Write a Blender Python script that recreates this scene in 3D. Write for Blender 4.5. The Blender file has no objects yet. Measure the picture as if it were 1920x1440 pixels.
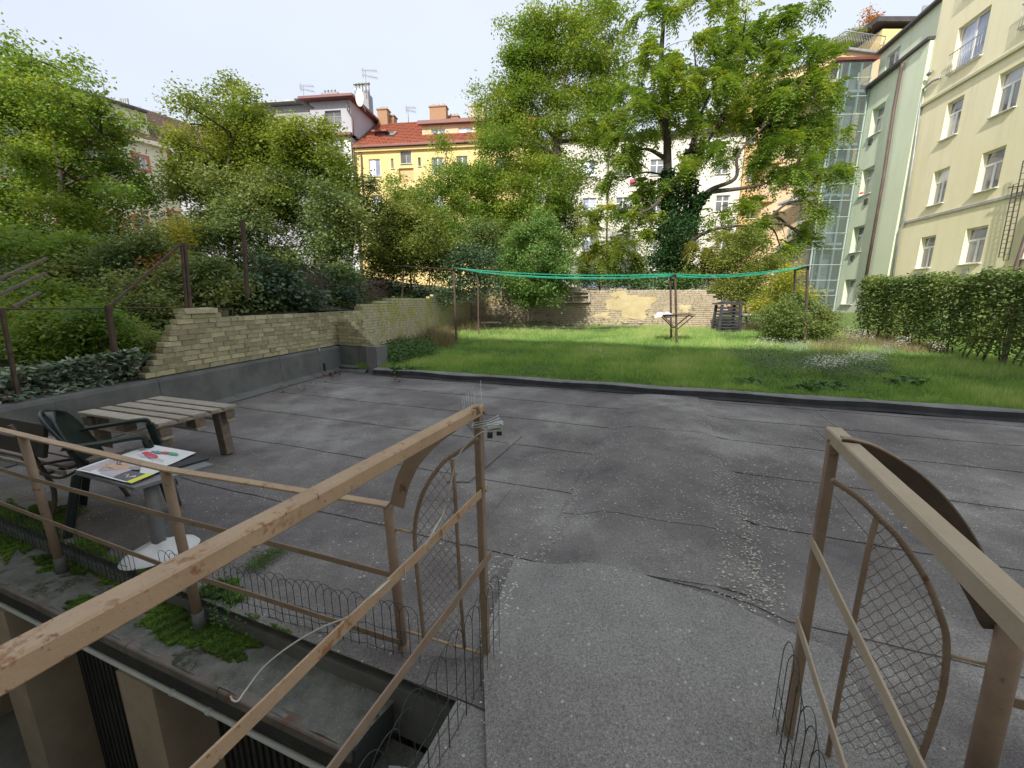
import bpy, math, random
import numpy as np
from mathutils import Vector, Matrix
random.seed(7); RNG = np.random.default_rng(11)
S = bpy.context.scene; COL = S.collection
# ------------------------------------------------------------------ camera
H = 1.55; F = 760.0; PITCH = math.atan(158/760)
CP, SP = math.cos(PITCH), math.sin(PITCH)
cd = bpy.data.cameras.new('camera'); cam = bpy.data.objects.new('camera', cd); COL.objects.link(cam)
cd.sensor_width = 36; cd.lens = 36*F/1920; cd.clip_start = .02; cd.clip_end = 3000
cam.location = (0, 0, H); cam.rotation_euler = (math.pi/2-PITCH, 0, 0)
S.camera = cam
# ------------------------------------------------------------------ world, sun
SUN_AZ = (-.47, -1.0); SUN_EL = math.radians(38)
w = bpy.data.worlds.new('World'); S.world = w; w.use_nodes = True
nt = w.node_tree; nt.nodes.clear()
out = nt.nodes.new('ShaderNodeOutputWorld'); bg = nt.nodes.new('ShaderNodeBackground')
sky = nt.nodes.new('ShaderNodeTexSky'); sky.sky_type = 'NISHITA'; sky.sun_disc = False
sky.sun_elevation = SUN_EL; sky.sun_rotation = math.atan2(SUN_AZ[0], SUN_AZ[1])
sky.air_density = 1.0; sky.dust_density = 3.0; sky.ozone_density = 1.2
# a thin even veil of high cloud over the blue
tc = nt.nodes.new('ShaderNodeTexCoord'); mp = nt.nodes.new('ShaderNodeMapping'); mp.inputs['Scale'].default_value = (1, 1, 2.6)
nz = nt.nodes.new('ShaderNodeTexNoise'); nz.inputs['Scale'].default_value = 1.1; nz.inputs['Detail'].default_value = 4; nz.inputs['Roughness'].default_value = .45
rp = nt.nodes.new('ShaderNodeValToRGB'); rp.color_ramp.elements[0].position = .3; rp.color_ramp.elements[1].position = .75
rp.color_ramp.elements[0].color = (.74,)*3+(1,); rp.color_ramp.elements[1].color = (.97,)*3+(1,)
mx = nt.nodes.new('ShaderNodeMix'); mx.data_type = 'RGBA'
mx.inputs['B'].default_value = (6.15, 6.6, 7.4, 1)
nt.links.new(tc.outputs['Generated'], mp.inputs['Vector']); nt.links.new(mp.outputs[0], nz.inputs['Vector'])
nt.links.new(nz.outputs['Fac'], rp.inputs['Fac']); nt.links.new(rp.outputs['Color'], mx.inputs['Factor'])
nt.links.new(sky.outputs[0], mx.inputs['A']); nt.links.new(mx.outputs['Result'], bg.inputs['Color'])
bg.inputs['Strength'].default_value = .067; nt.links.new(bg.outputs[0], out.inputs['Surface'])
sd = bpy.data.lights.new('sun', 'SUN'); sun = bpy.data.objects.new('sun', sd); COL.objects.link(sun)
sd.energy = 2.2; sd.angle = math.radians(1.6); sd.color = (1, .95, .86)
ts = Vector((SUN_AZ[0], SUN_AZ[1], 0)).normalized()*math.cos(SUN_EL)+Vector((0, 0, math.sin(SUN_EL)))
sun.rotation_euler = ts.to_track_quat('Z', 'Y').to_euler()
S.view_settings.view_transform = 'Standard'; S.view_settings.look = 'None'; S.view_settings.gamma = 1
S.view_settings.exposure = 1.25; S.view_settings.use_curve_mapping = False
S.render.engine = 'CYCLES'; S.cycles.max_bounces = 8; S.cycles.transparent_max_bounces = 12

# ------------------------------------------------------------------ survey helpers
def ray(px, py):
    a = (px-960)/F; b = (720-py)/F
    return Vector((a, CP+b*SP, -SP+b*CP))
CAMP = Vector((0, 0, H))
def gp(px, py, z=0.0):
    d = ray(px, py); return CAMP+d*((z-H)/d.z)
def pt(px, py, Y):
    d = ray(px, py); return CAMP+d*(Y/d.y)
def vp(px, py, A, B):                      # point on the vertical plane through A and B
    d = ray(px, py); nx, ny = -(B[1]-A[1]), (B[0]-A[0])
    t = (nx*A[0]+ny*A[1])/(nx*d.x+ny*d.y); return CAMP+d*t
UP = Vector((0, 0, 1))
# ------------------------------------------------------------------ object helpers
ORG = {}
def tag(o, label=None, cat=None, group=None, kind=None):
    if label: o['label'] = label
    if cat: o['category'] = cat
    if group: o['group'] = group
    if kind: o['kind'] = kind
    return o
def thing(name, loc, label, cat, group=None):
    o = bpy.data.objects.new(name, None); COL.objects.link(o); o.location = loc; o.empty_display_size = .2
    ORG[o.name] = Vector(loc); return tag(o, label, cat, group)
class MB:
    def __init__(s): s.v = []; s.f = []; s.sm = []
    def add(s, vs, fs, smooth=False):
        n = len(s.v); s.v += [tuple(v) for v in vs]; s.f += [tuple(i+n for i in f) for f in fs]; s.sm += [smooth]*len(fs)
    def box(s, c, size, ax=None, jit=0):
        c = Vector(c); X, Y, Z = ax or (Vector((1, 0, 0)), Vector((0, 1, 0)), Vector((0, 0, 1)))
        hx, hy, hz = size[0]/2, size[1]/2, size[2]/2
        vs = []
        for k in ((-1,-1,-1),(1,-1,-1),(1,1,-1),(-1,1,-1),(-1,-1,1),(1,-1,1),(1,1,1),(-1,1,1)):
            p = c+X*hx*k[0]+Y*hy*k[1]+Z*hz*k[2]
            if jit: p = p+Vector((random.uniform(-jit, jit), random.uniform(-jit, jit), random.uniform(-jit, jit)))
            vs.append(p)
        s.add(vs, ((0,3,2,1),(4,5,6,7),(0,1,5,4),(1,2,6,5),(2,3,7,6),(3,0,4,7)))
        return s
    def bar(s, a, b, w, h, up=Vector((0, 0, 1))):      # rectangular bar a->b
        a = Vector(a); b = Vector(b); d = (b-a); L = d.length; d.normalize()
        side = d.cross(up).normalized(); u2 = side.cross(d).normalized()
        return s.box((a+b)/2, (L, w, h), (d, side, u2))
    def bbar(s, a, b, w, h, bev=.004, up=Vector((0, 0, 1)), n=1, wob=0):   # bevelled bar
        a = Vector(a); b = Vector(b); d = (b-a).normalized(); side = d.cross(up).normalized(); u = side.cross(d).normalized()
        x, y = w/2, h/2
        prof = [(-x+bev,-y),(x-bev,-y),(x,-y+bev),(x,y-bev),(x-bev,y),(-x+bev,y),(-x,y-bev),(-x,-y+bev)]
        vs = []; fs = []
        for i in range(n+1):
            c = a.lerp(b, i/n)
            if wob and 0 < i < n: c = c+u*random.uniform(-wob, wob)+side*random.uniform(-wob, wob)
            vs += [c+side*p+u*q for p, q in prof]
        for i in range(n):
            for k in range(8): fs.append((i*8+k, i*8+(k+1) % 8, i*8+8+(k+1) % 8, i*8+8+k))
        fs.append(tuple(range(7, -1, -1))); fs.append(tuple(n*8+k for k in range(8)))
        s.add(vs, fs); return s
    def tube(s, pts, r, seg=8, r1=None, cap=True):
        pts = [Vector(p) for p in pts]; n = len(pts); vs = []; fs = []
        prev = None
        for i, p in enumerate(pts):
            d = (pts[min(i+1, n-1)]-pts[max(i-1, 0)])
            if d.length < 1e-9: d = Vector((0, 0, 1))
            d.normalize()
            if prev is None:
                ref = Vector((0, 0, 1)) if abs(d.z) < .9 else Vector((1, 0, 0)); a = d.cross(ref).normalized()
            else:
                a = (prev-d*prev.dot(d)).normalized()
            prev = a; b = d.cross(a)
            rr = r if r1 is None else r+(r1-r)*i/max(n-1, 1)
            for k in range(seg):
                t = 2*math.pi*k/seg; vs.append(p+(a*math.cos(t)+b*math.sin(t))*rr)
        for i in range(n-1):
            for k in range(seg):
                fs.append((i*seg+k, i*seg+(k+1) % seg, (i+1)*seg+(k+1) % seg, (i+1)*seg+k))
        if cap: fs.append(tuple(range(seg-1, -1, -1))); fs.append(tuple((n-1)*seg+k for k in range(seg)))
        s.add(vs, fs, True); return s
    def strip(s, pts, offs, th, nrm=None):              # a thick ribbon: centre line pts, half width vector per point, thickness vector
        n = len(pts); vs = []; fs = []
        for p, o, t in zip(pts, offs, th): vs += [p-o-t, p+o-t, p+o+t, p-o+t]
        for i in range(n-1):
            for k in range(4): fs.append((i*4+k, i*4+(k+1) % 4, i*4+4+(k+1) % 4, i*4+4+k))
        fs.append((3, 2, 1, 0)); fs.append(tuple((n-1)*4+k for k in range(4)))
        s.add(vs, fs, False); return s
    def prism(s, poly, z0, z1):
        n = len(poly); vs = [(p[0], p[1], z0) for p in poly]+[(p[0], p[1], z1) for p in poly]
        A = sum(poly[i][0]*poly[(i+1) % n][1]-poly[(i+1) % n][0]*poly[i][1] for i in range(n))
        idx = list(range(n)) if A > 0 else list(range(n-1, -1, -1))
        fs = [tuple(reversed(idx)), tuple(i+n for i in idx)]
        for k in range(n):
            i, j = idx[k], idx[(k+1) % n]; fs.append((i, j, j+n, i+n))
        s.add(vs, fs); return s
    def quad(s, a, b, c, d): s.add((a, b, c, d), ((0, 1, 2, 3),)); return s
    def build(s, name, mat, parent=None, origin=None):
        me = bpy.data.meshes.new(name)
        if parent is not None: o0 = ORG[parent.name]
        elif origin is not None: o0 = Vector(origin)
        else:
            a = np.array(s.v); o0 = Vector(((a[:, 0].min()+a[:, 0].max())/2, (a[:, 1].min()+a[:, 1].max())/2, a[:, 2].min()))
        me.from_pydata([(v[0]-o0.x, v[1]-o0.y, v[2]-o0.z) for v in s.v], [], s.f)
        me.polygons.foreach_set('use_smooth', s.sm); me.materials.append(mat); me.update()
        o = bpy.data.objects.new(name, me); COL.objects.link(o)
        if parent is not None: o.parent = parent
        else: o.location = o0
        ORG[o.name] = o0
        return o
def npmesh(name, V, nv, mat, parent=None, origin=(0, 0, 0), tint=None, normal_up=False):
    """V: (N,nv,3) separate polygons of nv corners"""
    N = V.shape[0]; me = bpy.data.meshes.new(name)
    o0 = ORG[parent.name] if parent is not None else Vector(origin)
    P = (V.reshape(-1, 3)-np.array(o0)).astype(np.float32)
    me.vertices.add(N*nv); me.vertices.foreach_set('co', P.ravel())
    me.loops.add(N*nv); me.loops.foreach_set('vertex_index', np.arange(N*nv, dtype=np.int32))
    me.polygons.add(N); me.polygons.foreach_set('loop_start', np.arange(0, N*nv, nv, dtype=np.int32))
    me.update(calc_edges=True)
    if tint is not None:
        at = me.attributes.new('tint', 'FLOAT', 'FACE'); at.data.foreach_set('value', np.clip(tint, 0, 1).astype(np.float32))
    me.materials.append(mat)
    o = bpy.data.objects.new(name, me); COL.objects.link(o)
    if parent is not None: o.parent = parent
    else: o.location = o0
    ORG[o.name] = o0
    return o
# ------------------------------------------------------------------ materials
def newmat(name):
    m = bpy.data.materials.new(name); m.use_nodes = True; n = m.node_tree
    return m, n, n.nodes['Principled BSDF']
def noise(n, scale, detail=4, rough=.6, coord='Object', vec=None, stretch=None):
    t = n.nodes.new('ShaderNodeTexCoord'); z = n.nodes.new('ShaderNodeTexNoise')
    z.inputs['Scale'].default_value = scale; z.inputs['Detail'].default_value = detail; z.inputs['Roughness'].default_value = rough
    src = t.outputs[coord]
    if coord == 'World':
        pass
    if stretch:
        mpn = n.nodes.new('ShaderNodeMapping'); mpn.inputs['Scale'].default_value = stretch; n.links.new(src, mpn.inputs[0]); src = mpn.outputs[0]
    n.links.new(src, z.inputs['Vector']); return z.outputs['Fac']
def ramp(n, fac, stops):
    r = n.nodes.new('ShaderNodeValToRGB'); e = r.color_ramp.elements
    while len(e) < len(stops): e.new(.5)
    for i, (p, c) in enumerate(stops):
        e[i].position = p; e[i].color = (c if len(c) == 4 else tuple(c)+(1,))
    n.links.new(fac, r.inputs[0]); return r.outputs[0]
def mix(n, fac, a, b, mode='MIX'):
    m = n.nodes.new('ShaderNodeMix'); m.data_type = 'RGBA'; m.blend_type = mode
    for k, v in (('Factor', fac), ('A', a), ('B', b)):
        if hasattr(v, 'node'): n.links.new(v, m.inputs[k])
        else: m.inputs[k].default_value = v if k == 'Factor' else tuple(v)+(1,)*(4-len(v))
    return m.outputs['Result']
def bump(n, bs, h, strength=.3, dist=.01):
    b = n.nodes.new('ShaderNodeBump'); b.inputs['Strength'].default_value = strength; b.inputs['Distance'].default_value = dist
    n.links.new(h, b.inputs['Height']); n.links.new(b.outputs[0], bs.inputs['Normal'])
def rough_mat(name, c1, c2, scale=3, rough=.85, bstr=.3, bscale=60, bdist=.004, spots=None, metallic=0, stretch=None, lo=.35, hi=.65, rnd=0):
    m, n, bs = newmat(name)
    f = noise(n, scale, 6, .65, stretch=stretch)
    col = ramp(n, f, ((lo, c1), (hi, c2)))
    if spots:
        for (sc, thr, c) in spots:
            g = noise(n, sc, 5, .7)
            k = ramp(n, g, ((thr, (0, 0, 0)), (min(thr+.06, 1), (1, 1, 1))))
            col = mix(n, k, col, c)
    if rnd:
        oi = n.nodes.new('ShaderNodeObjectInfo'); k = ramp(n, oi.outputs['Random'], ((0, (1-rnd,)*3), (1, (1+rnd,)*3)))
        col = mix(n, 1.0, col, k, 'MULTIPLY')
    n.links.new(col, bs.inputs['Base Color']); bs.inputs['Roughness'].default_value = rough; bs.inputs['Metallic'].default_value = metallic
    if bstr: bump(n, bs, noise(n, bscale, 4, .7), bstr, bdist)
    return m
def leaf_mat(name, stops, trans=.35, rough=.55):
    m, n, bs = newmat(name)
    at = n.nodes.new('ShaderNodeAttribute'); at.attribute_name = 'tint'
    k = len(stops); col = ramp(n, at.outputs['Fac'], [(i/(k-1), c) for i, c in enumerate(stops)])
    n.links.new(col, bs.inputs['Base Color']); bs.inputs['Roughness'].default_value = rough
    bs.inputs['Specular IOR Level'].default_value = .35
    tr = n.nodes.new('ShaderNodeBsdfTranslucent'); ms = n.nodes.new('ShaderNodeMixShader'); ms.inputs[0].default_value = trans
    c2 = mix(n, 1.0, col, (1.6, 1.42, .7), 'MULTIPLY'); n.links.new(c2, tr.inputs['Color'])
    n.links.new(bs.outputs[0], ms.inputs[1]); n.links.new(tr.outputs[0], ms.inputs[2])
    n.links.new(ms.outputs[0], n.nodes['Material Output'].inputs['Surface']); return m
def felt_mat(name, base, dark, light, fleck=.7, seed=0):
    m, n, bs = newmat(name)
    big = noise(n, .55, 5, .6, 'Object'); mid = noise(n, 3.1, 6, .7); fine = noise(n, 95, 4, .85); gr = noise(n, 330, 2, .8)
    c = ramp(n, big, ((.34, dark), (.5, base), (.64, light)))
    c = mix(n, ramp(n, noise(n, 1.3, 7, .7), ((.45, (0, 0, 0)), (.62, (.7, .7, .7)))), c, dark)
    c = mix(n, ramp(n, mid, ((.35, (0, 0, 0)), (.7, (.5, .5, .5)))), c, tuple(x*1.35 for x in base))
    c = mix(n, 1.0, c, ramp(n, fine, ((.3, (.5,)*3), (.7, (1.5,)*3))), 'MULTIPLY')
    c = mix(n, 1.0, c, ramp(n, gr, ((.35, (.45,)*3), (.7, (1.7,)*3))), 'MULTIPLY')
    vo = n.nodes.new('ShaderNodeTexVoronoi'); vo.inputs['Scale'].default_value = 26
    t = n.nodes.new('ShaderNodeTexCoord'); n.links.new(t.outputs['Object'], vo.inputs['Vector'])
    k = ramp(n, vo.outputs['Distance'], ((.0, (1, 1, 1)), (.13, (1, 1, 1)), (.17, (0, 0, 0))))
    k2 = ramp(n, noise(n, 2.2, 4, .6), ((fleck-.12, (0, 0, 0)), (fleck, (1, 1, 1))))
    sel = n.nodes.new('ShaderNodeSeparateColor'); n.links.new(vo.outputs['Color'], sel.inputs[0])
    k3 = ramp(n, sel.outputs[0], ((.5, (0, 0, 0)), (.55, (.8, .8, .8))))
    c = mix(n, mix(n, 1.0, mix(n, 1.0, k, k2, 'MULTIPLY'), k3, 'MULTIPLY'), c, (.55, .55, .48))
    n.links.new(c, bs.inputs['Base Color']); bs.inputs['Roughness'].default_value = .8; bs.inputs['Specular IOR Level'].default_value = .4
    bump(n, bs, fine, .5, .004); return m
M = {}
M['felt'] = felt_mat('roofing_felt', (.18, .169, .163), (.09, .076, .079), (.335, .32, .30), .57)
M['felt2'] = felt_mat('walkway_felt', (.24, .231, .22), (.17, .16, .153), (.31, .30, .282), .47)
M['felt_up'] = rough_mat('upstand_felt', (.105, .11, .105), (.17, .177, .17), 2.2, .85, .4, 150, .003, spots=[(1.1, .6, (.11, .12, .10))])
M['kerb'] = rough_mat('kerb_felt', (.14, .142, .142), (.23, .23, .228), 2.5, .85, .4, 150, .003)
M['platedark'] = rough_mat('shade_darkened_plate', (.05, .035, .027), (.09, .062, .045), 7, .8, .4, 80, .003)  # brown-painted plate; shade on its house-facing side is put into the base colour
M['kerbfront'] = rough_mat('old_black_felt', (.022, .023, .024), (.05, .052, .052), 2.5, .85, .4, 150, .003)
M['paint'] = rough_mat('tan_paint', (.39, .265, .16), (.50, .35, .225), 6, .5, .5, 90, .003, spots=[(14, .59, (.30, .145, .06)), (45, .62, (.2, .09, .04)), (3.5, .62, (.36, .19, .09))])
M['paint2'] = rough_mat('brown_paint', (.23, .16, .11), (.31, .22, .16), 6, .55, .3, 90, .002, spots=[(11, .62, (.15, .07, .04))])
M['paintR'] = rough_mat('beige_paint', (.40, .315, .225), (.48, .385, .285), 5, .5, .55, 160, .003, spots=[(30, .66, (.3, .2, .13))])
M['rust'] = rough_mat('rusty_steel', (.06, .042, .033), (.12, .075, .052), 8, .85, .4, 60, .002)
M['galv'] = rough_mat('galvanised_steel', (.45, .47, .48), (.62, .64, .65), 20, .4, .1, 80, .001, metallic=.7)
M['pipe'] = rough_mat('grey_plastic_pipe', (.55, .58, .60), (.66, .69, .71), 6, .45, .1, 80, .001, spots=[(9, .66, (.3, .31, .3))])
M['wire'] = rough_mat('dark_green_wire', (.02, .035, .028), (.04, .055, .045), 20, .5, 0)
M['mesh'] = rough_mat('tan_wire', (.2, .15, .11), (.3, .23, .17), 20, .5, 0)
M['cable'] = rough_mat('white_cable', (.5, .48, .43), (.6, .58, .52), 20, .45, 0)
M['wood'] = rough_mat('weathered_wood', (.27, .235, .19), (.44, .39, .33), 5, .85, .5, 40, .003, stretch=(1.5, 12, 8), rnd=.15)
M['wood2'] = rough_mat('weathered_wood_dark', (.13, .10, .08), (.22, .18, .14), 5, .85, .5, 40, .003, stretch=(3, 3, 12))
M['benchwood'] = rough_mat('dark_stained_wood', (.03, .026, .024), (.055, .046, .042), 5, .6, .3, 60, .002, stretch=(2, 12, 6))
M['seatwood'] = rough_mat('brown_seat_wood', (.16, .12, .10), (.22, .17, .145), 5, .6, .3, 60, .002, stretch=(2, 12, 6))
M['iron'] = rough_mat('cast_iron', (.06, .04, .035), (.1, .07, .055), 12, .6, .2)
M['greenplastic'] = rough_mat('dark_green_plastic', (.006, .013, .014), (.011, .021, .022), 6, .38, .05)
M['greyplastic'] = rough_mat('grey_plastic', (.17, .17, .18), (.22, .22, .23), 6, .5, .1)
M['binplastic'] = rough_mat('bin_plastic', (.035, .035, .045), (.06, .06, .075), 6, .5, .1)
M['white'] = rough_mat('white_plastic', (.66, .67, .70), (.76, .77, .8), 6, .4, .05, spots=[(9, .64, (.5, .5, .5))])
M['brick'] = rough_mat('pale_brick', (.37, .33, .215), (.53, .475, .335), 9, .9, .7, 45, .006, spots=[(1.6, .52, (.38, .36, .13)), (6, .62, (.15, .125, .09))], rnd=.3)
M['mortar'] = rough_mat('mortar', (.24, .215, .15), (.38, .34, .25), 6, .95, .6, 40, .006, spots=[(3, .6, (.17, .17, .09))])
M['brick2'] = rough_mat('back_wall_brick', (.36, .29, .20), (.50, .42, .31), 3, .9, .5, 30, .01, spots=[(.9, .56, (.52, .44, .27)), (2.3, .62, (.2, .16, .12)), (1.4, .68, (.3, .15, .09))])
M['mortar2'] = rough_mat('back_wall_mortar', (.2, .17, .12), (.3, .26, .19), 2, .95, .5, 30, .01)
M['render_patch'] = rough_mat('ochre_render', (.46, .37, .2), (.58, .48, .28), 2, .95, .6, 20, .02)
M['slab'] = rough_mat('ledge_concrete', (.10, .105, .09), (.21, .21, .185), 9, .9, .9, 160, .006, spots=[(3.1, .56, (.05, .055, .035)), (110, .6, (.34, .34, .31)), (80, .64, (.05, .05, .045))])
M['edge'] = rough_mat('slab_edge', (.12, .10, .085), (.19, .165, .145), 6, .9, .5, 60, .005, spots=[(5, .6, (.16, .07, .05))])
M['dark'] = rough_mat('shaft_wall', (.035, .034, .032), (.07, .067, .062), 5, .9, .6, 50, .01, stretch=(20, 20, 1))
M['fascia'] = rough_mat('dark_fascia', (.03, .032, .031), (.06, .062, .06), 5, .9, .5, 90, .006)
M['pier'] = rough_mat('tan_render', (.36, .29, .21), (.44, .36, .27), 4, .9, .4, 160, .003)
M['shaftfloor'] = rough_mat('shaft_floor', (.14, .14, .13), (.24, .238, .22), 2, .9, .4, 60, .004)
def ygrad(name, c1, c2, **k):
    m = rough_mat(name, c1, c2, scale=k.pop('scale', .35), bscale=25, bdist=.01, bstr=.15, **k); n = m.node_tree; bs = n.nodes['Principled BSDF']
    src = bs.inputs['Base Color'].links[0].from_socket
    st = ramp(n, noise(n, 1.0, 5, .65, stretch=(2.4, 2.4, .16)), ((.50, (1, 1, 1)), (.8, (.88, .87, .84)))); bl = ramp(n, noise(n, .22, 4, .6), ((.42, (.965, .96, .95)), (.6, (1, 1, 1))))
    n.links.new(mix(n, 1.0, mix(n, 1.0, src, st, 'MULTIPLY'), bl, 'MULTIPLY'), bs.inputs['Base Color']); return m
M['yellowR'] = ygrad('pale_yellow_render', (.88, .80, .54), (.9, .84, .6), spots=[(.5, .68, (.77, .71, .5))])
M['greenR'] = ygrad('pale_green_render', (.66, .74, .55), (.72, .79, .61))
M['greenR2'] = ygrad('olive_cream_render', (.5, .5, .34), (.56, .56, .4))
M['yellowC'] = ygrad('warm_yellow_render', (.80, .60, .25), (.84, .66, .31))
M['peachC'] = ygrad('peach_render', (.72, .5, .30), (.76, .55, .36))
M['greyC'] = ygrad('lavender_grey_render', (.42, .41, .46), (.48, .47, .51))
M['greyD'] = ygrad('mid_grey_render', (.30, .30, .32), (.36, .36, .38))
M['whiteC'] = ygrad('cream_white_render', (.72, .69, .60), (.78, .75, .67))
M['white2'] = ygrad('off_white_render', (.75, .74, .72), (.8, .79, .77))
M['orangeC'] = ygrad('orange_render', (.68, .43, .20), (.72, .48, .25))
M['creamL'] = ygrad('cream_yellow_render', (.74, .70, .50), (.79, .75, .56))
M['redtrim'] = ygrad('terracotta_trim', (.50, .16, .11), (.56, .2, .14))
M['trimd'] = rough_mat('dark_metal_trim', (.05, .045, .045), (.08, .07, .07), 2, .5, 0)
M['trimred'] = rough_mat('dark_red_metal', (.16, .045, .04), (.2, .06, .05), 2, .45, 0)
M['trimg'] = rough_mat('grey_metal_trim', (.3, .31, .31), (.42, .43, .43), 2, .4, 0, metallic=.4)
M['brownpipe'] = rough_mat('brown_downpipe', (.1, .07, .06), (.15, .105, .09), 2, .45, 0)
M['chimbrick'] = rough_mat('chimney_brick', (.32, .18, .1), (.42, .27, .16), 4, .9, .4, 10, .02, stretch=(1, 1, 9))
M['palebrick'] = rough_mat('pale_chimney_brick', (.42, .37, .31), (.52, .47, .4), 4, .9, .4, 10, .02, stretch=(1, 1, 9))
M['winwhite'] = rough_mat('white_window_frame', (.72, .72, .72), (.8, .8, .8), 2, .4, 0)
M['windark'] = rough_mat('grey_window_frame', (.2, .19, .19), (.28, .27, .27), 2, .4, 0)
def tile_mat(name, c1, c2):
    m, n, bs = newmat(name); t = n.nodes.new('ShaderNodeTexCoord'); bt = n.nodes.new('ShaderNodeTexBrick')
    bt.inputs['Scale'].default_value = 1; bt.inputs['Brick Width'].default_value = .3; bt.inputs['Row Height'].default_value = .3; bt.inputs['Mortar Size'].default_value = .03
    bt.inputs['Color1'].default_value = c1+(1,); bt.inputs['Color2'].default_value = c2+(1,); bt.inputs['Mortar'].default_value = tuple(x*.45 for x in c1)+(1,)
    n.links.new(t.outputs['Object'], bt.inputs['Vector']); n.links.new(bt.outputs['Color'], bs.inputs['Base Color']); bs.inputs['Roughness'].default_value = .8
    return m
M['tiles'] = tile_mat('red_roof_tiles', (.46, .15, .085), (.40, .12, .07))
M['browntiles'] = tile_mat('brown_roof_tiles', (.12, .06, .045), (.09, .05, .04))
def glass(name, c, rough=.06, spec=.9):
    m, n, bs = newmat(name); f = noise(n, .9, 2, .5)
    oi = n.nodes.new('ShaderNodeObjectInfo'); k_ = ramp(n, oi.outputs['Random'], ((.0, (.5,)*3), (.45, (1, 1, 1)), (.7, (1.6, 1.55, 1.4)), (1, (3.6, 3.5, 3.2))))
    n.links.new(mix(n, 1.0, ramp(n, f, ((.35, c), (.65, tuple(x*2.2 for x in c)))), k_, 'MULTIPLY'), bs.inputs['Base Color'])
    bs.inputs['Roughness'].default_value = rough; bs.inputs['Specular IOR Level'].default_value = spec; bs.inputs['Coat Weight'].default_value = .6; bs.inputs['Coat Roughness'].default_value = .03
    return m
M['glass'] = glass('window_glass', (.10, .105, .12)); M['glassblue'] = glass('curtained_glass', (.22, .25, .34)); M['glassdark'] = glass('dark_glass', (.04, .042, .045))
m, n, bs = newmat('tinted_tower_glass'); tr = n.nodes.new('ShaderNodeBsdfTransparent'); tr.inputs[0].default_value = (.72, .80, .78, 1)
ms = n.nodes.new('ShaderNodeMixShader'); ms.inputs[0].default_value = .32; bs.inputs['Base Color'].default_value = (.22, .28, .28, 1); bs.inputs['Roughness'].default_value = .05
n.links.new(tr.outputs[0], ms.inputs[1]); n.links.new(bs.outputs[0], ms.inputs[2]); n.links.new(ms.outputs[0], n.nodes['Material Output'].inputs['Surface']); M['towerglass'] = m
M['towersteel'] = rough_mat('pale_green_steel', (.38, .46, .43), (.46, .54, .51), 2, .4, 0)
M['towercore'] = rough_mat('grey_lift_shaft', (.12, .13, .14), (.2, .21, .22), 2, .5, 0)
M['bark'] = rough_mat('bark', (.055, .045, .035), (.11, .09, .07), 8, .95, .8, 30, .02, stretch=(3, 3, .6))
M['soil'] = rough_mat('garden_soil', (.035, .03, .02), (.085, .07, .045), 3, .95, .7, 30, .02, spots=[(1.5, .5, (.04, .06, .02))])
M['lawn'] = rough_mat('lawn_ground', (.09, .15, .035), (.15, .22, .055), 1.2, .95, .6, 60, .03, spots=[(.7, .6, (.12, .12, .045))])
M['grass'] = leaf_mat('grass_blades', ((.10, .19, .05), (.19, .33, .09), (.30, .47, .14), (.43, .53, .21), (.56, .54, .31)), .38)
M['dry'] = leaf_mat('dry_grass', ((.12, .12, .05), (.22, .18, .09), (.34, .28, .16)), .2)
M['weed'] = leaf_mat('weed_leaves', ((.025, .075, .018), (.06, .14, .03), (.11, .2, .06)), .25)
M['grey_weed'] = leaf_mat('grey_green_weed', ((.07, .11, .06), (.13, .18, .11), (.2, .26, .17)), .2)
M['flower'] = leaf_mat('white_flower', ((.6, .6, .55), (.75, .75, .7), (.8, .8, .75)), .2)
M['l_robinia'] = leaf_mat('robinia_leaves', ((.07, .16, .035), (.13, .24, .045), (.22, .32, .055), (.36, .39, .065)), .4)
M['l_ash'] = leaf_mat('ash_leaves', ((.07, .15, .035), (.13, .235, .04), (.21, .31, .05), (.33, .38, .06)), .42)
M['l_ail'] = leaf_mat('tree_of_heaven_leaves', ((.07, .145, .035), (.12, .225, .042), (.20, .31, .052), (.33, .39, .06)), .42)
M['l_elder'] = leaf_mat('elder_leaves', ((.05, .095, .038), (.10, .165, .058), (.17, .235, .085), (.28, .32, .10)), .3)
M['l_yellow'] = leaf_mat('yellowing_leaves', ((.12, .18, .035), (.21, .28, .045), (.33, .37, .055), (.50, .46, .06)), .42)
M['l_olive'] = leaf_mat('olive_leaves', ((.08, .12, .03), (.15, .20, .045), (.24, .28, .06), (.34, .33, .10)), .35)
M['l_round'] = leaf_mat('privet_leaves', ((.06, .14, .04), (.105, .21, .055), (.16, .28, .07), (.23, .34, .09)), .3)
M['l_laurel'] = leaf_mat('laurel_leaves', ((.03, .065, .035), (.055, .10, .05), (.09, .15, .07)), .15, .35)
M['l_hedge'] = leaf_mat('hedge_leaves', ((.08, .13, .04), (.13, .195, .055), (.20, .26, .07), (.31, .32, .10)), .3)
M['l_ivy'] = leaf_mat('ivy_leaves', ((.02, .055, .018), (.035, .085, .026), (.06, .125, .038)), .12, .4)
M['l_red'] = leaf_mat('autumn_leaves', ((.25, .05, .03), (.4, .14, .05), (.5, .28, .06)), .35)
M['l_variegated'] = leaf_mat('pale_edged_leaves', ((.05, .1, .05), (.12, .19, .12), (.30, .36, .27), (.42, .46, .38)), .2)
M['moss'] = leaf_mat('moss', ((.04, .07, .012), (.09, .17, .018), (.16, .30, .03)), .15, .9)
M['twig'] = rough_mat('dead_twigs', (.12, .075, .06), (.2, .13, .11), 5, .9, 0)
M['rope'] = rough_mat('green_line', (.0, .33, .20), (.01, .42, .27), 5, .5, 0)
M['paper'] = rough_mat('white_paper', (.74, .74, .74), (.8, .8, .8), 3, .6, 0)
def flat(name, c, r=.6): return rough_mat(name, c, tuple(x*1.12 for x in c), 8, r, 0)
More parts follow.
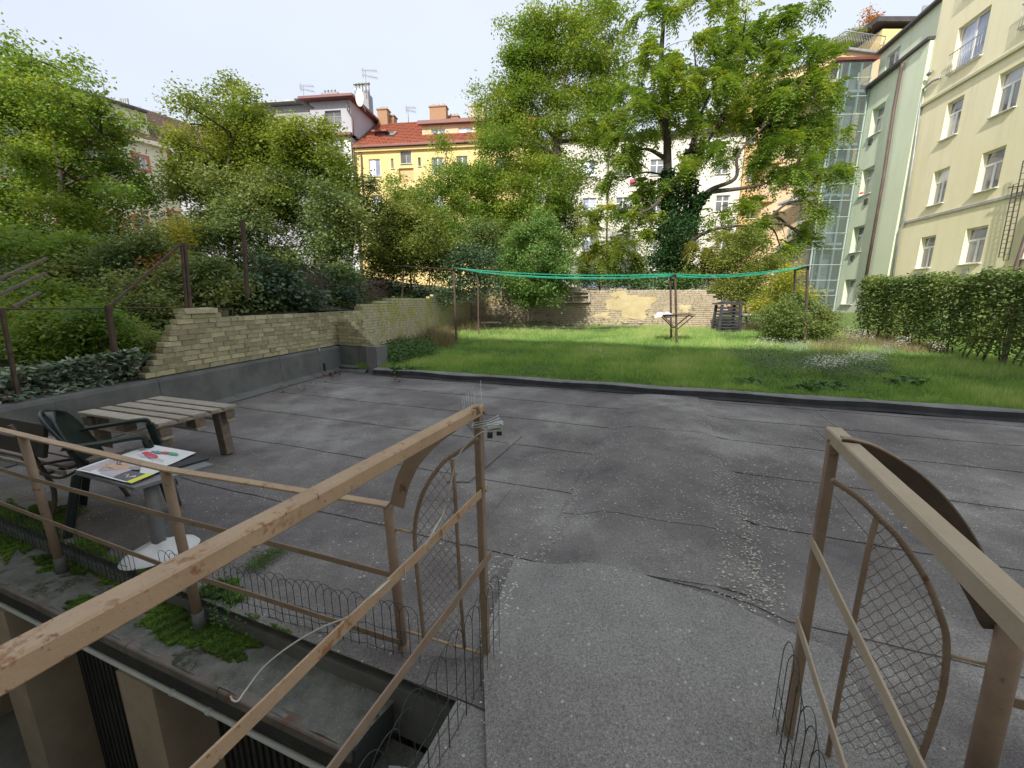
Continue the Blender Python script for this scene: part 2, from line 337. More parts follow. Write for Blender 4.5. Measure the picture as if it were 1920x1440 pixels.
for k, c in dict(ink_lilac=(.5, .46, .5), ink_peach=(.66, .42, .27), ink_dark=(.12, .11, .13), ink_yellow=(.75, .78, .1), ink_red=(.6, .08, .12), ink_green=(.05, .42, .22), ink_teal=(.15, .3, .33), ink_grey=(.35, .33, .36), blue=(.1, .3, .55), pot=(.45, .14, .08), pink=(.7, .08, .2), black=(.02, .02, .022), aerial=(.3, .31, .33)).items(): M[k] = flat(k, c)
M['ownwall'] = ygrad('house_wall_render', (.74, .71, .62), (.8, .77, .68))

# ------------------------------------------------------------------ plan geometry
ED = Vector((.935, -.355, 0)).normalized()          # along the terrace edge / kerb
UD = Vector((-ED.y, ED.x, 0))                       # away from the house, along the walkway
K0 = gp(712, 692, .1); K1 = gp(1920, 772, .1)        # kerb back-top line
KD = (K1-K0).normalized(); KN = Vector((-KD.y, KD.x, 0))
def kline(s): return K0+KD*s
WL0 = gp(0, 765, .54); WL1 = gp(600, 655, .54)       # left upstand top line
WD = (WL1-WL0); WD.z = 0; WLEN = WD.length; WD.normalize(); WN = Vector((-WD.y, WD.x, 0))   # WN points left, away from roof
def hump(x, y):
    # broad raised band of felt running from the walkway to the kerb
    a = Vector((.6, 2.76, 0)); d = Vector((1.34, 3.44, 0)).normalized(); nn = Vector((d.y, -d.x, 0))
    q = Vector((x, y, 0))-a; s = q.dot(nn); t = q.dot(d)
    def ss(v): v = min(max(v, 0), 1); return v*v*(3-2*v)
    h = ss((s+.16)/.32)*ss((1.12-s)/.36)*.062*ss((t+2.0)/.9)
    h += .013*(math.exp(-((s-.12)/.13)**2)+math.exp(-((s-.86)/.15)**2))*ss((t+1.2)/.9)
    h += .006*math.sin(x*1.3+1)*math.sin(y*1.1)+.002*math.sin(x*4.1+y*2.3)
    return h*(1-.75*ss((t-2.6)/1.3))
STEP0 = Vector((-1.297, 1.744, 0)); STEPD = Vector((.757, -.298, 0)).normalized()
BL = Vector((-.216, 1.306, 0))
# ---- roof deck as overlapping sheets of felt
deck_base = MB()
A_ = BL-STEPD*0.0
def deckedge(x): return BL.y+(x-BL.x)*(STEPD.y/STEPD.x)
xl, xr = -7.0, 13.0
cornerL = WL0-WD*3.2
kS = K0-KD*3.2
_m = STEPD.y/STEPD.x; _s = (BL.y+(WL0.x-BL.x)*_m-WL0.y)/(WD.y-WD.x*_m); LQ = WL0+WD*_s
poly = [(LQ.x+WN.x*.1, LQ.y+WN.y*.1), (-.216, 1.306), (xr, deckedge(xr)), tuple((K0+KD*16)[:2]), tuple((K0-KD*.1)[:2]), (-4.0, 9.1)]
deck_base.prism(poly, -.30, -.05)
deck = deck_base.build('roof_terrace', M['felt_up'], origin=(0, 0, 0)); tag(deck, kind='structure')
def felt_sheet(c0, L, W, jit):
    nx, ny = max(2, int(L/.16)), max(2, int(W/.12)); vs = []; fs = []
    for j in range(ny+1):
        for i in range(nx+1):
            p = c0+ED*(L*i/nx)+UD*(W*j/ny)
            wob = .006*math.sin(i*.9+jit)+.004*math.sin(i*2.3+jit*3) if j in (0, ny) else 0
            p = p+UD*wob
            lap = .006 if j == 0 else (.003 if j == 1 else 0)
            curl = random.uniform(0, .0015) if j == 0 else 0
            vs.append((p.x, p.y, hump(p.x, p.y)+lap+curl+.002*(i in (0,)) ))
    for j in range(ny):
        for i in range(nx):
            a = j*(nx+1)+i; fs.append((a, a+1, a+nx+2, a+nx+1))
    # turned-down front and left lips
    n0 = len(vs)
    for i in range(nx+1): q = vs[i]; vs.append((q[0], q[1], q[2]-.010))
    for i in range(nx): fs.append((n0+i, n0+i+1, i+1, i))
    n0 = len(vs)
    for j in range(ny+1): q = vs[j*(nx+1)]; vs.append((q[0], q[1], q[2]-.010))
    for j in range(ny): fs.append((j*(nx+1), (j+1)*(nx+1), n0+j+1, n0+j))
    return vs, fs
def inside(p, margin=0):
    # in front of kerb, right of left upstand, beyond terrace edge
    if (p-K0).dot(KN) > margin: return False
    if (p-WL0).dot(WN) > margin: return False
    if p.y < deckedge(p.x)-margin: return False
    return True
def clip_poly(vs, fs, planes):
    import bmesh
    bm = bmesh.new(); bv = [bm.verts.new(v) for v in vs]
    for f in fs: bm.faces.new([bv[i] for i in f])
    for (co, no) in planes:
        g = bm.verts[:]+bm.edges[:]+bm.faces[:]
        bmesh.ops.bisect_plane(bm, geom=g, plane_co=co, plane_no=no, clear_outer=True)
    return bm
row = 0; org0 = Vector((-.216, 1.306, 0))
for row in range(-2, 10):
    Wd = .94
    s = -8.5+random.uniform(0, 1.5)
    while s < 13.5:
        L = random.choice((2.2, 3.1, 4.3, 5.0)); c0 = org0+UD*(row*Wd)+ED*s
        vs, fs = felt_sheet(c0, L-.004, Wd+.04, row*1.7+s)
        bm = clip_poly(vs, fs, ((K0, KN), (WL0, WN), (BL, Vector((STEPD.y, -STEPD.x, 0)))))
        if len(bm.faces) > 0:
            me = bpy.data.meshes.new('felt_sheet'); bm.to_mesh(me); me.materials.append(M['felt'])
            for p in me.polygons: p.use_smooth = False
            o = bpy.data.objects.new('felt_sheet', me); COL.objects.link(o); o.parent = deck; ORG[o.name] = Vector((0, 0, 0))
        bm.free(); s += L
# ---- walkway between the railings
walk = MB()
Rb = BL+UD.cross(Vector((0, 0, -1)))*0
wr = Vector((1.12, .80, 0))
WU = Vector((.40, .917, 0)).normalized(); WNn = Vector((WU.y, -WU.x, 0))
wl0 = BL+WNn*.0; 
walk.prism([tuple((wl0-WU*2.6)[:2]), tuple((wl0+WNn*1.30-WU*2.6)[:2]), tuple((wl0+WNn*1.30)[:2]), tuple(wl0[:2])], -.26, .012)
wk = walk.build('walkway', M['felt2'], origin=(0, 0, 0)); tag(wk, kind='structure')
# lapped lighter sheet where the walkway meets the roof
def patch(pxs, z, name, mat, parent, nsub=22):
    pts = [gp(x, y, 0) for x, y in pxs]
    # triangulated fan over a fine grid clipped to the outline
    c = sum(pts, Vector())/len(pts)
    import bmesh
    bm = bmesh.new(); ax = min(p.x for p in pts); bx = max(p.x for p in pts); ay = min(p.y for p in pts); by = max(p.y for p in pts)
    g = {}
    nx = max(3, int((bx-ax)/.12)); ny = max(3, int((by-ay)/.12))
    for j in range(ny+1):
        for i in range(nx+1):
            x = ax+(bx-ax)*i/nx; y = ay+(by-ay)*j/ny; g[i, j] = bm.verts.new((x, y, hump(x, y)*1.0+z))
    for j in range(ny):
        for i in range(nx): bm.faces.new((g[i, j], g[i+1, j], g[i+1, j+1], g[i, j+1]))
    area = sum(pts[i].x*pts[(i+1) % len(pts)].y-pts[(i+1) % len(pts)].x*pts[i].y for i in range(len(pts)))
    for i in range(len(pts)):
        a, b = pts[i], pts[(i+1) % len(pts)]; d = (b-a); no = Vector((d.y, -d.x, 0))*(1 if area > 0 else -1)
        bmesh.ops.bisect_plane(bm, geom=bm.verts[:]+bm.edges[:]+bm.faces[:], plane_co=a, plane_no=no, clear_outer=True)
    be = [e for e in bm.edges if len(e.link_faces) == 1]
    r = bmesh.ops.extrude_edge_only(bm, edges=be)
    for v in r['geom']:
        if isinstance(v, bmesh.types.BMVert): v.co.z -= .014
    me = bpy.data.meshes.new(name); bm.to_mesh(me); bm.free(); me.materials.append(mat)
    o = bpy.data.objects.new(name, me); COL.objects.link(o); o.parent = parent; ORG[o.name] = Vector((0, 0, 0)); return o
patch([(858, 1316), (905, 1200), (900, 1042), (1172, 1096), (1560, 1225), (1700, 1440), (1560, 1700), (700, 1700)], .028, 'felt_sheet', M['felt2'], wk)
LFT = [(1000, 1066), (1054, 966), (1100, 870), (1140, 806), (1168, 768), (1190, 742)]; RGT = [(1432, 1140), (1400, 1020), (1368, 900), (1340, 826), (1322, 780), (1306, 742)]
for i in range(5):
    a0, a1, b1, b0 = LFT[i], LFT[i+1], RGT[i+1], RGT[i]
    patch([a0, a1, b1, b0], .011+.0035*(i % 2), 'felt_sheet', M['felt'], deck)
patch([(930, 775+70), (1000, 800), (880, 905), (820, 905)], .014, 'felt_sheet', M['felt'], deck)
# ---- kerb along the lawn
kb = MB(); N = 90; vs = []; fs = []
prof = [(-.24, .005), (-.21, .016), (-.18, .04), (-.172, .118), (-.15, .132), (0, .135), (.01, .12), (.01, -.1)]
for i in range(N+1):
    s = -.05+13.35*i/N; c = kline(s); wv = .012*math.sin(s*2.1)+.008*math.sin(s*5.3+1)
    for (a, z) in prof:
        p = c+KN*(a+wv*(.8 if a < -.1 else .2)); zz = z+(.010*math.sin(s*3.3+a*9) if a < -.12 else .005*math.sin(s*4+1))
        if a == -.24: zz += hump(p.x, p.y)+.006
        vs.append((p.x, p.y, zz))
k = len(prof)
for i in range(N):
    for j in range(k-1): fs.append((i*k+j, (i+1)*k+j, (i+1)*k+j+1, i*k+j+1))
kb.add(vs, [f for q_, f in enumerate(fs) if q_ % (k-1) >= 3]); kerb = kb.build('felt_covered_kerb', M['kerb'], origin=(0, 0, 0)); tag(kerb, kind='structure')
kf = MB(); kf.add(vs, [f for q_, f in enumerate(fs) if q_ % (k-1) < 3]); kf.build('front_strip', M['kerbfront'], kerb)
for i in range(8):
    s = .8+i*1.55+random.uniform(-.2, .2); c = kline(s); lp = MB()
    prev = None; rows = []
    for (a, z) in prof[1:6]: rows.append((c+KN*a+Vector((0, 0, z+.008)), ))
    vs = []
    for (a, z) in prof[3:6]:
        for q in (0, .11): 
            ss_ = s+q; cc = kline(ss_); wv = .012*math.sin(ss_*2.1)+.008*math.sin(ss_*5.3+1)
            p = cc+KN*(a-.004+wv*(.8 if a < -.1 else .2)); zz = z+(.010*math.sin(ss_*3.3+a*9) if a < -.12 else .005*math.sin(ss_*4+1))+.006
            if a == -.24: zz += hump(p.x, p.y)+.006
            vs.append((p.x, p.y, zz))
    lp.add(vs, [(2*q, 2*q+1, 2*q+3, 2*q+2) for q in range(2)])
    lp.build('lap_joint', M['kerb'], kerb)
# ---- left upstand (felt covered parapet) with cant strip
up = thing('felt_parapet', WL0, 'dark felt-covered parapet below the mossy brick wall, running along the left of the roof', 'parapet')
s = _s-.1; i = 0
WEND = (9.05-WL0.y)/WD.y+.02
while s < WEND:
    L = 1.06
    e = min(s+L, WEND); b = MB(); n = 6; vs = []; fs = []
    th = random.uniform(0, .006)
    pr = [(-.16, .012), (-.055, .06), (-.02-th, .075), (-.004-th, .5), (.01, .538), (.30, .545), (.30, .0)]
    for q in range(n+1):
        c = WL0+WD*(s+(e-s)*q/n); c.z = 0
        for (a, z) in pr:
            p = c+WN*a; zz = z+(hump(p.x, p.y) if z < .02 else 0)+(.006*math.sin(q*1.3+s*3) if .05 < z < .3 else 0)
            vs.append((p.x, p.y, zz))
    k = len(pr)
    for q in range(n):
        for j in range(k-1): fs.append((q*k+j, q*k+j+1, (q+1)*k+j+1, (q+1)*k+j))
    fs.append(tuple(range(k))); fs.append(tuple(n*k+j for j in range(k-1, -1, -1)))
    b.add(vs, fs); b.build('felt_panel', M['felt_up'], up); s = e+.004
# cross upstand to the pier by the lawn
CU0 = WL0+WD*((9.05-WL0.y)/WD.y); CU0.z = 0
CU1 = Vector((-3.10, 8.72, 0))
cu = thing('felt_parapet', CU0, 'short dark felt-covered upstand in the far left roof corner, ending at the lawn', 'parapet')
cdv = (CU1-CU0); cdv.z = 0; cl = cdv.length; cdv.normalize(); cn = Vector((-cdv.y, cdv.x, 0))
for q in range(3):
    b = MB(); a0, a1 = cl*q/3+.003, cl*(q+1)/3-.003; c = CU0+cdv*((a0+a1)/2)
    b.box(c+cn*(.12+.004*q)+Vector((0, 0, .27)), (a1-a0, .24, .54), (cdv, cn, Vector((0, 0, 1))))
    v = [CU0+cdv*a0-cn*.16+Vector((0, 0, .01)), CU0+cdv*a1-cn*.16+Vector((0, 0, .01)), CU0+cdv*a1-cn*.003+Vector((0, 0, .13)), CU0+cdv*a0-cn*.003+Vector((0, 0, .13))]
    b.quad(*v); b.build('felt_panel', M['felt_up'], cu)
b = MB(); b.box(CU1+cdv*.14+cn*.1+Vector((0, 0, .285)), (.28, .34, .57), (cdv, cn, Vector((0, 0, 1)))); b.build('end_pier', M['kerb'], cu)

# ------------------------------------------------------------------ terrain
def wallx(y): return WL0.x+(y-WL0.y)*WD.x/WD.y
def lawn_z(x, y):
    d = (Vector((x, y, 0))-Vector((K0.x, K0.y, 0))).dot(KN)
    return .085+.033*max(d, 0)+.02*math.sin(x*.9)*math.sin(y*.7)*min(max(d, 0), 1)
def grid_mesh(name, xs, ys, zf, mat, keep=None, kind='structure', planes=None):
    import bmesh
    bm = bmesh.new(); g = {}
    for j, y in enumerate(ys):
        for i, x in enumerate(xs): g[i, j] = bm.verts.new((x, y, zf(x, y)))
    for j in range(len(ys)-1):
        for i in range(len(xs)-1): bm.faces.new((g[i, j], g[i+1, j], g[i+1, j+1], g[i, j+1]))
    for (co, no) in planes or ():
        bmesh.ops.bisect_plane(bm, geom=bm.verts[:]+bm.edges[:]+bm.faces[:], plane_co=co, plane_no=no, clear_outer=True)
    me = bpy.data.meshes.new(name); bm.to_mesh(me); bm.free(); me.materials.append(mat)
    for p in me.polygons: p.use_smooth = True
    o = bpy.data.objects.new(name, me); COL.objects.link(o); ORG[o.name] = Vector((0, 0, 0)); tag(o, kind=kind); return o
xs = [-8+.5*i for i in range(110)]; ys = [2+.5*i for i in range(45)]
grid_mesh('lawn', xs, ys, lawn_z, M['lawn'], planes=((K0, -KN), (WL0, WN), ))
def bank_z(x, y):
    d = (wallx(y)-x)
    base = .52+min(max((y-5.0)/3.0, 0), 1)*.72 if y < 9 else 1.24
    base += min(max(y-9, 0)*.02, .3)
    return base+min(max(d-.4, 0), 14)*.14+.08*math.sin(x*1.1+y*.7)
xs = [-70+1.0*i for i in range(55)]+[-15+.3*i for i in range(80)]; ys = [-4+.35*i for i in range(80)]+[24+1.5*i for i in range(30)]
grid_mesh('garden_bank', xs, ys, bank_z, M['soil'], planes=((WL0+WN*.2, -WN),))
def far_z(x, y): return .75+0*x
g = MB(); g.prism([(-400, 20.5), (400, 12), (400, 900), (-400, 900)], -.4, .45); o = g.build('far_ground', M['soil'], origin=(0, 0, 0)); tag(o, kind='structure')
g = MB(); g.prism([(-600, -600), (600, -600), (600, 900), (-600, 900)], -2.2, -1.93); o = g.build('ground', M['shaftfloor'], origin=(0, 0, 0)); tag(o, kind='structure')

# ------------------------------------------------------------------ ledge, shaft wall and piers below the terrace
E0 = gp(0, 1093, -.12); E1 = gp(640, 1397, -.12); EE = (E1-E0).normalized(); EN = Vector((-EE.y, EE.x, 0))
def eline(s): return E0+EE*s
elen = (E1-E0).length
ea, eb = -5.5, elen+.05
lv = MB(); nx, ny = 110, 7; vs = []; fs = []
for j in range(ny+1):
    for i in range(nx+1):
        s = ea+(eb-ea)*i/nx; p = eline(s); 
        q = Vector((p.x, 0, 0)); yy = deckedge(p.x)+.02
        P = p.lerp(Vector((p.x+.12, yy-.04, p.z)), j/ny)
        vs.append((P.x, P.y, -.12+.005*math.sin(i*1.7+j)))
for j in range(ny):
    for i in range(nx): a = j*(nx+1)+i; fs.append((a, a+1, a+nx+2, a+nx+1))
lv.add(vs, fs); led = lv.build('mossy_ledge', M['slab'], origin=(0, 0, 0)); tag(led, kind='structure')
s = ea
while s < eb:
    L = random.uniform(.5, .9); e = min(s+L, eb); b = MB()
    b.bbar(eline(s+.003)+Vector((0, 0, -.026))+EN*.010, eline(e-.003)+Vector((0, 0, -.026))+EN*.010, .05, .05, .005, n=4, wob=.002); b.build('edge_slab', M['edge'], led); s = e
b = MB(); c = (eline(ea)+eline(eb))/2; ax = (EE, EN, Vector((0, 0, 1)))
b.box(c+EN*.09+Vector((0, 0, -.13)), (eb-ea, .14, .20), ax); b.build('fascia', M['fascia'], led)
# inner side of the gap by the walkway
b = MB(); pA = eline(eb); pB = Vector((-.54, 1.446, 0))
b.box(eline(eb)+Vector((.055, .12, -.10))+Vector((0, 0, .02)), (.012, .25, .14), (WNn, WU, Vector((0, 0, 1)))); b.build('ledge_end', M['fascia'], led)
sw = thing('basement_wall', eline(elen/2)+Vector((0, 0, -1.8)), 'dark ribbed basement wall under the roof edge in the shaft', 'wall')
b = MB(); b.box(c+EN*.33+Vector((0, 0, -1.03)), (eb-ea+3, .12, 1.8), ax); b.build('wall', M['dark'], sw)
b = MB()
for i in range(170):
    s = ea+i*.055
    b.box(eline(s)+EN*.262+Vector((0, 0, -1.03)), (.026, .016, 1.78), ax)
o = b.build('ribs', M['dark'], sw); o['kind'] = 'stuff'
for x0 in (-7, -5.64, -4.4, -3.14, -1.78):
    p = E0+EE*((x0-.15-E0.x)/EE.x); b = MB(); b.box(p+EN*.125+Vector((0, 0, -1.08)), (.30, .25, 1.7), ax); b.build('pier', M['pier'], sw)
# pipe
pp = thing('grey_pipe', gp(300, 1286, -.32), 'light grey plastic pipe running under the roof edge at bottom left', 'pipe')
pa = gp(0, 1132, -.32); pb_ = gp(600, 1440, -.32); pd = (pb_-pa).normalized()
b = MB(); b.tube([pa-pd*4, pa, pb_, pb_+pd*1.2], .0125, 14); b.build('pipe_run', M['pipe'], pp)
for (x, y) in ((325, 1298), (393, 1334), (100, 1184)):
    q = gp(x, y, -.32); b = MB(); b.tube([q-pd*.012, q+pd*.012], .0165, 14); b.build('pipe_clip', M['pipe'], pp)
# gap floor beside walkway: lower ledge with whitewashed patch
b = MB(); q = gp(760, 1420, -.32); b.box(q+Vector((.05, -.08, -.06)), (.40, .22, .08), (ED, UD, Vector((0, 0, 1)))); gl = b.build('lower_sill', M['slab'])
tag(gl, 'small concrete sill streaked with white paint down in the gap left of the walkway', 'sill')
b = MB(); 
for i in range(9):
    r0 = random.uniform(.012, .05); cx = random.uniform(-.13, .17); cy = random.uniform(-.05, .06)
    c0_ = q+Vector((.05, -.08, -.0195+.0006*i))+ED*cx+UD*cy; ang = [k_*math.pi/5 for k_ in range(10)]
    b.add([c0_+ED*math.cos(a)*r0*random.uniform(.7, 1.5)+UD*math.sin(a)*r0*random.uniform(.5, .9) for a in ang], [tuple(range(10))])
b.build('paint_patch', M['white'], gl)
# own house behind the viewer (casts the shade over the roof)
hw = Vector((-.25, -.75, 0)); ho = thing('apartment_house', hw, 'tall rendered house behind the viewpoint', 'house')
b = MB(); b.box(hw-UD*4.5+ED*-4+Vector((0, 0, 4.3)), (24, 8.9, 12.4), (ED, UD, Vector((0, 0, 1)))); b.build('wall', M['ownwall'], ho)

# ------------------------------------------------------------------ debris on the roof
def poly_flakes(name, pts, size, mat, nseg=5, tint=None, origin=(0, 0, 0), curl=.3):
    N = len(pts); ang = RNG.uniform(0, 2*np.pi, N); s = size*RNG.uniform(.5, 1.5, N)
    V = np.zeros((N, nseg, 3))
    for k in range(nseg):
        a = ang+2*np.pi*k/nseg; r = s*RNG.uniform(.6, 1.1, N)
        V[:, k, 0] = pts[:, 0]+np.cos(a)*r; V[:, k, 1] = pts[:, 1]+np.sin(a)*r*.7; V[:, k, 2] = pts[:, 2]+RNG.uniform(0, curl, N)*s
    return npmesh(name, V, nseg, mat, origin=origin, tint=tint if tint is not None else RNG.uniform(0, 1, N))
P = []
def scatter_px(n, x0, y0, x1, y1, zoff=.016):
    r = []
    while len(r) < n:
        q = gp(random.uniform(x0, x1), random.uniform(y0, y1), 0)
        if inside(q, -.02) or (q.y < 1.5): r.append((q.x, q.y, hump(q.x, q.y)+zoff))
    return r
P += scatter_px(1300, 1000, 740, 1500, 1000); P += scatter_px(1100, 1380, 760, 1920, 1000); P += scatter_px(500, 1340, 850, 1470, 1180); P += scatter_px(260, 620, 720, 1000, 1100); P2 = scatter_px(700, 900, 1050, 1480, 1430, .024)
P += scatter_px(260, 1330, 830, 1420, 1140); P += [(q.x, q.y, hump(q.x, q.y)+.02) for q in [gp(1010+t*175+random.gauss(0, 7), 1060-t*315+random.gauss(0, 4)) for t in np.linspace(0, 1, 260)]]; P += [(q.x, q.y, hump(q.x, q.y)+.02) for q in [gp(1310+t*125+random.gauss(0, 9), 750+t*390+random.gauss(0, 4)) for t in np.linspace(0, 1, 420)]]; P += scatter_px(200, 900, 1050, 980, 1230, .028); P += scatter_px(200, 100, 850, 500, 1000)
M['fleck'] = leaf_mat('pale_flecks', ((.3, .29, .22), (.48, .47, .4), (.62, .62, .58)), .1)
o = poly_flakes('leaf_litter', np.array(P), .0068, M['fleck'], curl=.12); tag(o, 'tiny pale petals and bits scattered over the dark felt roof', 'litter', kind='stuff')
o = poly_flakes('leaf_litter', np.array(P2), .0046, M['fleck'], curl=.1); tag(o, 'fine pale crumbs scattered on the grey walkway felt', 'litter', kind='stuff')
P = []
for (cx, cy, rx, ry, n_) in ((622, 704, 18, 10, 90), (745, 712, 18, 5, 35), (560, 730, 60, 12, 40), (600, 700, 30, 6, 30)):
    for _ in range(n_):
        q = gp(cx+random.gauss(0, .5)*rx, cy+random.gauss(0, .5)*ry, .01)
        if inside(q, -.05): P.append((q.x, q.y, hump(q.x, q.y)+.02+random.uniform(0, .02)))
M['litter'] = leaf_mat('brown_leaf_litter', ((.07, .035, .025), (.14, .06, .045), (.2, .12, .07)), .1)
o = poly_flakes('fallen_leaves', np.array(P), .028, M['litter'], curl=.8); tag(o, 'small drifts of reddish fallen leaves in the far left roof corner', 'fallen leaves', kind='stuff')

# ------------------------------------------------------------------ moss on the ledge and bank edge
mask = [(60, 980, 110, 45), (150, 1050, 90, 40), (250, 1090, 60, 22), (340, 1150, 90, 36), (400, 1190, 110, 40), (480, 1190, 60, 22), (420, 1110, 50, 26), (170, 1140, 70, 22), (20, 1000, 60, 60), (330, 1180, 60, 30), (440, 1230, 25, 16)]
P = []
for (cx, cy, rx, ry) in mask:
    for _ in range(int(rx*ry*4.5)):
        a = random.uniform(0, 6.283); r = math.sqrt(random.random())
        r *= .8+.22*math.sin(a*3+cx)+.14*math.sin(a*8+cy)+.08*math.sin(a*17+rx)
        x, y = cx+rx*r*math.cos(a), cy+ry*r*math.sin(a)
        q = gp(x, y, 0); z = .012+hump(q.x, q.y)
        if q.y < deckedge(q.x): q = gp(x, y, -.12); z = -.12
        if (q-E0).dot(EN) < .02: continue
        if random.random() < (r-.55)*1.5: continue
        mound = .008*(1-r)+.010*math.sin(q.x*60)*math.sin(q.y*55)
        P.append((q.x, q.y, z+max(mound, 0)))
P = np.array(P); Nn = len(P); V = np.zeros((Nn, 3, 3)); a = RNG.uniform(0, 6.283, Nn); s = RNG.uniform(.004, .009, Nn)
for k in range(3):
    V[:, k, :] = P; V[:, k, 0] += np.cos(a+2.1*k)*s; V[:, k, 1] += np.sin(a+2.1*k)*s; V[:, k, 2] += RNG.uniform(-.002, .008, Nn)
tn = .35+.35*np.sin(P[:, 0]*9+1)*np.sin(P[:, 1]*11)+RNG.uniform(-.3, .4, Nn)
o = npmesh('moss', V, 3, M['moss'], tint=tn); tag(o, 'cushions of green moss spreading over the ledge and roof edge', 'moss', kind='stuff')
P = np.array([tuple(gp(x, y, 0)) for x, y in [(470+random.gauss(0, 12)+t*60, 1070-t*38+random.gauss(0, 4)) for t in np.linspace(0, 1, 700)]]); P[:, 2] += .018
V = np.zeros((len(P), 3, 3)); a = RNG.uniform(0, 6.283, len(P))
for k in range(3): V[:, k, :] = P+np.stack([np.cos(a+2.1*k)*.006, np.sin(a+2.1*k)*.006, RNG.uniform(0, .01, len(P))], 1)
o = npmesh('moss', V, 3, M['moss'], tint=RNG.uniform(0, .5, len(P))); tag(o, 'dark line of moss along a felt seam beside the handrail', 'moss', kind='stuff')

# ------------------------------------------------------------------ brick walls
def brick_mesh(i):
    me = bpy.data.meshes.new('brick'); j = lambda a: random.uniform(-a, a)
    vs = []; b = .07
    for z in (-.5, .5):
        for (x, y) in ((-.5+b*.5, -.5), (.5-b*.5, -.5), (.5, -.5+b), (.5, .5), (-.5, .5), (-.5, -.5+b)):
            vs.append((x+j(.012), y+j(.03), z+j(.07)))
    fs = [tuple(range(5, -1, -1)), tuple(range(6, 12))]+[(k, (k+1) % 6, (k+1) % 6+6, k+6) for k in range(6)]
    me.from_pydata(vs, [], fs); me.materials.append(M['brick']); return me
BM = [brick_mesh(i) for i in range(8)]
class BrickRun:
    def __init__(s, root, limit=290, mat='brick'): s.root = root; s.n = 0; s.lim = limit; s.rest = MB(); s.mat = mat
    def brick(s, c, L, T, Hh, d, nrm):
        # d along wall, nrm outward (visible side)
        if s.n < s.lim:
            o = bpy.data.objects.new('brick', random.choice(BM)); COL.objects.link(o); o.parent = s.root
            R = Matrix((d, -nrm, UP)).transposed().to_4x4()
            R = R @ Matrix.Rotation(random.uniform(-.015, .015), 4, 'Z') @ Matrix.Rotation(random.uniform(-.012, .012), 4, 'Y')
            o.matrix_local = Matrix.Translation(c-ORG[s.root.name]+nrm*random.uniform(-.006, .008)) @ R @ Matrix.Diagonal((L, T, Hh, 1)); s.n += 1
        else: s.rest.box(c+nrm*random.uniform(-.005, .007), (L, T, Hh), (d, nrm, UP), jit=.003)
    def done(s):
        if s.rest.v: o = s.rest.build('bricks', M[s.mat], s.root); o['kind'] = 'stuff'
def wall_z_top(s):     # top of the left wall along its length (metres from A)
    return 0
nrm = -WN
A = WL0+WD*0
lw = thing('brick_wall', WL0+WD*3, 'old mossy yellowish brick wall standing on the felt parapet, stepped down at its near end', 'wall')
run = BrickRun(lw)
ch = .0735
def wall_s(px, py, off=0):      # distance along the left wall for a pixel
    A0 = WL0+WN*.09; B0 = A0+WD
    q = vp(px, py, A0, B0); return (q-A0).dot(WD), q.z
sA, _ = wall_s(268, 705); sB, _ = wall_s(345, 600); sEnd = (Vector((-1.95, 19.8, 0))-WL0).dot(WD)
s_c, _ = wall_s(612, 640)
ncr = 11
core = MB()
for k in range(ncr):
    z = .552+ch*k+ch/2
    s0 = sA+(sB-sA)*(k/ncr)**.9+random.uniform(-.03, .03)
    s = s0; core_s = s0+.03
    smax = s_c+1.55
    if k == ncr-1: smax = sB+.55
    first = True
    while s < smax:
        L = random.choice((.25, .26, .24, .125, .27)) if not first else (.25 if k % 2 else .14)
        first = False
        if s+L > smax+.15: break
        run.brick(WL0+WD*(s+L/2)+WN*(.09+.06)+Vector((0, 0, z-WL0.z)), L-.014, .12, ch-.012, WD, nrm); s += L
    core.box(WL0+WD*((core_s+s-.02)/2)+WN*(.15)+Vector((0, 0, z-WL0.z)), (s-.02-core_s, .10, ch+.001), (WD, nrm, UP))
# far part of the wall (upper, seen beyond the stub wall)
s_far = s_c+1.4
top0 = 1.36
for k in range(22):
    z = .2+ch*k+ch/2; zt = 1.40
    s = s_far+random.uniform(0, .2)
    while s < sEnd-.3:
        L = random.choice((.25, .26, .13, .27))
        t = (s-s_far)/(sEnd-s_far); topz = 1.47+.45*t+.06*math.sin(s*1.7)
        if z < topz: run.brick(WL0+WD*(s+L/2)+WN*(.15)+Vector((0, 0, z-WL0.z)), L-.014, .12, ch-.012, WD, nrm)
        s += L
core.box(WL0+WD*((s_far+sEnd)/2)+WN*.17+Vector((0, 0, .75-WL0.z)), (sEnd-s_far, .12, 1.28), (WD, nrm, UP))
run.done(); core.build('mortar', M['mortar'], lw)
# capping stone at the near top
b = MB(); c = WL0+WD*(sB+.26)+WN*.15+Vector((0, 0, .552+ch*ncr+.035-WL0.z)); b.box(c, (.52, .2, .07), (WD, nrm, UP), jit=.006); b.build('capping_stone', M['brick'], lw)
# stub wall stepping down to the lawn
sw_ = thing('brick_wall', CU0+Vector((0, 0, .54)), 'low brick stub wall stepping down like stairs beside the lawn corner', 'wall'); run = BrickRun(sw_, 120); core = MB()
for k in range(8):
    z = .552+ch*k+ch/2; Lr = cl*(1.12-k/8.5*1.0); s = -.02
    while s < Lr:
        L = random.choice((.25, .24, .13)); L = min(L, Lr-s+.05)
        run.brick(CU0+cdv*(s+L/2)+cn*.09+Vector((0, 0, z)), L-.014, .13, ch-.012, cdv, -cn); s += L
    core.box(CU0+cdv*(Lr/2-.02)+cn*.09+Vector((0, 0, z)), (Lr-.04, .10, ch+.001), (cdv, cn, UP))
run.done(); core.build('mortar', M['mortar'], sw_)
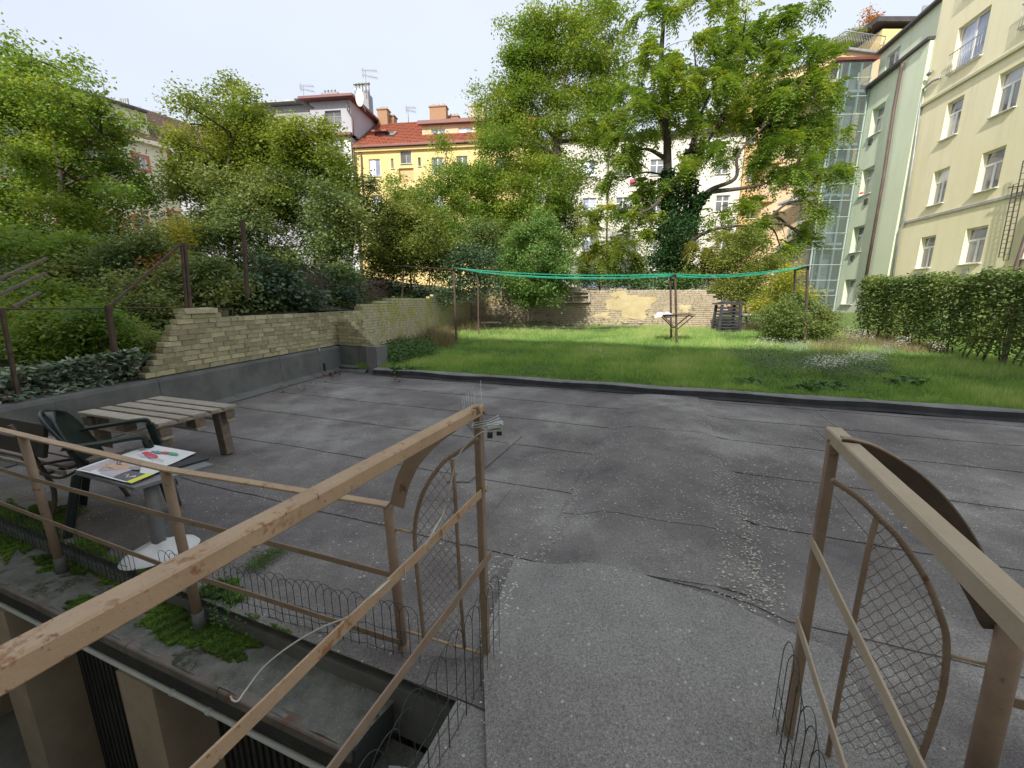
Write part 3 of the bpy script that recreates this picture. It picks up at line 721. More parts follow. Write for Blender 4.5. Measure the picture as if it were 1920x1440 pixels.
# back wall
BA = Vector((-1.95, 19.8, 0)); BB = pt(1352, 605, 16.1); BB.z = 0
bd = (BB-BA).normalized(); bn = Vector((bd.y, -bd.x, 0)); bl = (BB-BA).length
bw = thing('brick_wall', BA.lerp(BB, .5)+Vector((0, 0, .4)), 'long weathered brick garden wall at the far end of the lawn with ochre plaster patches', 'wall')
b = MB()
def backtop(t):
    px = 890+(1352-890)*t; q = vp(px, 541 if px > 1120 else 538, BA, BB); z = q.z
    if t > .93: z -= (t-.93)/.07*.62
    return z
bricks = MB(); k = 0; z = .30
while z < 2.3:
    s = random.uniform(-.2, 0)
    while s < bl:
        L = random.choice((.27, .28, .14)); t = max(0, min(1, s/bl)); tz = backtop(t)+.03*math.sin(s*3)
        if z+.04 < tz and random.random() > .012:
            bricks.box(BA+bd*(s+L/2)+bn*(random.uniform(-.008, .012))+Vector((0, 0, z)), (L-.016, .1, .066), (bd, bn, UP), jit=.004)
        s += L
    z += .08
o = bricks.build('bricks', M['brick2'], bw); o['kind'] = 'stuff'
seg = 30
for i in range(seg):
    t0, t1 = i/seg, (i+1)/seg; tz = min(backtop(t0), backtop(t1))-.05
    b.box(BA.lerp(BB, (t0+t1)/2)-bn*.06+Vector((0, 0, (tz+.2)/2)), (bl/seg, .16, tz-.2), (bd, bn, UP))
b.build('mortar', M['mortar2'], bw)
def blob_patch(px, py, rx, ry, n=26, off=.062):
    pts = []
    for i in range(n):
        a = 2*math.pi*i/n; r = 1+.3*math.sin(a*3+px)+.15*math.sin(a*7)
        q = vp(px+rx*r*math.cos(a), py+ry*r*math.sin(a), BA, BB); pts.append(q+bn*off)
    c = vp(px, py, BA, BB)+bn*(off+.015); m_ = MB(); m_.add([c]+pts, [(0, i+1, (i+1) % n+1) for i in range(n)]); m_.build('plaster_patch', M['render_patch'], bw)
blob_patch(1185, 575, 42, 20); blob_patch(1170, 560, 30, 12, off=.066); blob_patch(1285, 578, 10, 7); blob_patch(1130, 592, 16, 5); blob_patch(930, 560, 18, 12)

# ------------------------------------------------------------------ walkway railing, left
R = dict(mat=M['paint'])
LA = gp(912, 1228, .02); zT = 1.14
hA = gp(896, 768, zT-.02); hB = gp(0, 1258, zT-.02); hd = (hB-hA); hd.z = 0; hd.normalize()
lr = thing('walkway_railing', LA, 'rusty tan railing along the left of the walkway with square handrail and flat lower bars', 'railing')
b = MB(); b.bbar(hA-hd*.012, hA+hd*2.1, .046, .040, .004, n=30, wob=.0004); b.build('handrail', M['paint'], lr)
topA = pt(899, 790, LA.y); 
b = MB(); b.bbar(Vector((LA.x, LA.y, -.02)), Vector((hA.x, hA.y, zT-.04)), .030, .030, .003, up=hd); b.build('post', M['paint2'], lr)
side = Vector((hd.y, -hd.x, 0));  side = side if side.x > 0 else -side
m0 = pt(912, 930, LA.y+.0); 
b = MB(); pz = .775
mA = Vector((hA.x, hA.y, pz))+side*.022
b.bbar(mA-hd*.03, mA+hd*2.0, .006, .036, .001, n=20, wob=.0008); b.build('middle_bar', M['paint'], lr)
mL = Vector((hA.x, hA.y, .47))+side*.022+Vector((LA.x-hA.x, 0, 0))*.7
b = MB(); b.bbar(mL-hd*.02, mL+hd*1.9, .006, .036, .001, n=20, wob=.0008); b.build('lower_bar', M['paint2'], lr)
for (pz_, base) in ((pz, mA), (1.11, Vector((hA.x, hA.y, 1.11))+side*.024)):
    b = MB(); b.tube([base-hd*.002, base-hd*.002+side*.008], .006, 8); b.build('bolt', M['paint2'], lr)
b = MB(); b.bbar(Vector((hA.x, hA.y, 0))+hd*1.75+Vector((0, 0, -.1)), Vector((hA.x, hA.y, zT-.04))+hd*1.75, .03, .03, .003, up=hd); b.build('post', M['paint2'], lr)

# ------------------------------------------------------------------ terrace railing, left
P1, P2, P3 = gp(112, 1048, -.03), gp(372, 1150, -.03), gp(757, 1216, 0)
tr_ = thing('terrace_railing', P2, 'rusty brown railing with round posts and flat bars along the left roof edge', 'railing')
tops = [(42, 818), (310, 882), (728, 950)]; TP = []
for P_, (tx, ty) in zip((P1, P2, P3), tops):
    T = pt(tx, ty, P_.y); TP.append(T); b = MB(); bot = Vector((P_.x, P_.y, P_.z-.10))
    bot2 = T+(bot-T)*1.0
    b.tube([bot2, T], .0215, 16); po = b.build('post', M['paint2'], tr_)
    if P_ is not P3:
        b = MB(); d_ = (T-bot2).normalized(); b.tube([bot2-d_*.005, bot2+d_*.07, bot2+d_*.11], .030, 14, r1=.0245); b.build('felt_collar', M['felt_up'], po)
    else:
        b = MB(); b.tube([bot2, bot2+Vector((0, 0, .13))], .0235, 14); b.build('felt_collar', M['paint2'], po)
P0 = P1+(P1-P2)*1.0; T0 = TP[0]+(TP[0]-TP[1])
b = MB(); b.tube([P0, T0], .0215, 16); b.build('post', M['paint2'], tr_)
def polybar(pts, w_, h_, name, mat, root, up=UP, n=8):
    for a_, b__ in zip(pts[:-1], pts[1:]): pass
    m_ = MB()
    for a_, b__ in zip(pts[:-1], pts[1:]): m_.bbar(a_, b__, w_, h_, .001, up=up, n=n, wob=.0008)
    return m_.build(name, mat, root)
polybar([T0+UP*.008, TP[0]+UP*.008, TP[1]+UP*.008, TP[2]+UP*.008], .040, .010, 'top_bar', M['paint'], tr_)
off = EN*-.024
pm = [vp(-250, 800, P0, P1), vp(60, 892, P1, P2), vp(330, 965, P2, P3), vp(742, 1072, P2, P3)]
polybar([q+off for q in pm], .006, .028, 'middle_bar', M['paint2'], tr_)
pm = [vp(-250, 840, P0, P1), vp(80, 966, P1, P2), vp(348, 1066, P2, P3), vp(755, 1196, P2, P3)]
polybar([q+off for q in pm], .006, .028, 'lower_bar', M['paint2'], tr_)

# quarter-round panel between the two railings
def curve(ptsk, n=8):                                # Catmull-Rom through 3-D points
    out_ = []; Pq = [ptsk[0]*2-ptsk[1]]+ptsk+[ptsk[-1]*2-ptsk[-2]]
    for i in range(1, len(Pq)-2):
        for k in range(n):
            t = k/n; p0, p1, p2, p3 = Pq[i-1], Pq[i], Pq[i+1], Pq[i+2]
            out_.append(.5*((2*p1)+(-p0+p2)*t+(2*p0-5*p1+4*p2-p3)*t*t+(-p0+3*p1-3*p2+p3)*t**3))
    out_.append(ptsk[-1]); return out_
def chainlink(mb, A, B, inner, pitch_, r, holder):
    """diamonds in the vertical plane A-B limited to inner(s,z)->bool"""
    d = (B-A); d.z = 0; L = d.length; d.normalize(); nn = Vector((-d.y, d.x, 0))
    nmax = int(3/pitch_)
    for sgn in (1, -1):
        for k in range(-nmax, nmax):
            run_ = []
            for q in range(0, 240):
                z = .0+q*pitch_/4; s = k*pitch_+sgn*z*.72
                s += 0
                ok = inner(s, z)
                if ok: run_.append(A+d*s+Vector((0, 0, z-A.z))+nn*(.0022*sgn*math.cos(q*math.pi/2)))
                if not ok or q == 239:
                    if len(run_) > 1: mb.tube(run_, r, 5, cap=False)
                    run_ = []
def quarter_panel(name, label, A, B, archpx, tubepx, innerpx, rods, mats, wrap, flatw, platemat=None):
    root = thing(name, Vector((A.x, A.y, 0)), label, 'screen panel')
    d = (B-A); d.z = 0; d.normalize(); nn = Vector((-d.y, d.x, 0))
    arc = curve([vp(x, y, A, B) for x, y in archpx]); n_ = len(arc)
    m_ = MB(); th = []
    for i in range(n_):
        t = (arc[min(i+1, n_-1)]-arc[max(i-1, 0)]).normalized(); th.append(t.cross(nn)*.0022)
    aw = nn if nn.y > 0 else -nn
    ins = []
    for i in range(n_):
        t = (arc[min(i+1, n_-1)]-arc[max(i-1, 0)]).normalized(); q = t.cross(nn).normalized(); q = q if q.dot((arc[0]+arc[-1])/2-UP*.3-arc[n_//2]) > 0 else -q; ins.append(q)
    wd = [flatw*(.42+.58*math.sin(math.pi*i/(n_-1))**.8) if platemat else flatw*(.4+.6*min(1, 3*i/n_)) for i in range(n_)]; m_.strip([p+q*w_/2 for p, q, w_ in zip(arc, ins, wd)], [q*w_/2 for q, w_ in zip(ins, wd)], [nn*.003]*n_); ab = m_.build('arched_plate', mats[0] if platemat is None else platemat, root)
    m_ = MB(); m_.strip([p-q*.002+aw*.012 for p, q in zip(arc, ins)], [aw*.014]*n_, [q*.002 for q in ins]); m_.build('flange', mats[0], ab)
    tube_ = curve([vp(x, y, A, B) for x, y in tubepx]); m_ = MB(); m_.tube(tube_, .0085, 10); m_.build('curved_tube', mats[1], root)
    iv = [vp(x, y, A, B) for x, y in innerpx]; m_ = MB(); m_.tube(iv, .0078, 10); m_.build('inner_tube', mats[1], root)
    for rd in rods: m_ = MB(); m_.tube([vp(x, y, A, B) for x, y in rd], .006, 8); m_.build('rod', mats[2], root)
    # mesh limits
    ts_ = [((p-A).dot(d), p.z) for p in tube_]; is_ = [((p-A).dot(d), p.z) for p in iv]
    zlo = min(is_[-1][1], ts_[-1][1]); 
    def at_z(lst, z):
        for (s0, z0), (s1, z1) in zip(lst[:-1], lst[1:]):
            if (z0-z)*(z1-z) <= 0 and abs(z1-z0) > 1e-6: return s0+(s1-s0)*(z-z0)/(z1-z0)
        return None
    def inner(s, z):
        a_ = at_z(ts_, z); b_ = at_z(is_, z)
        if a_ is None or b_ is None or z < zlo: return False
        lo, hi = min(a_, b_), max(a_, b_); return lo < s < hi
    m_ = MB(); chainlink(m_, Vector((A.x, A.y, 0)), B, inner, wrap, .0013, root); o = m_.build('wire_mesh', M['mesh'], root)
    # wire wrapped round the tubes
    m_ = MB()
    for lst in (tube_, [iv[0].lerp(iv[-1], i/24) for i in range(25)]):
        for i in range(2, len(lst)-1, 2):
            c_ = lst[i]; t = (lst[i+1]-lst[i-1]).normalized(); u_ = t.cross(nn).normalized()
            if c_.z < zlo: continue
            m_.tube([c_+(u_*math.cos(a_)+nn*math.sin(a_))*.0102+t*(.004*a_) for a_ in (0, 1.2, 2.4, 3.6, 4.8, 6.0)], .0012, 4, cap=False)
    o = m_.build('wire_wrapping', M['mesh'], root); o['kind'] = 'stuff'
    return root
PA = Vector((LA.x, LA.y, 0)); 
quarter_panel('arched_wire_panel', 'tan quarter-round panel of chain-link mesh between the left railings', Vector((P3.x, P3.y, 0)), Vector((LA.x, LA.y, 0)),
    [(898, 764), (870, 772), (838, 787), (798, 818), (764, 858), (744, 900), (733, 945)],
    [(896, 822), (868, 842), (832, 866), (803, 905), (786, 945), (778, 990), (780, 1050), (788, 1130), (795, 1196)],
    [(848, 862), (853, 920), (858, 1010), (864, 1120), (871, 1214)],
    [[(738, 991), (777, 999)], [(752, 1180), (903, 1226)]], (M['paint2'], M['paint2'], M['paint']), .036, .058)

# ------------------------------------------------------------------ walkway railing, right
RB = gp(1474, 1395, .02)
gA = gp(1572, 822, zT-.02); gB = gp(1935, 1175, zT-.02); gd = (gB-gA); gd.z = 0; gd.normalize()
rr = thing('walkway_railing', RB, 'beige painted railing on the right of the walkway with square handrail and slim lower bars', 'railing')
b = MB(); b.bbar(gA-gd*.055, gA+gd*1.7, .046, .042, .004, n=30, wob=.0004); b.build('handrail', M['paintR'], rr)
b = MB(); tb = pt(1549, 845, RB.y); b.bbar(Vector((RB.x, RB.y, -.02)), Vector((gA.x-.012, gA.y, zT-.04)), .030, .030, .003, up=gd); b.build('post', M['paint2'], rr)
sideR = Vector((gd.y, -gd.x, 0)); sideR = sideR if sideR.x < 0 else -sideR
for z_, nm_ in ((.765, 'middle_bar'), (.47, 'lower_bar')):
    base = Vector((RB.x, RB.y, z_)).lerp(Vector((gA.x, gA.y, z_)), z_/zT)+sideR*.022
    b = MB(); b.bbar(base-gd*.02, base+gd*1.6, .006, .032, .001, n=14, wob=.0006); b.build(nm_, M['paintR'], rr)
b = MB(); base = Vector((gA.x, gA.y, 1.11))+sideR*.02; b.tube([base, base+sideR*.008], .006, 8); b.build('bolt', M['paint2'], rr)
CC = pt(1838, 1440, .94); CT = pt(1897, 1182, .94); CB = CT+(CC-CT)*(CT.z/max(CT.z-CC.z, .01))
tr2 = thing('terrace_railing', CB, 'thick brown post and low bars of the right-hand roof railing at the frame edge', 'railing')
b = MB(); b.tube([CB, CT], .030, 18); b.build('post', M['paint2'], tr2)
dR = ED
for z_, nm_ in ((CT.z, 'top_bar'), (.45, 'middle_bar'), (.2, 'lower_bar')):
    q = CB.lerp(CT, z_/CT.z)
    b = MB(); b.bbar(q, q+dR*3.2, .03 if nm_ == 'top_bar' else .008, .01 if nm_ == 'top_bar' else .03, .001, n=10); b.build(nm_, M['paint2'], tr2)
b = MB(); q = CB+dR*1.25; b.tube([q, q+Vector((0, 0, CT.z))], .0215, 16); b.build('post', M['paint2'], tr2)
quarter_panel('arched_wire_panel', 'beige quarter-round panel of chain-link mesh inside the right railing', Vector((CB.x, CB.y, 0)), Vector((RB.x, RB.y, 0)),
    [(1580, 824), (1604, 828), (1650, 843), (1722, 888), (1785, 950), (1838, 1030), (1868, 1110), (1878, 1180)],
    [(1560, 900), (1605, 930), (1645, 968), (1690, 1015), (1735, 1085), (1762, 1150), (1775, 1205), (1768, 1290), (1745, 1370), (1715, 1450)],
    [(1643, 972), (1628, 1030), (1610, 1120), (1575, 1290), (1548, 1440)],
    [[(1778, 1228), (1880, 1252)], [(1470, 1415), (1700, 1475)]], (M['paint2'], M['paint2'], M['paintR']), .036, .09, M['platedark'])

# ------------------------------------------------------------------ wire border fencing
def arch_fence(name, label, A, B, h, step, group=None, zbase=0):
    root = thing(name, A, label, 'wire fence', group); d = B-A; L = d.length; d.normalize(); n_ = int(L/step); nn = Vector((-d.y, d.x, 0)).normalized()
    m_ = MB()
    for i in range(n_+1):
        s0 = A+d*(i*step); s1 = A+d*(i*step+step*2.0); z_off = random.uniform(-.008, .008); ln = random.uniform(-.012, .012)
        pts = [s0+nn*.002*(i % 2)+UP*-.01]
        hh = h+z_off
        pts.append(s0+UP*(hh-step))
        for k in range(1, 10):
            a_ = math.pi*k/10; c_ = (s0+s1)/2; pts.append(c_-d*math.cos(a_)*step+UP*(hh-step+math.sin(a_)*step*1.15)+nn*(ln*math.sin(a_)))
        pts += [s1+UP*(hh-step), s1+UP*-.01]
        m_.tube(pts, .0014, 5, cap=False)
    m_.build('wire_arches', M['wire'], root)
    for z_ in (.03, h*.5, h*.28):
        m2 = MB(); pts = [A+d*(L*k/40)+UP*(z_+.004*math.sin(k*1.3))+nn*.003*math.sin(k*2.2) for k in range(41)]; m2.tube(pts, .0016, 5); m2.build('line_wire', M['wire'], root)
    return root
fo = EN*.03
fa, fb = gp(395, 1180, -.1), gp(742, 1258, -.02)
arch_fence('wire_border_fence', 'dark arched wire border fence below the left terrace railing', gp(300, 1120, -.06)+fo, P3+Vector((.02, -.06, 0)), .28, .045)
arch_fence('wire_border_fence', 'arched wire border fence on the mossy edge at far left', P1+(P1-P2)*.9+fo, gp(235, 1105, -.06)+fo, .24, .045)
la = Vector((LA.x, LA.y, 0))+side*.04
arch_fence('wire_border_fence', 'dark arched wire border fence tied along the left walkway railing', Vector((hA.x, hA.y, .0))*0+la-hd*.05, la+hd*1.15, .42, .062)
ra = Vector((RB.x, RB.y, 0))+sideR*.04
arch_fence('wire_border_fence', 'dark wire border fence tied to the foot of the right walkway railing', ra-gd*.04, ra+gd*.7, .42, .062)
b = MB(); q = pt(882, 1005, LA.y); b.tube([pt(884, 1030, LA.y), pt(886, 1235, LA.y)], .0018, 5); 
# ------------------------------------------------------------------ clamp, aerial rods and cable on the left railing
clp = thing('antenna_clamp', pt(915, 800, LA.y), 'shiny galvanised double U-bolt clamp on the top of the left railing post', 'clamp')
c0_ = pt(917, 797, LA.y)
b = MB(); b.box(c0_+Vector((.02, .0, 0)), (.06, .045, .012), (Vector((1, .2, .15)).normalized(), Vector((-.2, 1, 0)).normalized(), Vector((-.15, 0, 1)).normalized())); 
b.box(c0_+Vector((.022, .0, -.016)), (.055, .04, .006)); b.build('clamp_plate', M['galv'], clp)
for dy, dz in ((-.016, .004), (.016, .010)):
    b = MB(); a0 = c0_+Vector((-.055, dy*1.0, -.006)); b.tube(curve([a0+Vector((.095, 0, .018+dz)), a0+Vector((.05, 0, .010)), a0+Vector((.0, .0, .0)), a0+Vector((-.012, .012, .0)), a0+Vector((.0, .026, .004)), a0+Vector((.05, .03, .010)), a0+Vector((.09, .03, .020+dz))], 5), .0028, 8); b.build('u_bolt', M['galv'], clp)
for dx, dy in ((.0, -.02), (.034, .012)):
    b = MB(); b.box(c0_+Vector((.005+dx, dy-.01, -.031)), (.020, .020, .018)); b.build('rubber_block', M['black'], clp)
for dx, dy in ((.045, -.015), (.045, .012)):
    b = MB(); b.tube([c0_+Vector((dx, dy, .004)), c0_+Vector((dx+.006, dy, .012))], .007, 6); b.build('nut', M['galv'], clp)
ar = thing('wire_rods', pt(893, 815, LA.y+.05), 'row of thin upright metal rods behind the end of the left handrail', 'rods')
for (x0, y0, x1, y1) in ((865, 747, 876, 800), (869, 745, 878, 803), (874, 741, 881, 806), (878, 738, 884, 808), (883, 735, 886, 811), (887, 733, 889, 814), (890, 732, 892, 818), (901, 715, 910, 870)):
    b = MB(); b.tube([pt(x0, y0, LA.y+.07), pt(x1, y1, LA.y+.055)], .0011, 5); b.tube([pt(x0, y0, LA.y+.07), pt(x0, y0-1.5, LA.y+.07)], .0022, 5); b.build('rod', M['galv'], ar)
b = MB(); b.tube([pt(876, 796, LA.y+.06), pt(912, 806, LA.y+.05)], .0022, 5); b.build('cross_bar', M['galv'], ar)
cp_ = [pt(914, 808, LA.y-.02), pt(900, 812, LA.y-.03), pt(880, 828, LA.y-.03), pt(862, 850, LA.y-.03), pt(850, 885, LA.y-.03), pt(843, 920, LA.y-.03), pt(832, 960, LA.y-.03)]
def onbar(px, py): return vp(px, py, mA, mA+hd)
cp_ += [onbar(818, 993)+UP*.012, onbar(790, 1035)+UP*.006, onbar(740, 1082)+UP*.006, onbar(690, 1130)+UP*.008]
cp_ += [gp(660, 1153, .62), gp(600, 1178, .55), gp(545, 1210, .5), gp(495, 1250, .45), gp(460, 1295, .42), gp(446, 1314, .42), gp(436, 1313, .42), gp(432, 1305, .43)]
b = MB(); b.tube(curve(cp_, 6), .0026, 8); o = b.build('loose_cable', M['cable']); tag(o, 'pale cable hanging from the clamp, tied to the bar with its end curling loose', 'cable')
for (x, y) in ((828, 1003), (757, 1075)):
    q = onbar(x, y); b = MB(); b.tube([q+UP*.022+side*.006, q-UP*.02+side*.006, q-UP*.03-hd*.004+side*.008], .0014, 5); o = b.build('cable_tie', M['cable'])
    tag(o, 'white cable tie round the middle bar '+('near the chain-link panel' if x > 800 else 'lower down beside the brown post'), 'cable tie')

# ------------------------------------------------------------------ pallet table
tz = .51
q00, q01, q11, q10 = gp(160, 773, tz), gp(290, 742, tz), gp(430, 757, tz), gp(310, 797, tz)
pt_t = thing('pallet_table', (q00+q11)/2-UP*tz, 'low grey table made from a wooden pallet on four thick legs', 'table')
a_, b_, c_, d_ = q00, q10, q11, q01     # near-left, near-right, far-right, far-left
lx = ((b_-a_)+(c_-d_))/2; ly = ((d_-a_)+(c_-b_))/2; cen = (a_+b_+c_+d_)/4; cen.z = tz
Lx, Ly = lx.length, ly.length; lx.normalize(); ly = (ly-lx*ly.dot(lx)).normalized()
wds = (.125, .088, .125, .088, .125); gap = (Ly-sum(wds))/4; y_ = -Ly/2
for w__ in wds:
    b = MB(); y0 = y_+w__/2; b.bbar(cen+lx*(-Lx/2+random.uniform(-.012, .012))+ly*y0-UP*.011, cen+lx*(Lx/2+random.uniform(-.012, .012))+ly*y0-UP*.011, w__, .022, .003, n=6, wob=.001); b.build('slat', M['wood'], pt_t); y_ += w__+gap
for xo in (-Lx/2+.07, 0, Lx/2-.07):
    b = MB(); b.bbar(cen+lx*xo-ly*Ly/2-UP*.035, cen+lx*xo+ly*Ly/2-UP*.035, .1, .022, .003); b.build('cross_board', M['wood'], pt_t)
for yo in (-Ly/2+.06, 0, Ly/2-.06):
    for xo in (-Lx/2+.08, 0, Lx/2-.08):
        b = MB(); b.box(cen+lx*xo+ly*yo-UP*.09, (.13, .09, .085), (lx, ly, UP), jit=.003); b.build('block', M['wood2'], pt_t)
    b = MB(); b.bbar(cen-lx*Lx/2+ly*yo-UP*.144, cen+lx*Lx/2+ly*yo-UP*.144, .095, .02, .003, n=4, wob=.001); b.build('bottom_board', M['wood'], pt_t)
for (sx, sy, ln) in ((-1, -1, 0), (1, -1, 0), (1, 1, .02), (-1, 1, 0)):
    c__ = cen+lx*sx*(Lx/2-.14)+ly*sy*(Ly/2-.09); f_ = c__+lx*sx*.05; b = MB()
    b.bbar(Vector((f_.x, f_.y, .012)), c__-UP*.045, .10, .085, .004, up=ly); b.build('leg', M['wood2'], pt_t)

# ------------------------------------------------------------------ small table with prints, round white base
dz = .50
t00, t10, t11, t01 = gp(140, 884, dz), gp(252, 914, dz), gp(400, 870, dz), gp(288, 836, dz)
st = thing('side_table', gp(300, 1040, 0), 'small grey-topped side table on a thick stem with an oval white foot', 'table')
b = MB(); b.prism([tuple(t00[:2]), tuple(t10[:2]), tuple(t11[:2]), tuple(t01[:2])], dz-.022, dz-.002); b.build('table_top', M['greyplastic'], st)
ctr = gp(303, 1040, 0); b = MB(); tcn = (t00+t11)/2; 
b.tube([Vector((ctr.x, ctr.y, .06)), Vector((ctr.x-.02, ctr.y+.03, .3)), Vector((ctr.x-.03, ctr.y+.05, dz-.02))], .036, 16); b.build('stem', M['greyplastic'], st)
b = MB(); vs = []; fs = []; nr, nsg = 10, 40
mjd = (gp(385, 1015, .03)-gp(228, 1070, .03)); maj = mjd.length/2; mjd.normalize(); mnd = Vector((-mjd.y, mjd.x, 0))
for i in range(nr+1):
    r = i/nr
    for k in range(nsg):
        a = 2*math.pi*k/nsg; zz = .075-.055*r**1.4+(.012*math.sin(a*2+1)**2*math.sin(r*math.pi)) if r < .97 else .004
        if .15 < r < .3: zz += .01
        vs.append(ctr+mjd*maj*r*math.cos(a)+mnd*maj*.72*r*math.sin(a)+UP*(zz+.012))
for i in range(nr):
    for k in range(nsg): fs.append((i*nsg+k, (i+1)*nsg+k, (i+1)*nsg+(k+1) % nsg, i*nsg+(k+1) % nsg))
b.add(vs, fs, True); b.build('white_foot', M['white'], st)
b = MB(); b.tube([gp(318, 878, dz-.03), gp(338, 948, 0)+UP*.01], .012, 8); b.build('strut', M['greyplastic'], st)
# prints
def plane_frame(o_, x_, y_): return lambda u, v, h=0: o_+x_*u+y_*v+UP*h
def sheet(name, label, o_, X_, Y_, mat, curlc=0):
    n_ = 8; m_ = MB(); vs = []; fs = []
    for j in range(n_+1):
        for i in range(n_+1):
            u, v = i/n_, j/n_; z_ = .003*math.sin(u*5+v*3)+curlc*max(0, u-.7)**2*max(0, v)
            vs.append(o_+X_*u+Y_*v+UP*z_)
    for j in range(n_):
        for i in range(n_): q = j*(n_+1)+i; fs.append((q, q+1, q+n_+2, q+n_+1))
    m_.add(vs, fs, True); vs2 = [(v[0], v[1], v[2]) for v in vs]
    o = m_.build(name, mat); tag(o, label, 'print'); return o
def marks(o, o_, X_, Y_, polys):
    root = o; k_ = 0
    for (nm_, mt, pl, h) in polys:
        m_ = MB(); m_.add([o_+X_*u+Y_*v+UP*(h+.003*math.sin(u*5+v*3)) for u, v in pl], [tuple(range(len(pl)))]); m_.build(nm_, M[mt], root)
def blob(cx, cy, rx, ry, n_=12, w_=.25, rot=0):
    r_ = []
    for k in range(n_):
        a = 2*math.pi*k/n_; q = 1+random.uniform(-w_, w_); x, y = rx*q*math.cos(a), ry*q*math.sin(a)
        r_.append((cx+x*math.cos(rot)-y*math.sin(rot), cy+x*math.sin(rot)+y*math.cos(rot)))
    return r_
def stroke(pts, w_):
    L_, R_ = [], []
    for i, p in enumerate(pts):
        a = pts[max(i-1, 0)]; c = pts[min(i+1, len(pts)-1)]; dx, dy = c[0]-a[0], c[1]-a[1]; l = math.hypot(dx, dy) or 1
        ww = w_*(.4+.6*math.sin(math.pi*(i+.5)/len(pts)))
        L_.append((p[0]-dy/l*ww, p[1]+dx/l*ww)); R_.append((p[0]+dy/l*ww, p[1]-dx/l*ww))
    return L_+R_[::-1]
# left print: lilac artwork with a dark caption box and yellow strip
o1 = gp(141, 881, dz+.012); x1 = gp(247, 906, dz+.012)-o1; y1 = gp(215, 856, dz+.012)-o1
b = MB(); e1 = [o1, o1+x1, o1+x1+y1, o1+y1]
pr1 = sheet('art_print', 'lilac art print with peach scribble and dark caption box, lying on the side table', o1, x1, y1, M['paper'])
marks(pr1, o1, x1, y1, [('printed_area', 'ink_lilac', [(.06, .06), (.62, .06), (.66, .9), (.06, .9)], .002), ('caption_box', 'ink_dark', [(.64, .05), (.96, .05), (.96, .5), (.64, .5)], .002),
    ('yellow_strip', 'ink_yellow', [(.9, -.0), (1.0, -.0), (1.02, .55), (.92, .55)], .0035), ('figure', 'ink_peach', blob(.4, .5, .17, .12), .0045), ('figure', 'ink_peach', blob(.5, .62, .1, .08), .0052), ('figure', 'ink_grey', blob(.62, .66, .1, .1), .006)]+
    [('scribble', 'ink_peach', stroke([(.15+i*.05, .3+.1*math.sin(i*1.3+j)+j*.15) for i in range(8)], .012), .0065) for j in range(4)]+
    [('scribble', 'ink_dark', stroke([(.15+i*.04, .72+.1*math.sin(i*.8+j)) for i in range(7)], .009), .0070) for j in range(2)]+
    [('scribble', 'paper', stroke([(.7+i*.03, .25+.08*math.sin(i*1.5)) for i in range(7)], .008), .0050)])
o2 = gp(249, 908, dz+.020); x2 = gp(394, 858, dz+.020)-o2; o2 = gp(215, 858, dz+.018)+Vector((0, 0, 0)); x2 = gp(286, 833, dz+.018)-o2; y2 = gp(300, 878, dz+.018)-o2
pr2 = sheet('art_print', 'white art print with red and green brush marks, on the side table', o2, x2, y2, M['paper'], .02)
marks(pr2, o2, x2, y2, [('brush_mark', 'ink_red', blob(.42, .47, .1, .16, rot=.3), .004), ('brush_mark', 'ink_red', blob(.5, .3, .08, .1), .0046), ('brush_mark', 'ink_teal', blob(.66, .42, .07, .14), .0052), ('brush_mark', 'ink_red', blob(.7, .55, .07, .1), .0058), ('brush_mark', 'ink_green', blob(.72, .72, .06, .13, rot=.2), .0064), ('brush_mark', 'ink_grey', blob(.62, .08, .08, .06), .0070)]+
    [('scribble', 'ink_grey', stroke([(.3+.05*math.sin(i*2+j), .25+i*.075) for i in range(9)], .006), .0076+.0005*j) for j in range(3)])
b = MB(); b.prism([tuple(v[:2]) for v in (gp(245, 903, dz), gp(300, 888, dz), gp(392, 862, dz), gp(288, 838, dz), gp(180, 868, dz))], dz-.0005, dz+.010); o = b.build('black_folder', M['black']); tag(o, 'black folder under the prints on the side table', 'folder')

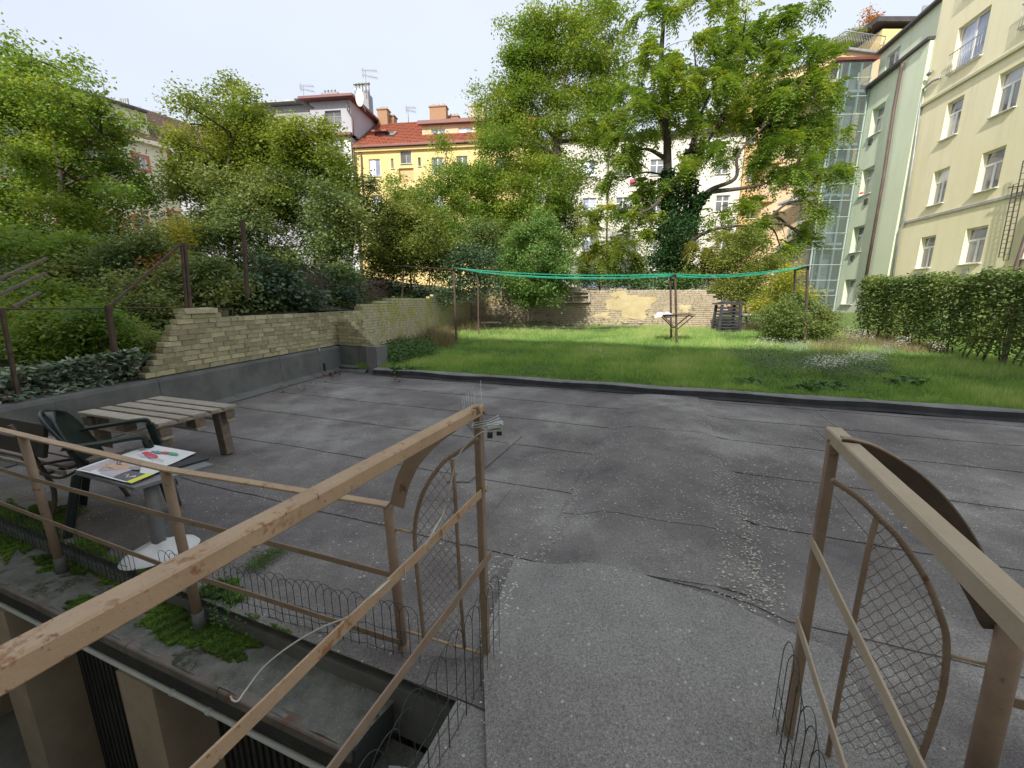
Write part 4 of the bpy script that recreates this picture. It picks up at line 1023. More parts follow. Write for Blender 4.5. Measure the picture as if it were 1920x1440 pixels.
# ------------------------------------------------------------------ dark green plastic armchair
def arm_chair():
    c0 = Vector((-2.90, 2.84, 0)); fw = Vector((.76, .62, 0)).normalized(); sd_ = Vector((-fw.y, fw.x, 0))
    root = thing('plastic_armchair', c0, 'dark green plastic garden armchair with a tall rounded back behind the side table', 'chair')
    W = lambda f, s_, z: c0+fw*f+sd_*s_+UP*z
    mt = M['greenplastic']
    # back: curved shell, rounded top, thick
    n_, m__ = 14, 10; vs = []; fs = []
    for side_ in (0, 1):
        for j in range(m__+1):
            v = j/m__
            wv = .27*math.sqrt(max(0, 1-max(0, (v-.35)/.65)**2.6)) if v > .35 else .22+.05*v/.35
            for i in range(n_+1):
                u = -1+2*i/n_; x = u*max(wv, .02)
                vs.append(W(-.20-.13*v+.10*u*u*(1-.4*v)-.016*side_, x, .38+.43*v))
    st_ = (n_+1)*(m__+1)
    for j in range(m__):
        for i in range(n_):
            q = j*(n_+1)+i
            fs.append((q, q+1, q+n_+2, q+n_+1)); fs.append((st_+q, st_+q+n_+1, st_+q+n_+2, st_+q+1))
    for j in range(m__):
        q = j*(n_+1); fs.append((q, q+n_+1, st_+q+n_+1, st_+q)); q += n_; fs.append((q, st_+q, st_+q+n_+1, q+n_+1))
    for i in range(n_): q = m__*(n_+1)+i; fs.append((q, q+1, st_+q+1, st_+q))
    b = MB(); b.add(vs, fs, True); b.build('backrest', mt, root)
    b = MB(); rim = []
    for k in range(25):
        a = math.pi*k/24; v = .45+.55*math.sin(a); u = -math.cos(a)
        wv = .27*math.sqrt(max(0, 1-max(0, (v-.35)/.65)**2.6)); rim.append(W(-.208-.13*v+.1*(u if abs(u) < 1 else 1)**2*(1-.4*v)*.9, (1 if u > 0 else -1)*wv if abs(u) > .05 else 0, .38+.43*v))
    b.tube(rim, .011, 8); b.build('back_rim', mt, root)
    b = MB(); b.prism([tuple(W(f, s_, 0)[:2]) for f, s_ in ((-.22, -.2), (.24, -.24), (.27, -.16), (.28, 0), (.27, .16), (.24, .24), (-.22, .2))], .365, .395); b.build('seat', mt, root)
    for sg in (-1, 1):
        b = MB(); arm = curve([W(-.24, sg*.24, .60), W(-.08, sg*.27, .60), W(.10, sg*.27, .605), W(.16, sg*.265, .59), W(.19, sg*.255, .50)], 5)
        b.strip(arm, [sd_*.034]*len(arm), [(UP+fw*.6).normalized()*.012]*len(arm)); b.build('armrest', mt, root)
        for (f, ft, z_) in ((.17, .25, .57), (-.2, -.30, .40)):
            b = MB(); s0, s1 = sg*.25, sg*.28
            top = W(f, s0, z_); bo = W(ft, s1, .0)
            b.bbar(bo, top, .055, .05, .01, up=fw, n=1); b.build('leg', mt, root)
    return root
arm_chair()
# ------------------------------------------------------------------ slatted bench at far left
def bench():
    A_ = gp(60, 905, 0); root = thing('slatted_bench', A_, 'dark slatted wooden bench with curved iron arm at the far left of the roof', 'bench')
    P = lambda x, y, z: gp(x, y, z)
    e0, e1 = P(145, 868, .40), P(110, 884, .40)
    ldir = -(e0-gp(-300, 770, .40)).normalized(); ldir = (P(-150, 770, .40)-P(60, 810, .40)); ldir.z = 0; ldir.normalize()
    # seat boards: from right end going left/away
    sdir = Vector((-ldir.y, ldir.x, 0)); sdir = sdir if sdir.y > 0 else -sdir
    s0 = P(145, 873, .40)
    for k, ln in enumerate((0, 1, 2)):
        a = s0+sdir*(.115*k); b = MB(); b.bbar(a, a+ldir*1.6, .1, .025, .004, n=3); b.build('seat_board', M['seatwood'], root)
    s1 = P(118, 862, .46)-sdir*.16
    for k in range(2):
        a = P(86, 845-k*35, .56+k*.13)
        b = MB(); b.bbar(a, a+ldir*1.6, .10, .025, .004, up=-sdir+UP*.25, n=3); b.build('back_slat', M['benchwood'], root)
    for off_ in (.12, 1.45):
        o_ = s0+ldir*off_; m_ = MB()
        m_.tube(curve([o_-sdir*.16+UP*-.40, o_-sdir*.1+UP*-.2, o_-sdir*.12+UP*-.02, o_-sdir*.22+UP*.35], 5), .014, 8)
        m_.tube(curve([o_+sdir*.3+UP*-.40, o_+sdir*.24+UP*-.2, o_+sdir*.26+UP*-.03, o_+UP*-.03, o_-sdir*.12+UP*-.03], 5), .014, 8); m_.build('iron_leg', M['iron'], root)
        m_ = MB(); m_.tube(curve([o_-sdir*.18+UP*.02-ldir*.04, o_-sdir*.1+UP*-.05-ldir*.12, o_+sdir*.0+UP*-.02-ldir*.13, o_+sdir*.02+UP*.03-ldir*.06, o_-sdir*.14+UP*.05-ldir*.02], 5), .01, 8); m_.build('iron_arm', M['iron'], root)
    m_ = MB(); m_.bbar(s0-sdir*.07-UP*.03, s0-sdir*.07-UP*.03+ldir*1.6, .02, .03, .002); m_.build('rail', M['wood'], root)
bench()
# ------------------------------------------------------------------ rusty fence posts along the left wall
fA = WL0+WN*.24; fB = fA+WD
fence = thing('fence_frame', vp(222, 706, fA, fB), 'rusty steel fence frame with posts, thin rails and slanting braces on the left parapet', 'fence')
def fp(x, y): return vp(x, y, fA, fB)
def member(pts, r, name, root, sq=True, mat='rust'):
    b = MB()
    if sq: b.bbar(pts[0], pts[1], r*2, r*2, r*.3, up=WN)
    else: b.tube(pts, r, 8)
    return b.build(name, M[mat], root)
member([fp(222, 706), fp(202, 573)], .028, 'post', fence)
member([fp(358, 592), fp(346, 456)], .022, 'post', fence); member([fp(351, 592), fp(340, 458)], .014, 'post', fence)
member([fp(464, 560), fp(455, 413)], .028, 'post', fence)
member([fp(34, 742), fp(3, 580)], .016, 'post', fence)
for a, c in (((-120, 580), (204, 578)), ((204, 577), (345, 577)), ((350, 460), (456, 476)), ((345, 577), (436, 580))): member([fp(*a), fp(*c)], .009, 'rail', fence, False)
member([fp(206, 574), fp(340, 457)], .013, 'brace', fence); member([fp(238, 704), fp(342, 614)], .011, 'brace', fence)
member([fp(462, 470), fp(488, 506)], .010, 'brace', fence); member([fp(436, 595), fp(436, 580)], .009, 'rail', fence, False)
# free slanting bars at the far left, one metre further back
for k, (a, c) in enumerate((((-30, 535), (88, 484)), ((-30, 566), (86, 512)), ((25, 576), (76, 548)))):
    A1 = fA+WN*1.0; B1 = A1+WD; b = MB(); b.bbar(vp(*a, A1, B1), vp(*c, A1, B1), .035, .03, .004); o = b.build('slanting_bar', M['wood2'])
    tag(o, ('uppermost', 'middle', 'short lowest')[k]+' of three weathered slanting bars in the greenery at far left', 'bar')
for k, (x, y) in enumerate(((258, 706), (15, 748))):
    q = fp(x, y); b = MB(); b.box(q+Vector((.02, -.02, .008)), (.12, .1, .012), (WD, WN, UP)); b.tube([q+UP*.01, q+UP*.09], .012, 8); o = b.build('base_plate', M['rust'])
    tag(o, 'rusty base plate on the parapet '+('at the foot of the stepped brick wall' if k == 0 else 'at the far left edge among leaves'), 'plate')
b = MB(); q = WL0+WD*(WLEN+.05)-WN*.02; q.z = .06; b.box(q+UP*.08, (.02, .07, .2), (WN, WD, UP)); o = b.build('drain_box', M['black']); tag(o, 'small black drain outlet at the foot of the far left parapet', 'drain')
b = MB(); q = q+WD*-.12; b.tube([q+UP*.52+WN*.04, q+UP*.50-WN*.02, q+UP*.40-WN*.01], .01, 6); o = b.build('vent_hook', M['galv']); tag(o, 'small bent metal pipe end above the drain in the far left corner', 'pipe')

# ------------------------------------------------------------------ clothes-line frames
def lz(p): return lawn_z(p.x, p.y)
def post2(root, base_px, top_px, Y, r=.026, name='post', Yt=None):
    bq = pt(*base_px, Y); tq = pt(*top_px, Yt or Y); bq.z = min(bq.z, lz(bq)-.05); b = MB(); b.bbar(bq, tq, r*2, r*2, .004, up=Vector((0, 1, 0))); b.build(name, M['rust'], root); return tq
frames = []
fdef = [('clothes_line_frame', 'rusty two-post clothes-line frame on the left of the lawn beside the dry grass', (855, 628), (851, 505), 12.6, (897, 608), (896, 513), 14.6),
        ('clothes_line_frame', 'rusty clothes-line frame in the middle of the lawn carrying a small folding table', (1269, 650), (1266, 516), 11.9, (1259, 632), (1257, 521), 13.2),
        ('clothes_line_frame', 'rusty clothes-line frame on the right of the lawn beside the rounded bush', (1509, 645), (1515, 501), 11.4, (1491, 618), (1491, 508), 12.9)]
for nm, lb, b1, t1, Y1, b2, t2, Y2 in fdef:
    root = thing(nm, pt(*b1, Y1), lb, 'clothes line', 'clothes-line frames on the lawn'); q1 = post2(root, b1, t1, Y1); q2 = post2(root, b2, t2, Y2)
    d = (q2-q1).normalized(); b = MB(); b.bbar(q1-d*.12+UP*.02, q2+d*.12+UP*.02, .05, .04, .005); b.build('cross_bar', M['rust'], root); frames.append((q1, q2, root))
root = thing('clothes_line_frame', pt(748, 612, 14.2), 'thin rusty frame behind the dry grass near the left brick wall', 'clothes line', 'clothes-line frames on the lawn')
q1 = post2(root, (748, 612), (757, 503), 14.2, .022); q2 = post2(root, (801, 606), (806, 506), 15.8, .02)
b = MB(); b.bbar(pt(740, 498, 14.1), pt(850, 505, 15.2), .03, .03, .004); b.build('cross_bar', M['rust'], root)
k = 0
for (fa_, fb_) in ((frames[0], frames[1]), (frames[1], frames[2])):
    for t in (.0, .22, .45, .7, .95):
        a = fa_[0].lerp(fa_[1], t)+UP*.045; c = fb_[0].lerp(fb_[1], t)+UP*.045; sag = random.uniform(.07, .16)
        pts = [a.lerp(c, i/24)-UP*sag*4*(i/24)*(1-i/24) for i in range(25)]
        b = MB(); b.tube(pts, .0085, 6); o = b.build('green_clothes_line', M['rope'])
        tag(o, ('nearest', 'second nearest', 'middle', 'second farthest', 'farthest')[k % 5]+' of the five green clothes lines '+('between left and middle frames' if fa_ is frames[0] else 'between middle and right frames'), 'clothes line', 'green clothes lines over the lawn'); k += 1
# folding table hung in the middle frame
q1, q2, _ = frames[1]; tb_ = thing('slatted_table', pt(1266, 640, 12.1), 'small brown slatted table held by brackets on the middle clothes-line posts', 'table')
zt = pt(1266, 590, 12.1).z; c = pt(1268, 590, 12.2); dx = Vector((1, -.2, 0)).normalized(); dy = Vector((.2, 1, 0)).normalized()
for i in range(8):
    b = MB(); yy = -.36+i*.1; b.bbar(Vector((c.x, c.y, zt))-dx*.42+dy*yy, Vector((c.x, c.y, zt))+dx*.46+dy*yy+UP*.02, .07, .02, .002); b.build('slat', M['trimred'] if 0 else M['rust'], tb_)
for sx in (-1, 1):
    for yy in (-.3, .3):
        b = MB(); b.bbar(Vector((c.x, c.y, zt-.02))+dx*.42*sx+dy*yy, Vector((c.x, c.y, zt-.42))+dy*yy, .03, .02, .002, up=dy); b.build('bracket', M['rust'], tb_)
b = MB(); b.bbar(Vector((c.x, c.y, zt-.03))-dx*.44-dy*.3, Vector((c.x, c.y, zt-.03))+dx*.44-dy*.3, .03, .03, .002); b.build('edge_rail', M['rust'], tb_)
m_ = MB(); vs = []; n_ = 10
cc_ = Vector((c.x, c.y, zt+.03))-dx*.36
for j in range(n_+1):
    for i in range(n_+1):
        u, v = i/n_-.5, j/n_-.5; edge = max(abs(u), abs(v)); vs.append(cc_+dx*u*.55+dy*v*.5+UP*(.02+.03*math.sin(u*9)*math.cos(v*8)-(.12*(edge-.36)/.14 if edge > .36 else 0)))
m_.add(vs, [(j*(n_+1)+i, j*(n_+1)+i+1, (j+1)*(n_+1)+i+1, (j+1)*(n_+1)+i) for j in range(n_) for i in range(n_)], True)
o = m_.build('white_cloth', M['white']); tag(o, 'crumpled white cloth lying on the small slatted table on the lawn', 'cloth')
# compost bin
cb = pt(1369, 606, 14.6); cbr = thing('compost_bin', cb, 'dark slatted plastic compost bin with a lid beside the end of the back brick wall', 'compost bin')
cx_ = Vector((1, -.15, 0)).normalized(); cy_ = Vector((.15, 1, 0)).normalized()
zb, zt_ = lz(cb)-.02, pt(1369, 572, 14.6).z
for sx in (-1, 1):
    for sy in (-1, 1):
        b = MB(); b.bbar(Vector((cb.x, cb.y, zb))+cx_*.36*sx+cy_*(.36*sy+.36), Vector((cb.x, cb.y, zt_))+cx_*.31*sx+cy_*(.31*sy+.36), .09, .09, .01, up=cy_); b.build('corner_post', M['binplastic'], cbr)
for i in range(8):
    z = zb+.1+(zt_-zb-.1)*i/8; w_ = .70-.1*i/8
    for (o_, d_) in ((cy_*(.0+.03*i/8), cx_), (cy_*(.72-.03*i/8), cx_), (cx_*-w_/2+cy_*.36, cy_), (cx_*w_/2+cy_*.36, cy_)):
        b = MB(); p_ = Vector((cb.x, cb.y, z))+o_; b.bbar(p_-d_*w_/2, p_+d_*w_/2, .025, .055, .004); b.build('slat', M['binplastic'], cbr)
b = MB(); b.box(Vector((cb.x, cb.y, zt_+.06))+cy_*.36, (.86, .82, .05), (Vector((cx_.x, cx_.y, .05)).normalized(), cy_, Vector((-.05, 0, 1)).normalized())); b.box(Vector((cb.x, cb.y, zt_+.095))+cy_*.36, (.6, .5, .03), (cx_, cy_, UP)); b.build('lid', M['binplastic'], cbr)
# wooden rack on the back wall
rk = thing('wooden_rack', vp(1083, 568, BA, BB)+bn*.1, 'grey wooden plank rack fixed to the back brick wall right of the round bush', 'rack')
for (x0, y0, x1, y1, w_) in ((1058, 567, 1106, 566, .07), (1068, 556, 1106, 554, .05), (1076, 551, 1076, 566, .05), (1106, 549, 1106, 567, .05), (1060, 548, 1104, 548, .04)):
    b = MB(); b.bbar(vp(x0, y0, BA, BB)+bn*.12, vp(x1, y1, BA, BB)+bn*.12, .1, w_, .004, up=(bn if x0 == x1 else UP)); b.build('plank', M['wood'], rk)
q = pt(921, 604, 17.6); q.z = lz(q)+.2; b = MB(); b.box(q, (.85, .3, .05)); ob = b.build('stone_slab', M['white']); tag(ob, 'pale slab propped low at the foot of the back wall in the left corner', 'slab')
b = MB(); b.box(q-Vector((.28, 0, .1)), (.12, .22, .15)); b.box(q+Vector((.28, 0, -.1)), (.12, .22, .15)); b.build('support', M['mortar2'], ob)
b = MB(); b.tube([pt(1392, 591, 15.4), pt(1445, 590, 15.2)], .07, 10); o = b.build('round_log', M['galv']); tag(o, 'grey round pole lying low between compost bin and bushes', 'pole')

# ------------------------------------------------------------------ buildings
def planar(px, py, A, B): q = vp(px, py, A, B); d = (B-A).normalized(); return (Vector((q.x, q.y, 0))-A).dot(d), q.z
WINC = {}
def window(root, pos, X, N, w_, h_, style, fmat, gmat, sill=True):
    """pos: lower-left corner in the wall opening (at glass depth); X along wall, N outward"""
    key = (round(w_, 2), round(h_, 2), style, fmat, gmat)
    if key not in WINC:
        fr = MB(); ft = .07 if w_ > .6 else .05
        def bx(x0, z0, x1, z1, dpt=.06, y=0): fr.box(((x0+x1)/2, y, (z0+z1)/2), (x1-x0, dpt, z1-z0))
        bx(0, 0, w_, ft); bx(0, h_-ft, w_, h_); bx(0, ft, ft, h_-ft); bx(w_-ft, ft, w_, h_-ft)
        panes = []
        i0, i1, j0, j1 = ft, w_-ft, ft, h_-ft
        if style == 'tee':
            zt = h_*.66; bx(i0, zt-.045, i1, zt+.045, .075); bx(w_/2-.06, j0, w_/2+.06, zt-.045, .07)
            panes = [(i0, j0, w_/2-.06, zt-.045), (w_/2+.06, j0, i1, zt-.045), (i0, zt+.045, i1, j1)]
        elif style == 'two': bx(w_/2-.06, j0, w_/2+.06, j1, .07); panes = [(i0, j0, w_/2-.06, j1), (w_/2+.06, j0, i1, j1)]
        elif style == 'cross':
            zt = h_*.64; bx(i0, zt-.04, i1, zt+.04, .075); bx(w_/2-.05, j0, w_/2+.05, zt-.04, .07); bx(w_/2-.05, zt+.04, w_/2+.05, j1, .07)
            panes = [(i0, j0, w_/2-.05, zt-.04), (w_/2+.05, j0, i1, zt-.04), (i0, zt+.04, w_/2-.05, j1), (w_/2+.05, zt+.04, i1, j1)]
        else: panes = [(i0, j0, i1, j1)]
        pm_ = []
        for (a, b_, c, d) in panes: k = MB(); k.quad((a, -.012, b_), (c, -.012, b_), (c, -.012, d), (a, -.012, d)); pm_.append(k)
        def me(mb, nm, mt):
            x = bpy.data.meshes.new(nm); x.from_pydata(mb.v, [], mb.f); x.materials.append(M[mt]); return x
        WINC[key] = (me(fr, 'window', fmat), [me(k, 'pane', gmat) for k in pm_])
    fme, pms = WINC[key]
    o = bpy.data.objects.new('window', fme); COL.objects.link(o); o.parent = root
    o.matrix_local = Matrix.Translation(pos-ORG[root.name]) @ Matrix((X, -N, UP)).transposed().to_4x4(); ORG[o.name] = Vector((0, 0, 0))
    for pm_ in pms: c = bpy.data.objects.new('pane', pm_); COL.objects.link(c); c.parent = o
    return o
def facade(root, A, B, z0, z1, ops, mat, depth=.16, ztop=None, sillmat='winwhite'):
    """ops: (s0,s1,z0,z1,style,framemat,glassmat)"""
    X = (B-A).normalized(); N = Vector((X.y, -X.x, 0)); N = N if N.dot(Vector((0, 0, 0))-A) > 0 else -N
    L = (B-A).length; ops = [o for o in ops if o[1] > .05 and o[0] < L-.05 and o[3] > z0 and o[2] < z1]
    ss_ = sorted({0, L}|{round(max(0, min(L, v)), 4) for o in ops for v in o[:2]}); zs = sorted({z0, z1}|{round(max(z0, min(z1, v)), 4) for o in ops for v in o[2:4]})
    b = MB(); P = lambda s, z, d=0: A+X*s+UP*z-N*d
    for i in range(len(ss_)-1):
        for j in range(len(zs)-1):
            sc, zc = (ss_[i]+ss_[i+1])/2, (zs[j]+zs[j+1])/2
            if any(o[0] < sc < o[1] and o[2] < zc < o[3] for o in ops): continue
            b.quad(P(ss_[i], zs[j]), P(ss_[i+1], zs[j]), P(ss_[i+1], zs[j+1]), P(ss_[i], zs[j+1]))
    for o in ops:
        s0, s1, a, c = o[:4]; D = depth+.05
        b.quad(P(s0, a), P(s0, c), P(s0, c, D), P(s0, a, D)); b.quad(P(s1, a), P(s1, a, D), P(s1, c, D), P(s1, c)); b.quad(P(s0, c), P(s1, c), P(s1, c, D), P(s0, c, D)); b.quad(P(s0, a), P(s0, a, D), P(s1, a, D), P(s1, a))
    wl = b.build('wall', M[mat], root)
    for o in ops:
        s0, s1, a, c, st_, fm, gm = o[:7]; d_ = depth if len(o) < 8 else o[7]
        if st_ == 'niche':
            k = MB(); k.quad(P(s0, a, depth+.04), P(s1, a, depth+.04), P(s1, c, depth+.04), P(s0, c, depth+.04)); k.build('niche_wall', M[fm], root); continue
        p0 = P(s0, a, d_) 
        wn = window(root, p0, X, N, s1-s0, c-a, st_, fm, gm)
        k = MB(); k.box(P((s0+s1)/2, a-.02, depth/2-.04), (s1-s0+.12, depth+.16, .035), (X, N, UP)); k.build('sill', M[sillmat], root)
    return X, N
def shell(root, A, B, z0, z1, depth, mat, name='side_wall', roof='trimd'):
    X = (B-A).normalized(); N = Vector((X.y, -X.x, 0)); N = N if N.dot(-A) > 0 else -N; L = (B-A).length
    b = MB(); c = [A-N*.25, B-N*.25, B-N*depth, A-N*depth]
    b.quad(c[1]+UP*z0, c[2]+UP*z0, c[2]+UP*z1, c[1]+UP*z1); b.quad(c[0]+UP*z0, c[3]+UP*z0, c[3]+UP*z1, c[0]+UP*z1); b.quad(c[2]+UP*z0, c[3]+UP*z0, c[3]+UP*z1, c[2]+UP*z1)
    for q, r in ((0, A), (1, B)): b.quad(r+UP*z0, c[q]+UP*z0, c[q]+UP*z1, r+UP*z1)
    b.build(name, M[mat], root)
    if roof: b = MB(); b.add([A+UP*(z1-.01), B+UP*(z1-.01), c[2]+UP*(z1-.01), c[3]+UP*(z1-.01)], [(0, 1, 2, 3)]); b.build('flat_roof', M[roof], root)
def pxops(A, B, rects): 
    r_ = []
    for (x0, y0, x1, y1, *st_) in rects:
        xm, ym = (x0+x1)/2, (y0+y1)/2; s0, _ = planar(x0, ym, A, B); s1, _ = planar(x1, ym, A, B); _, a = planar(xm, y1, A, B); _, c = planar(xm, y0, A, B)
        if s0 > s1: s0, s1 = s1, s0
        r_.append((s0, s1, a, c)+tuple(st_))
    return r_
def ledge(root, A, B, z, out_, h_, mat, name='cornice'):
    X = (B-A).normalized(); N = Vector((X.y, -X.x, 0)); N = N if N.dot(-A) > 0 else -N
    b = MB(); b.box((A+B)/2+N*(out_/2-.01)+UP*z, ((B-A).length, out_+.02, h_), (X, N, UP)); return b.build(name, M[mat], root)
def downpipe(root, A, B, pxs, mat, r=.06, out_=.1):
    X = (B-A).normalized(); N = Vector((X.y, -X.x, 0)); N = N if N.dot(-A) > 0 else -N
    b = MB(); b.tube([vp(x, y, A+N*out_, B+N*out_) for x, y in pxs], r, 8); return b.build('downpipe', M[mat], root)

# right, pale yellow
def RP(Y): return Vector((16.93+.21*Y, Y, 0))
RX = Vector((.21, 1, 0)).normalized(); RN = Vector((-RX.y, RX.x, 0))
A, B = RP(24.3), RP(8)
def ys(Y): return (RP(Y)-A).length
br = thing('apartment_building', RP(16), 'tall pale yellow apartment building on the right with white windows and thin cornice lines', 'building')
ops = []
for Yc, wd in ((22.1, 1.0), (19.35, 1.12), (16.4, 1.12), (13.4, 1.12), (10.5, 1.12)):
    for (a, c) in ((3.17, 4.77), (6.30, 7.97), (9.40, 11.1)):
        s = ys(Yc); ops.append((s-wd/2, s+wd/2, a, c, 'tee', 'winwhite', 'glass'))
for Yc, wd, gl in ((21.95, 1.75, 'glassblue'), (18.55, 1.5, 'glass'), (15.5, 1.5, 'glass')):
    s = ys(Yc); ops.append((s-wd/2, s+wd/2, 12.45, 14.45, 'two', 'winwhite', gl)); ops.append((s-wd/2, s+wd/2, 15.75, 17.6, 'two', 'winwhite', 'glass'))
facade(br, A, B, -2, 20.5, ops, 'yellowR', .2); shell(br, A, B, -2, 20.5, 11, 'yellowR')
ledge(br, A, B, 5.76, .07, .12, 'trimg', 'string_course'); ledge(br, A, B, 11.72, .12, .12, 'greenR2', 'string_course')
b = MB(); b.box(RP(15.9)+RN*.04+UP*16.15, (ys(8)-.6, .08, 8.7), (RX, RN, UP)) if 0 else None
for (Yc, z_) in ((22.1, 2.6), (19.35, 2.62), (19.4, 5.0)):
    if z_ < 3: b = MB(); b.box(RP(Yc+.1)+RN*.03+UP*2.75, (.32, .06, .42), (RX, RN, UP)); b.build('vent_grille', M['trimg'], br)
for Yc, wd in ((21.95, 1.75), (18.55, 1.5), (15.5, 1.5)):
    for zz in (12.45, 15.75):
        b = MB(); c0 = RP(Yc)+RN*.14
        b.tube([c0-RX*(wd/2+.05)+UP*(zz+.9), c0+RX*(wd/2+.05)+UP*(zz+.9)], .02, 6); b.tube([c0-RX*(wd/2+.05)+UP*(zz+.02), c0+RX*(wd/2+.05)+UP*(zz+.02)], .02, 6)
        for i in range(13): q = c0+RX*(-wd/2+wd*i/12); b.tube([q+UP*zz, q+UP*(zz+.9)], .010, 5)
        b.build('window_railing', M['trimg'], br)
downpipe(br, A, B, [(1762, 146), (1748, 152), (1730, 168), (1726, 195), (1724, 205), (1713, 290), (1694, 418), (1687, 432), (1671, 540)], 'trimg', .06)
b = MB(); b.tube([RP(24.1)+RN*.15+UP*13.1, RP(23.9)+RN*.15+UP*13.2], .1, 8); b.build('pipe_hopper', M['trimg'], br)
downpipe(br, A, B, [(1945, 380), (1905, 500), (1880, 620)], 'brownpipe', .08)
# ladder-like cable tray on the wall
ld = thing('cable_ladder', vp(1888, 480, RP(8)+RN*.2, RP(20)+RN*.2), 'dark double cable ladder hanging on the yellow building beside the brown downpipe', 'ladder')
for (xa, ya, xb, yb) in ((1905, 345, 1877, 482), (1924, 300, 1886, 488)):
    p0, p1 = vp(xa, ya, RP(8)+RN*.2, RP(20)+RN*.2), vp(xb, yb, RP(8)+RN*.2, RP(20)+RN*.2)
    b = MB()
    for sx in (-.11, .11): b.bbar(p0+RX*sx, p1+RX*sx, .03, .03, .003, up=RN)
    n_ = 16
    for i in range(n_+1): q = p0.lerp(p1, i/n_); b.bbar(q-RX*.11, q+RX*.11, .02, .02, .002)
    b.build('ladder_rail', M['trimd'], ld)
b = MB(); b.bbar(vp(1890, 352, RP(8)+RN*.25, RP(20)+RN*.25), vp(1935, 346, RP(8)+RN*.25, RP(20)+RN*.25), .04, .04, .004); b.build('bracket', M['trimd'], ld)

# right, pale green with mansard
A, B = RP(29.9), RP(24.32)
bg_ = thing('apartment_building', RP(27), 'narrow pale green apartment building between the yellow block and the glass lift tower', 'building')
sW = (RP(28.25)-A).length; ops = [(sW-.62, sW+.62, a, a+1.65, 'tee', 'winwhite', 'glass') for a in (1.25, 4.65, 8.2, 11.75)]
facade(bg_, A, B, -2, 14.9, ops, 'greenR', .35); shell(bg_, A, B, -2, 14.88, 10, 'greenR')
b = MB(); p_ = RP(25.35)+RN*.09; b.box(p_+UP*6.4, (2.0, .18, 16.9), (RX, RN, UP)); b.build('projecting_wall', M['greenR'], bg_)
ledge(bg_, A, B, 14.93, .35, .14, 'trimd', 'gutter')
downpipe(bg_, A, B, [(1693, 118), (1690, 128), (1676, 205), (1657, 330), (1622, 530)], 'brownpipe', .085, .32)
for (x, y) in ((1633, 266), (1625, 378), (1599, 484)):
    q = vp(x, y, A, B)+RN*.04; b = MB(); b.box(q, (.3, .08, .34), (RX, RN, UP)); b.build('vent_box', M['trimd'], bg_)
Am, Bm = A-RN*.5, B-RN*.5
sM = (RP(28.6)-A).length
facade(bg_, Am, Bm, 14.9, 17.0, [(sM-.6, sM+.6, 15.15, 16.5, 'two', 'winwhite', 'glass')], 'greenR', .15); shell(bg_, Am, Bm, 14.9, 17.0, 9, 'greenR2')
ledge(bg_, Am, Bm, 17.05, .3, .12, 'trimd', 'gutter')
b = MB(); q = Bm-RN*.4; b.add([Am-RN*.2+UP*17.1, Bm-RN*.2+UP*17.1, Bm-RN*4+UP*18.6, Am-RN*4+UP*18.6], [(0, 1, 2, 3)]); b.build('roof', M['greenR2'], bg_)
for i in range(3): b = MB(); q = pt(1727+i*5, 45, 27.5); b.tube([q-UP*1.5, q+UP*.9], .09, 8); b.build('flue_pipe', M['trimg'], bg_)
b = MB(); q = pt(1608, 362, 29)
pk = vp(1617, 362, A, B)+RN*.05; b = MB(); b.box(pk, (.22, .12, .09), (RX, RN, UP)); o = b.build('window_box', M['pink']); tag(o, 'small pink box on a window sill of the green building', 'box')

# glass lift tower
CX = Vector((11.05, -1.4, 0)).normalized(); CN = Vector((CX.y, -CX.x, 0)); CN = CN if CN.y < 0 else -CN
tq = pt(1549, 290, 29.6); tA = Vector((tq.x, tq.y, 0)); tw = thing('lift_tower', tA, 'tall green-tinted glass lift tower standing against the green building', 'tower')
TW, TD, TZ = 2.05, 2.0, 16.2
tq2 = RP(29.95)-Vector((.02, 0, 0)); TX = Vector((1, -.05, 0)).normalized(); TY = Vector((.05, 1, 0)).normalized()
corner = [tA, tA+TX*TW, tA+TX*TW+TY*TD, tA+TY*TD]
for c_ in corner+[tA+TX*TW*.33, tA+TX*TW*.7, tA+TX*.18]:
    b = MB(); b.box(c_+UP*(TZ/2+.2), (.08, .08, TZ)); b.build('steel_post', M['towersteel'], tw)
nl = 15
for i in range(nl+1):
    z = .8+i*1.05
    for k in range(4):
        a_, c_ = corner[k], corner[(k+1) % 4]; d = (c_-a_).normalized(); nrm_ = Vector((d.y, -d.x, 0)); off_ = nrm_*.07
        b = MB(); b.bbar(a_+off_+UP*z, c_+off_+UP*z, .04, .045, .006); b.build('ring_bar', M['towersteel'], tw)
        if k in (0, 1, 3) and i < nl:
            b = MB(); b.quad(a_+off_*1.2+d*.06+UP*(z+.05), c_+off_*1.2-d*.06+UP*(z+.05), c_+off_*1.2-d*.06+UP*(z+1.0), a_+off_*1.2+d*.06+UP*(z+1.0)); b.build('glass_pane', M['towerglass'], tw)
b = MB(); b.box(tA+TX*1.35+TY*1.2+UP*8, (.9, 1.0, 15.4), (TX, TY, UP)); b.build('lift_shaft', M['towercore'], tw)
for i in range(5):
    z = 2.2+i*3.15; b = MB(); b.box(tA+TX*1.0+TY*1.0+UP*z, (1.9, 1.9, .16), (TX, TY, UP)); b.build('landing', M['greyC'], tw)
    b = MB(); b.box(tA+TX*1.35+TY*.68+UP*(z+1.2), (.7, .04, 2.0), (TX, TY, UP)); b.build('lift_door', M['trimg'], tw)
b = MB(); b.box(tA+TX*1.0+TY*1.0+UP*(TZ+.35), (2.5, 2.4, .16), (TX, TY, UP)); b.build('tower_roof', M['trimred'], tw)
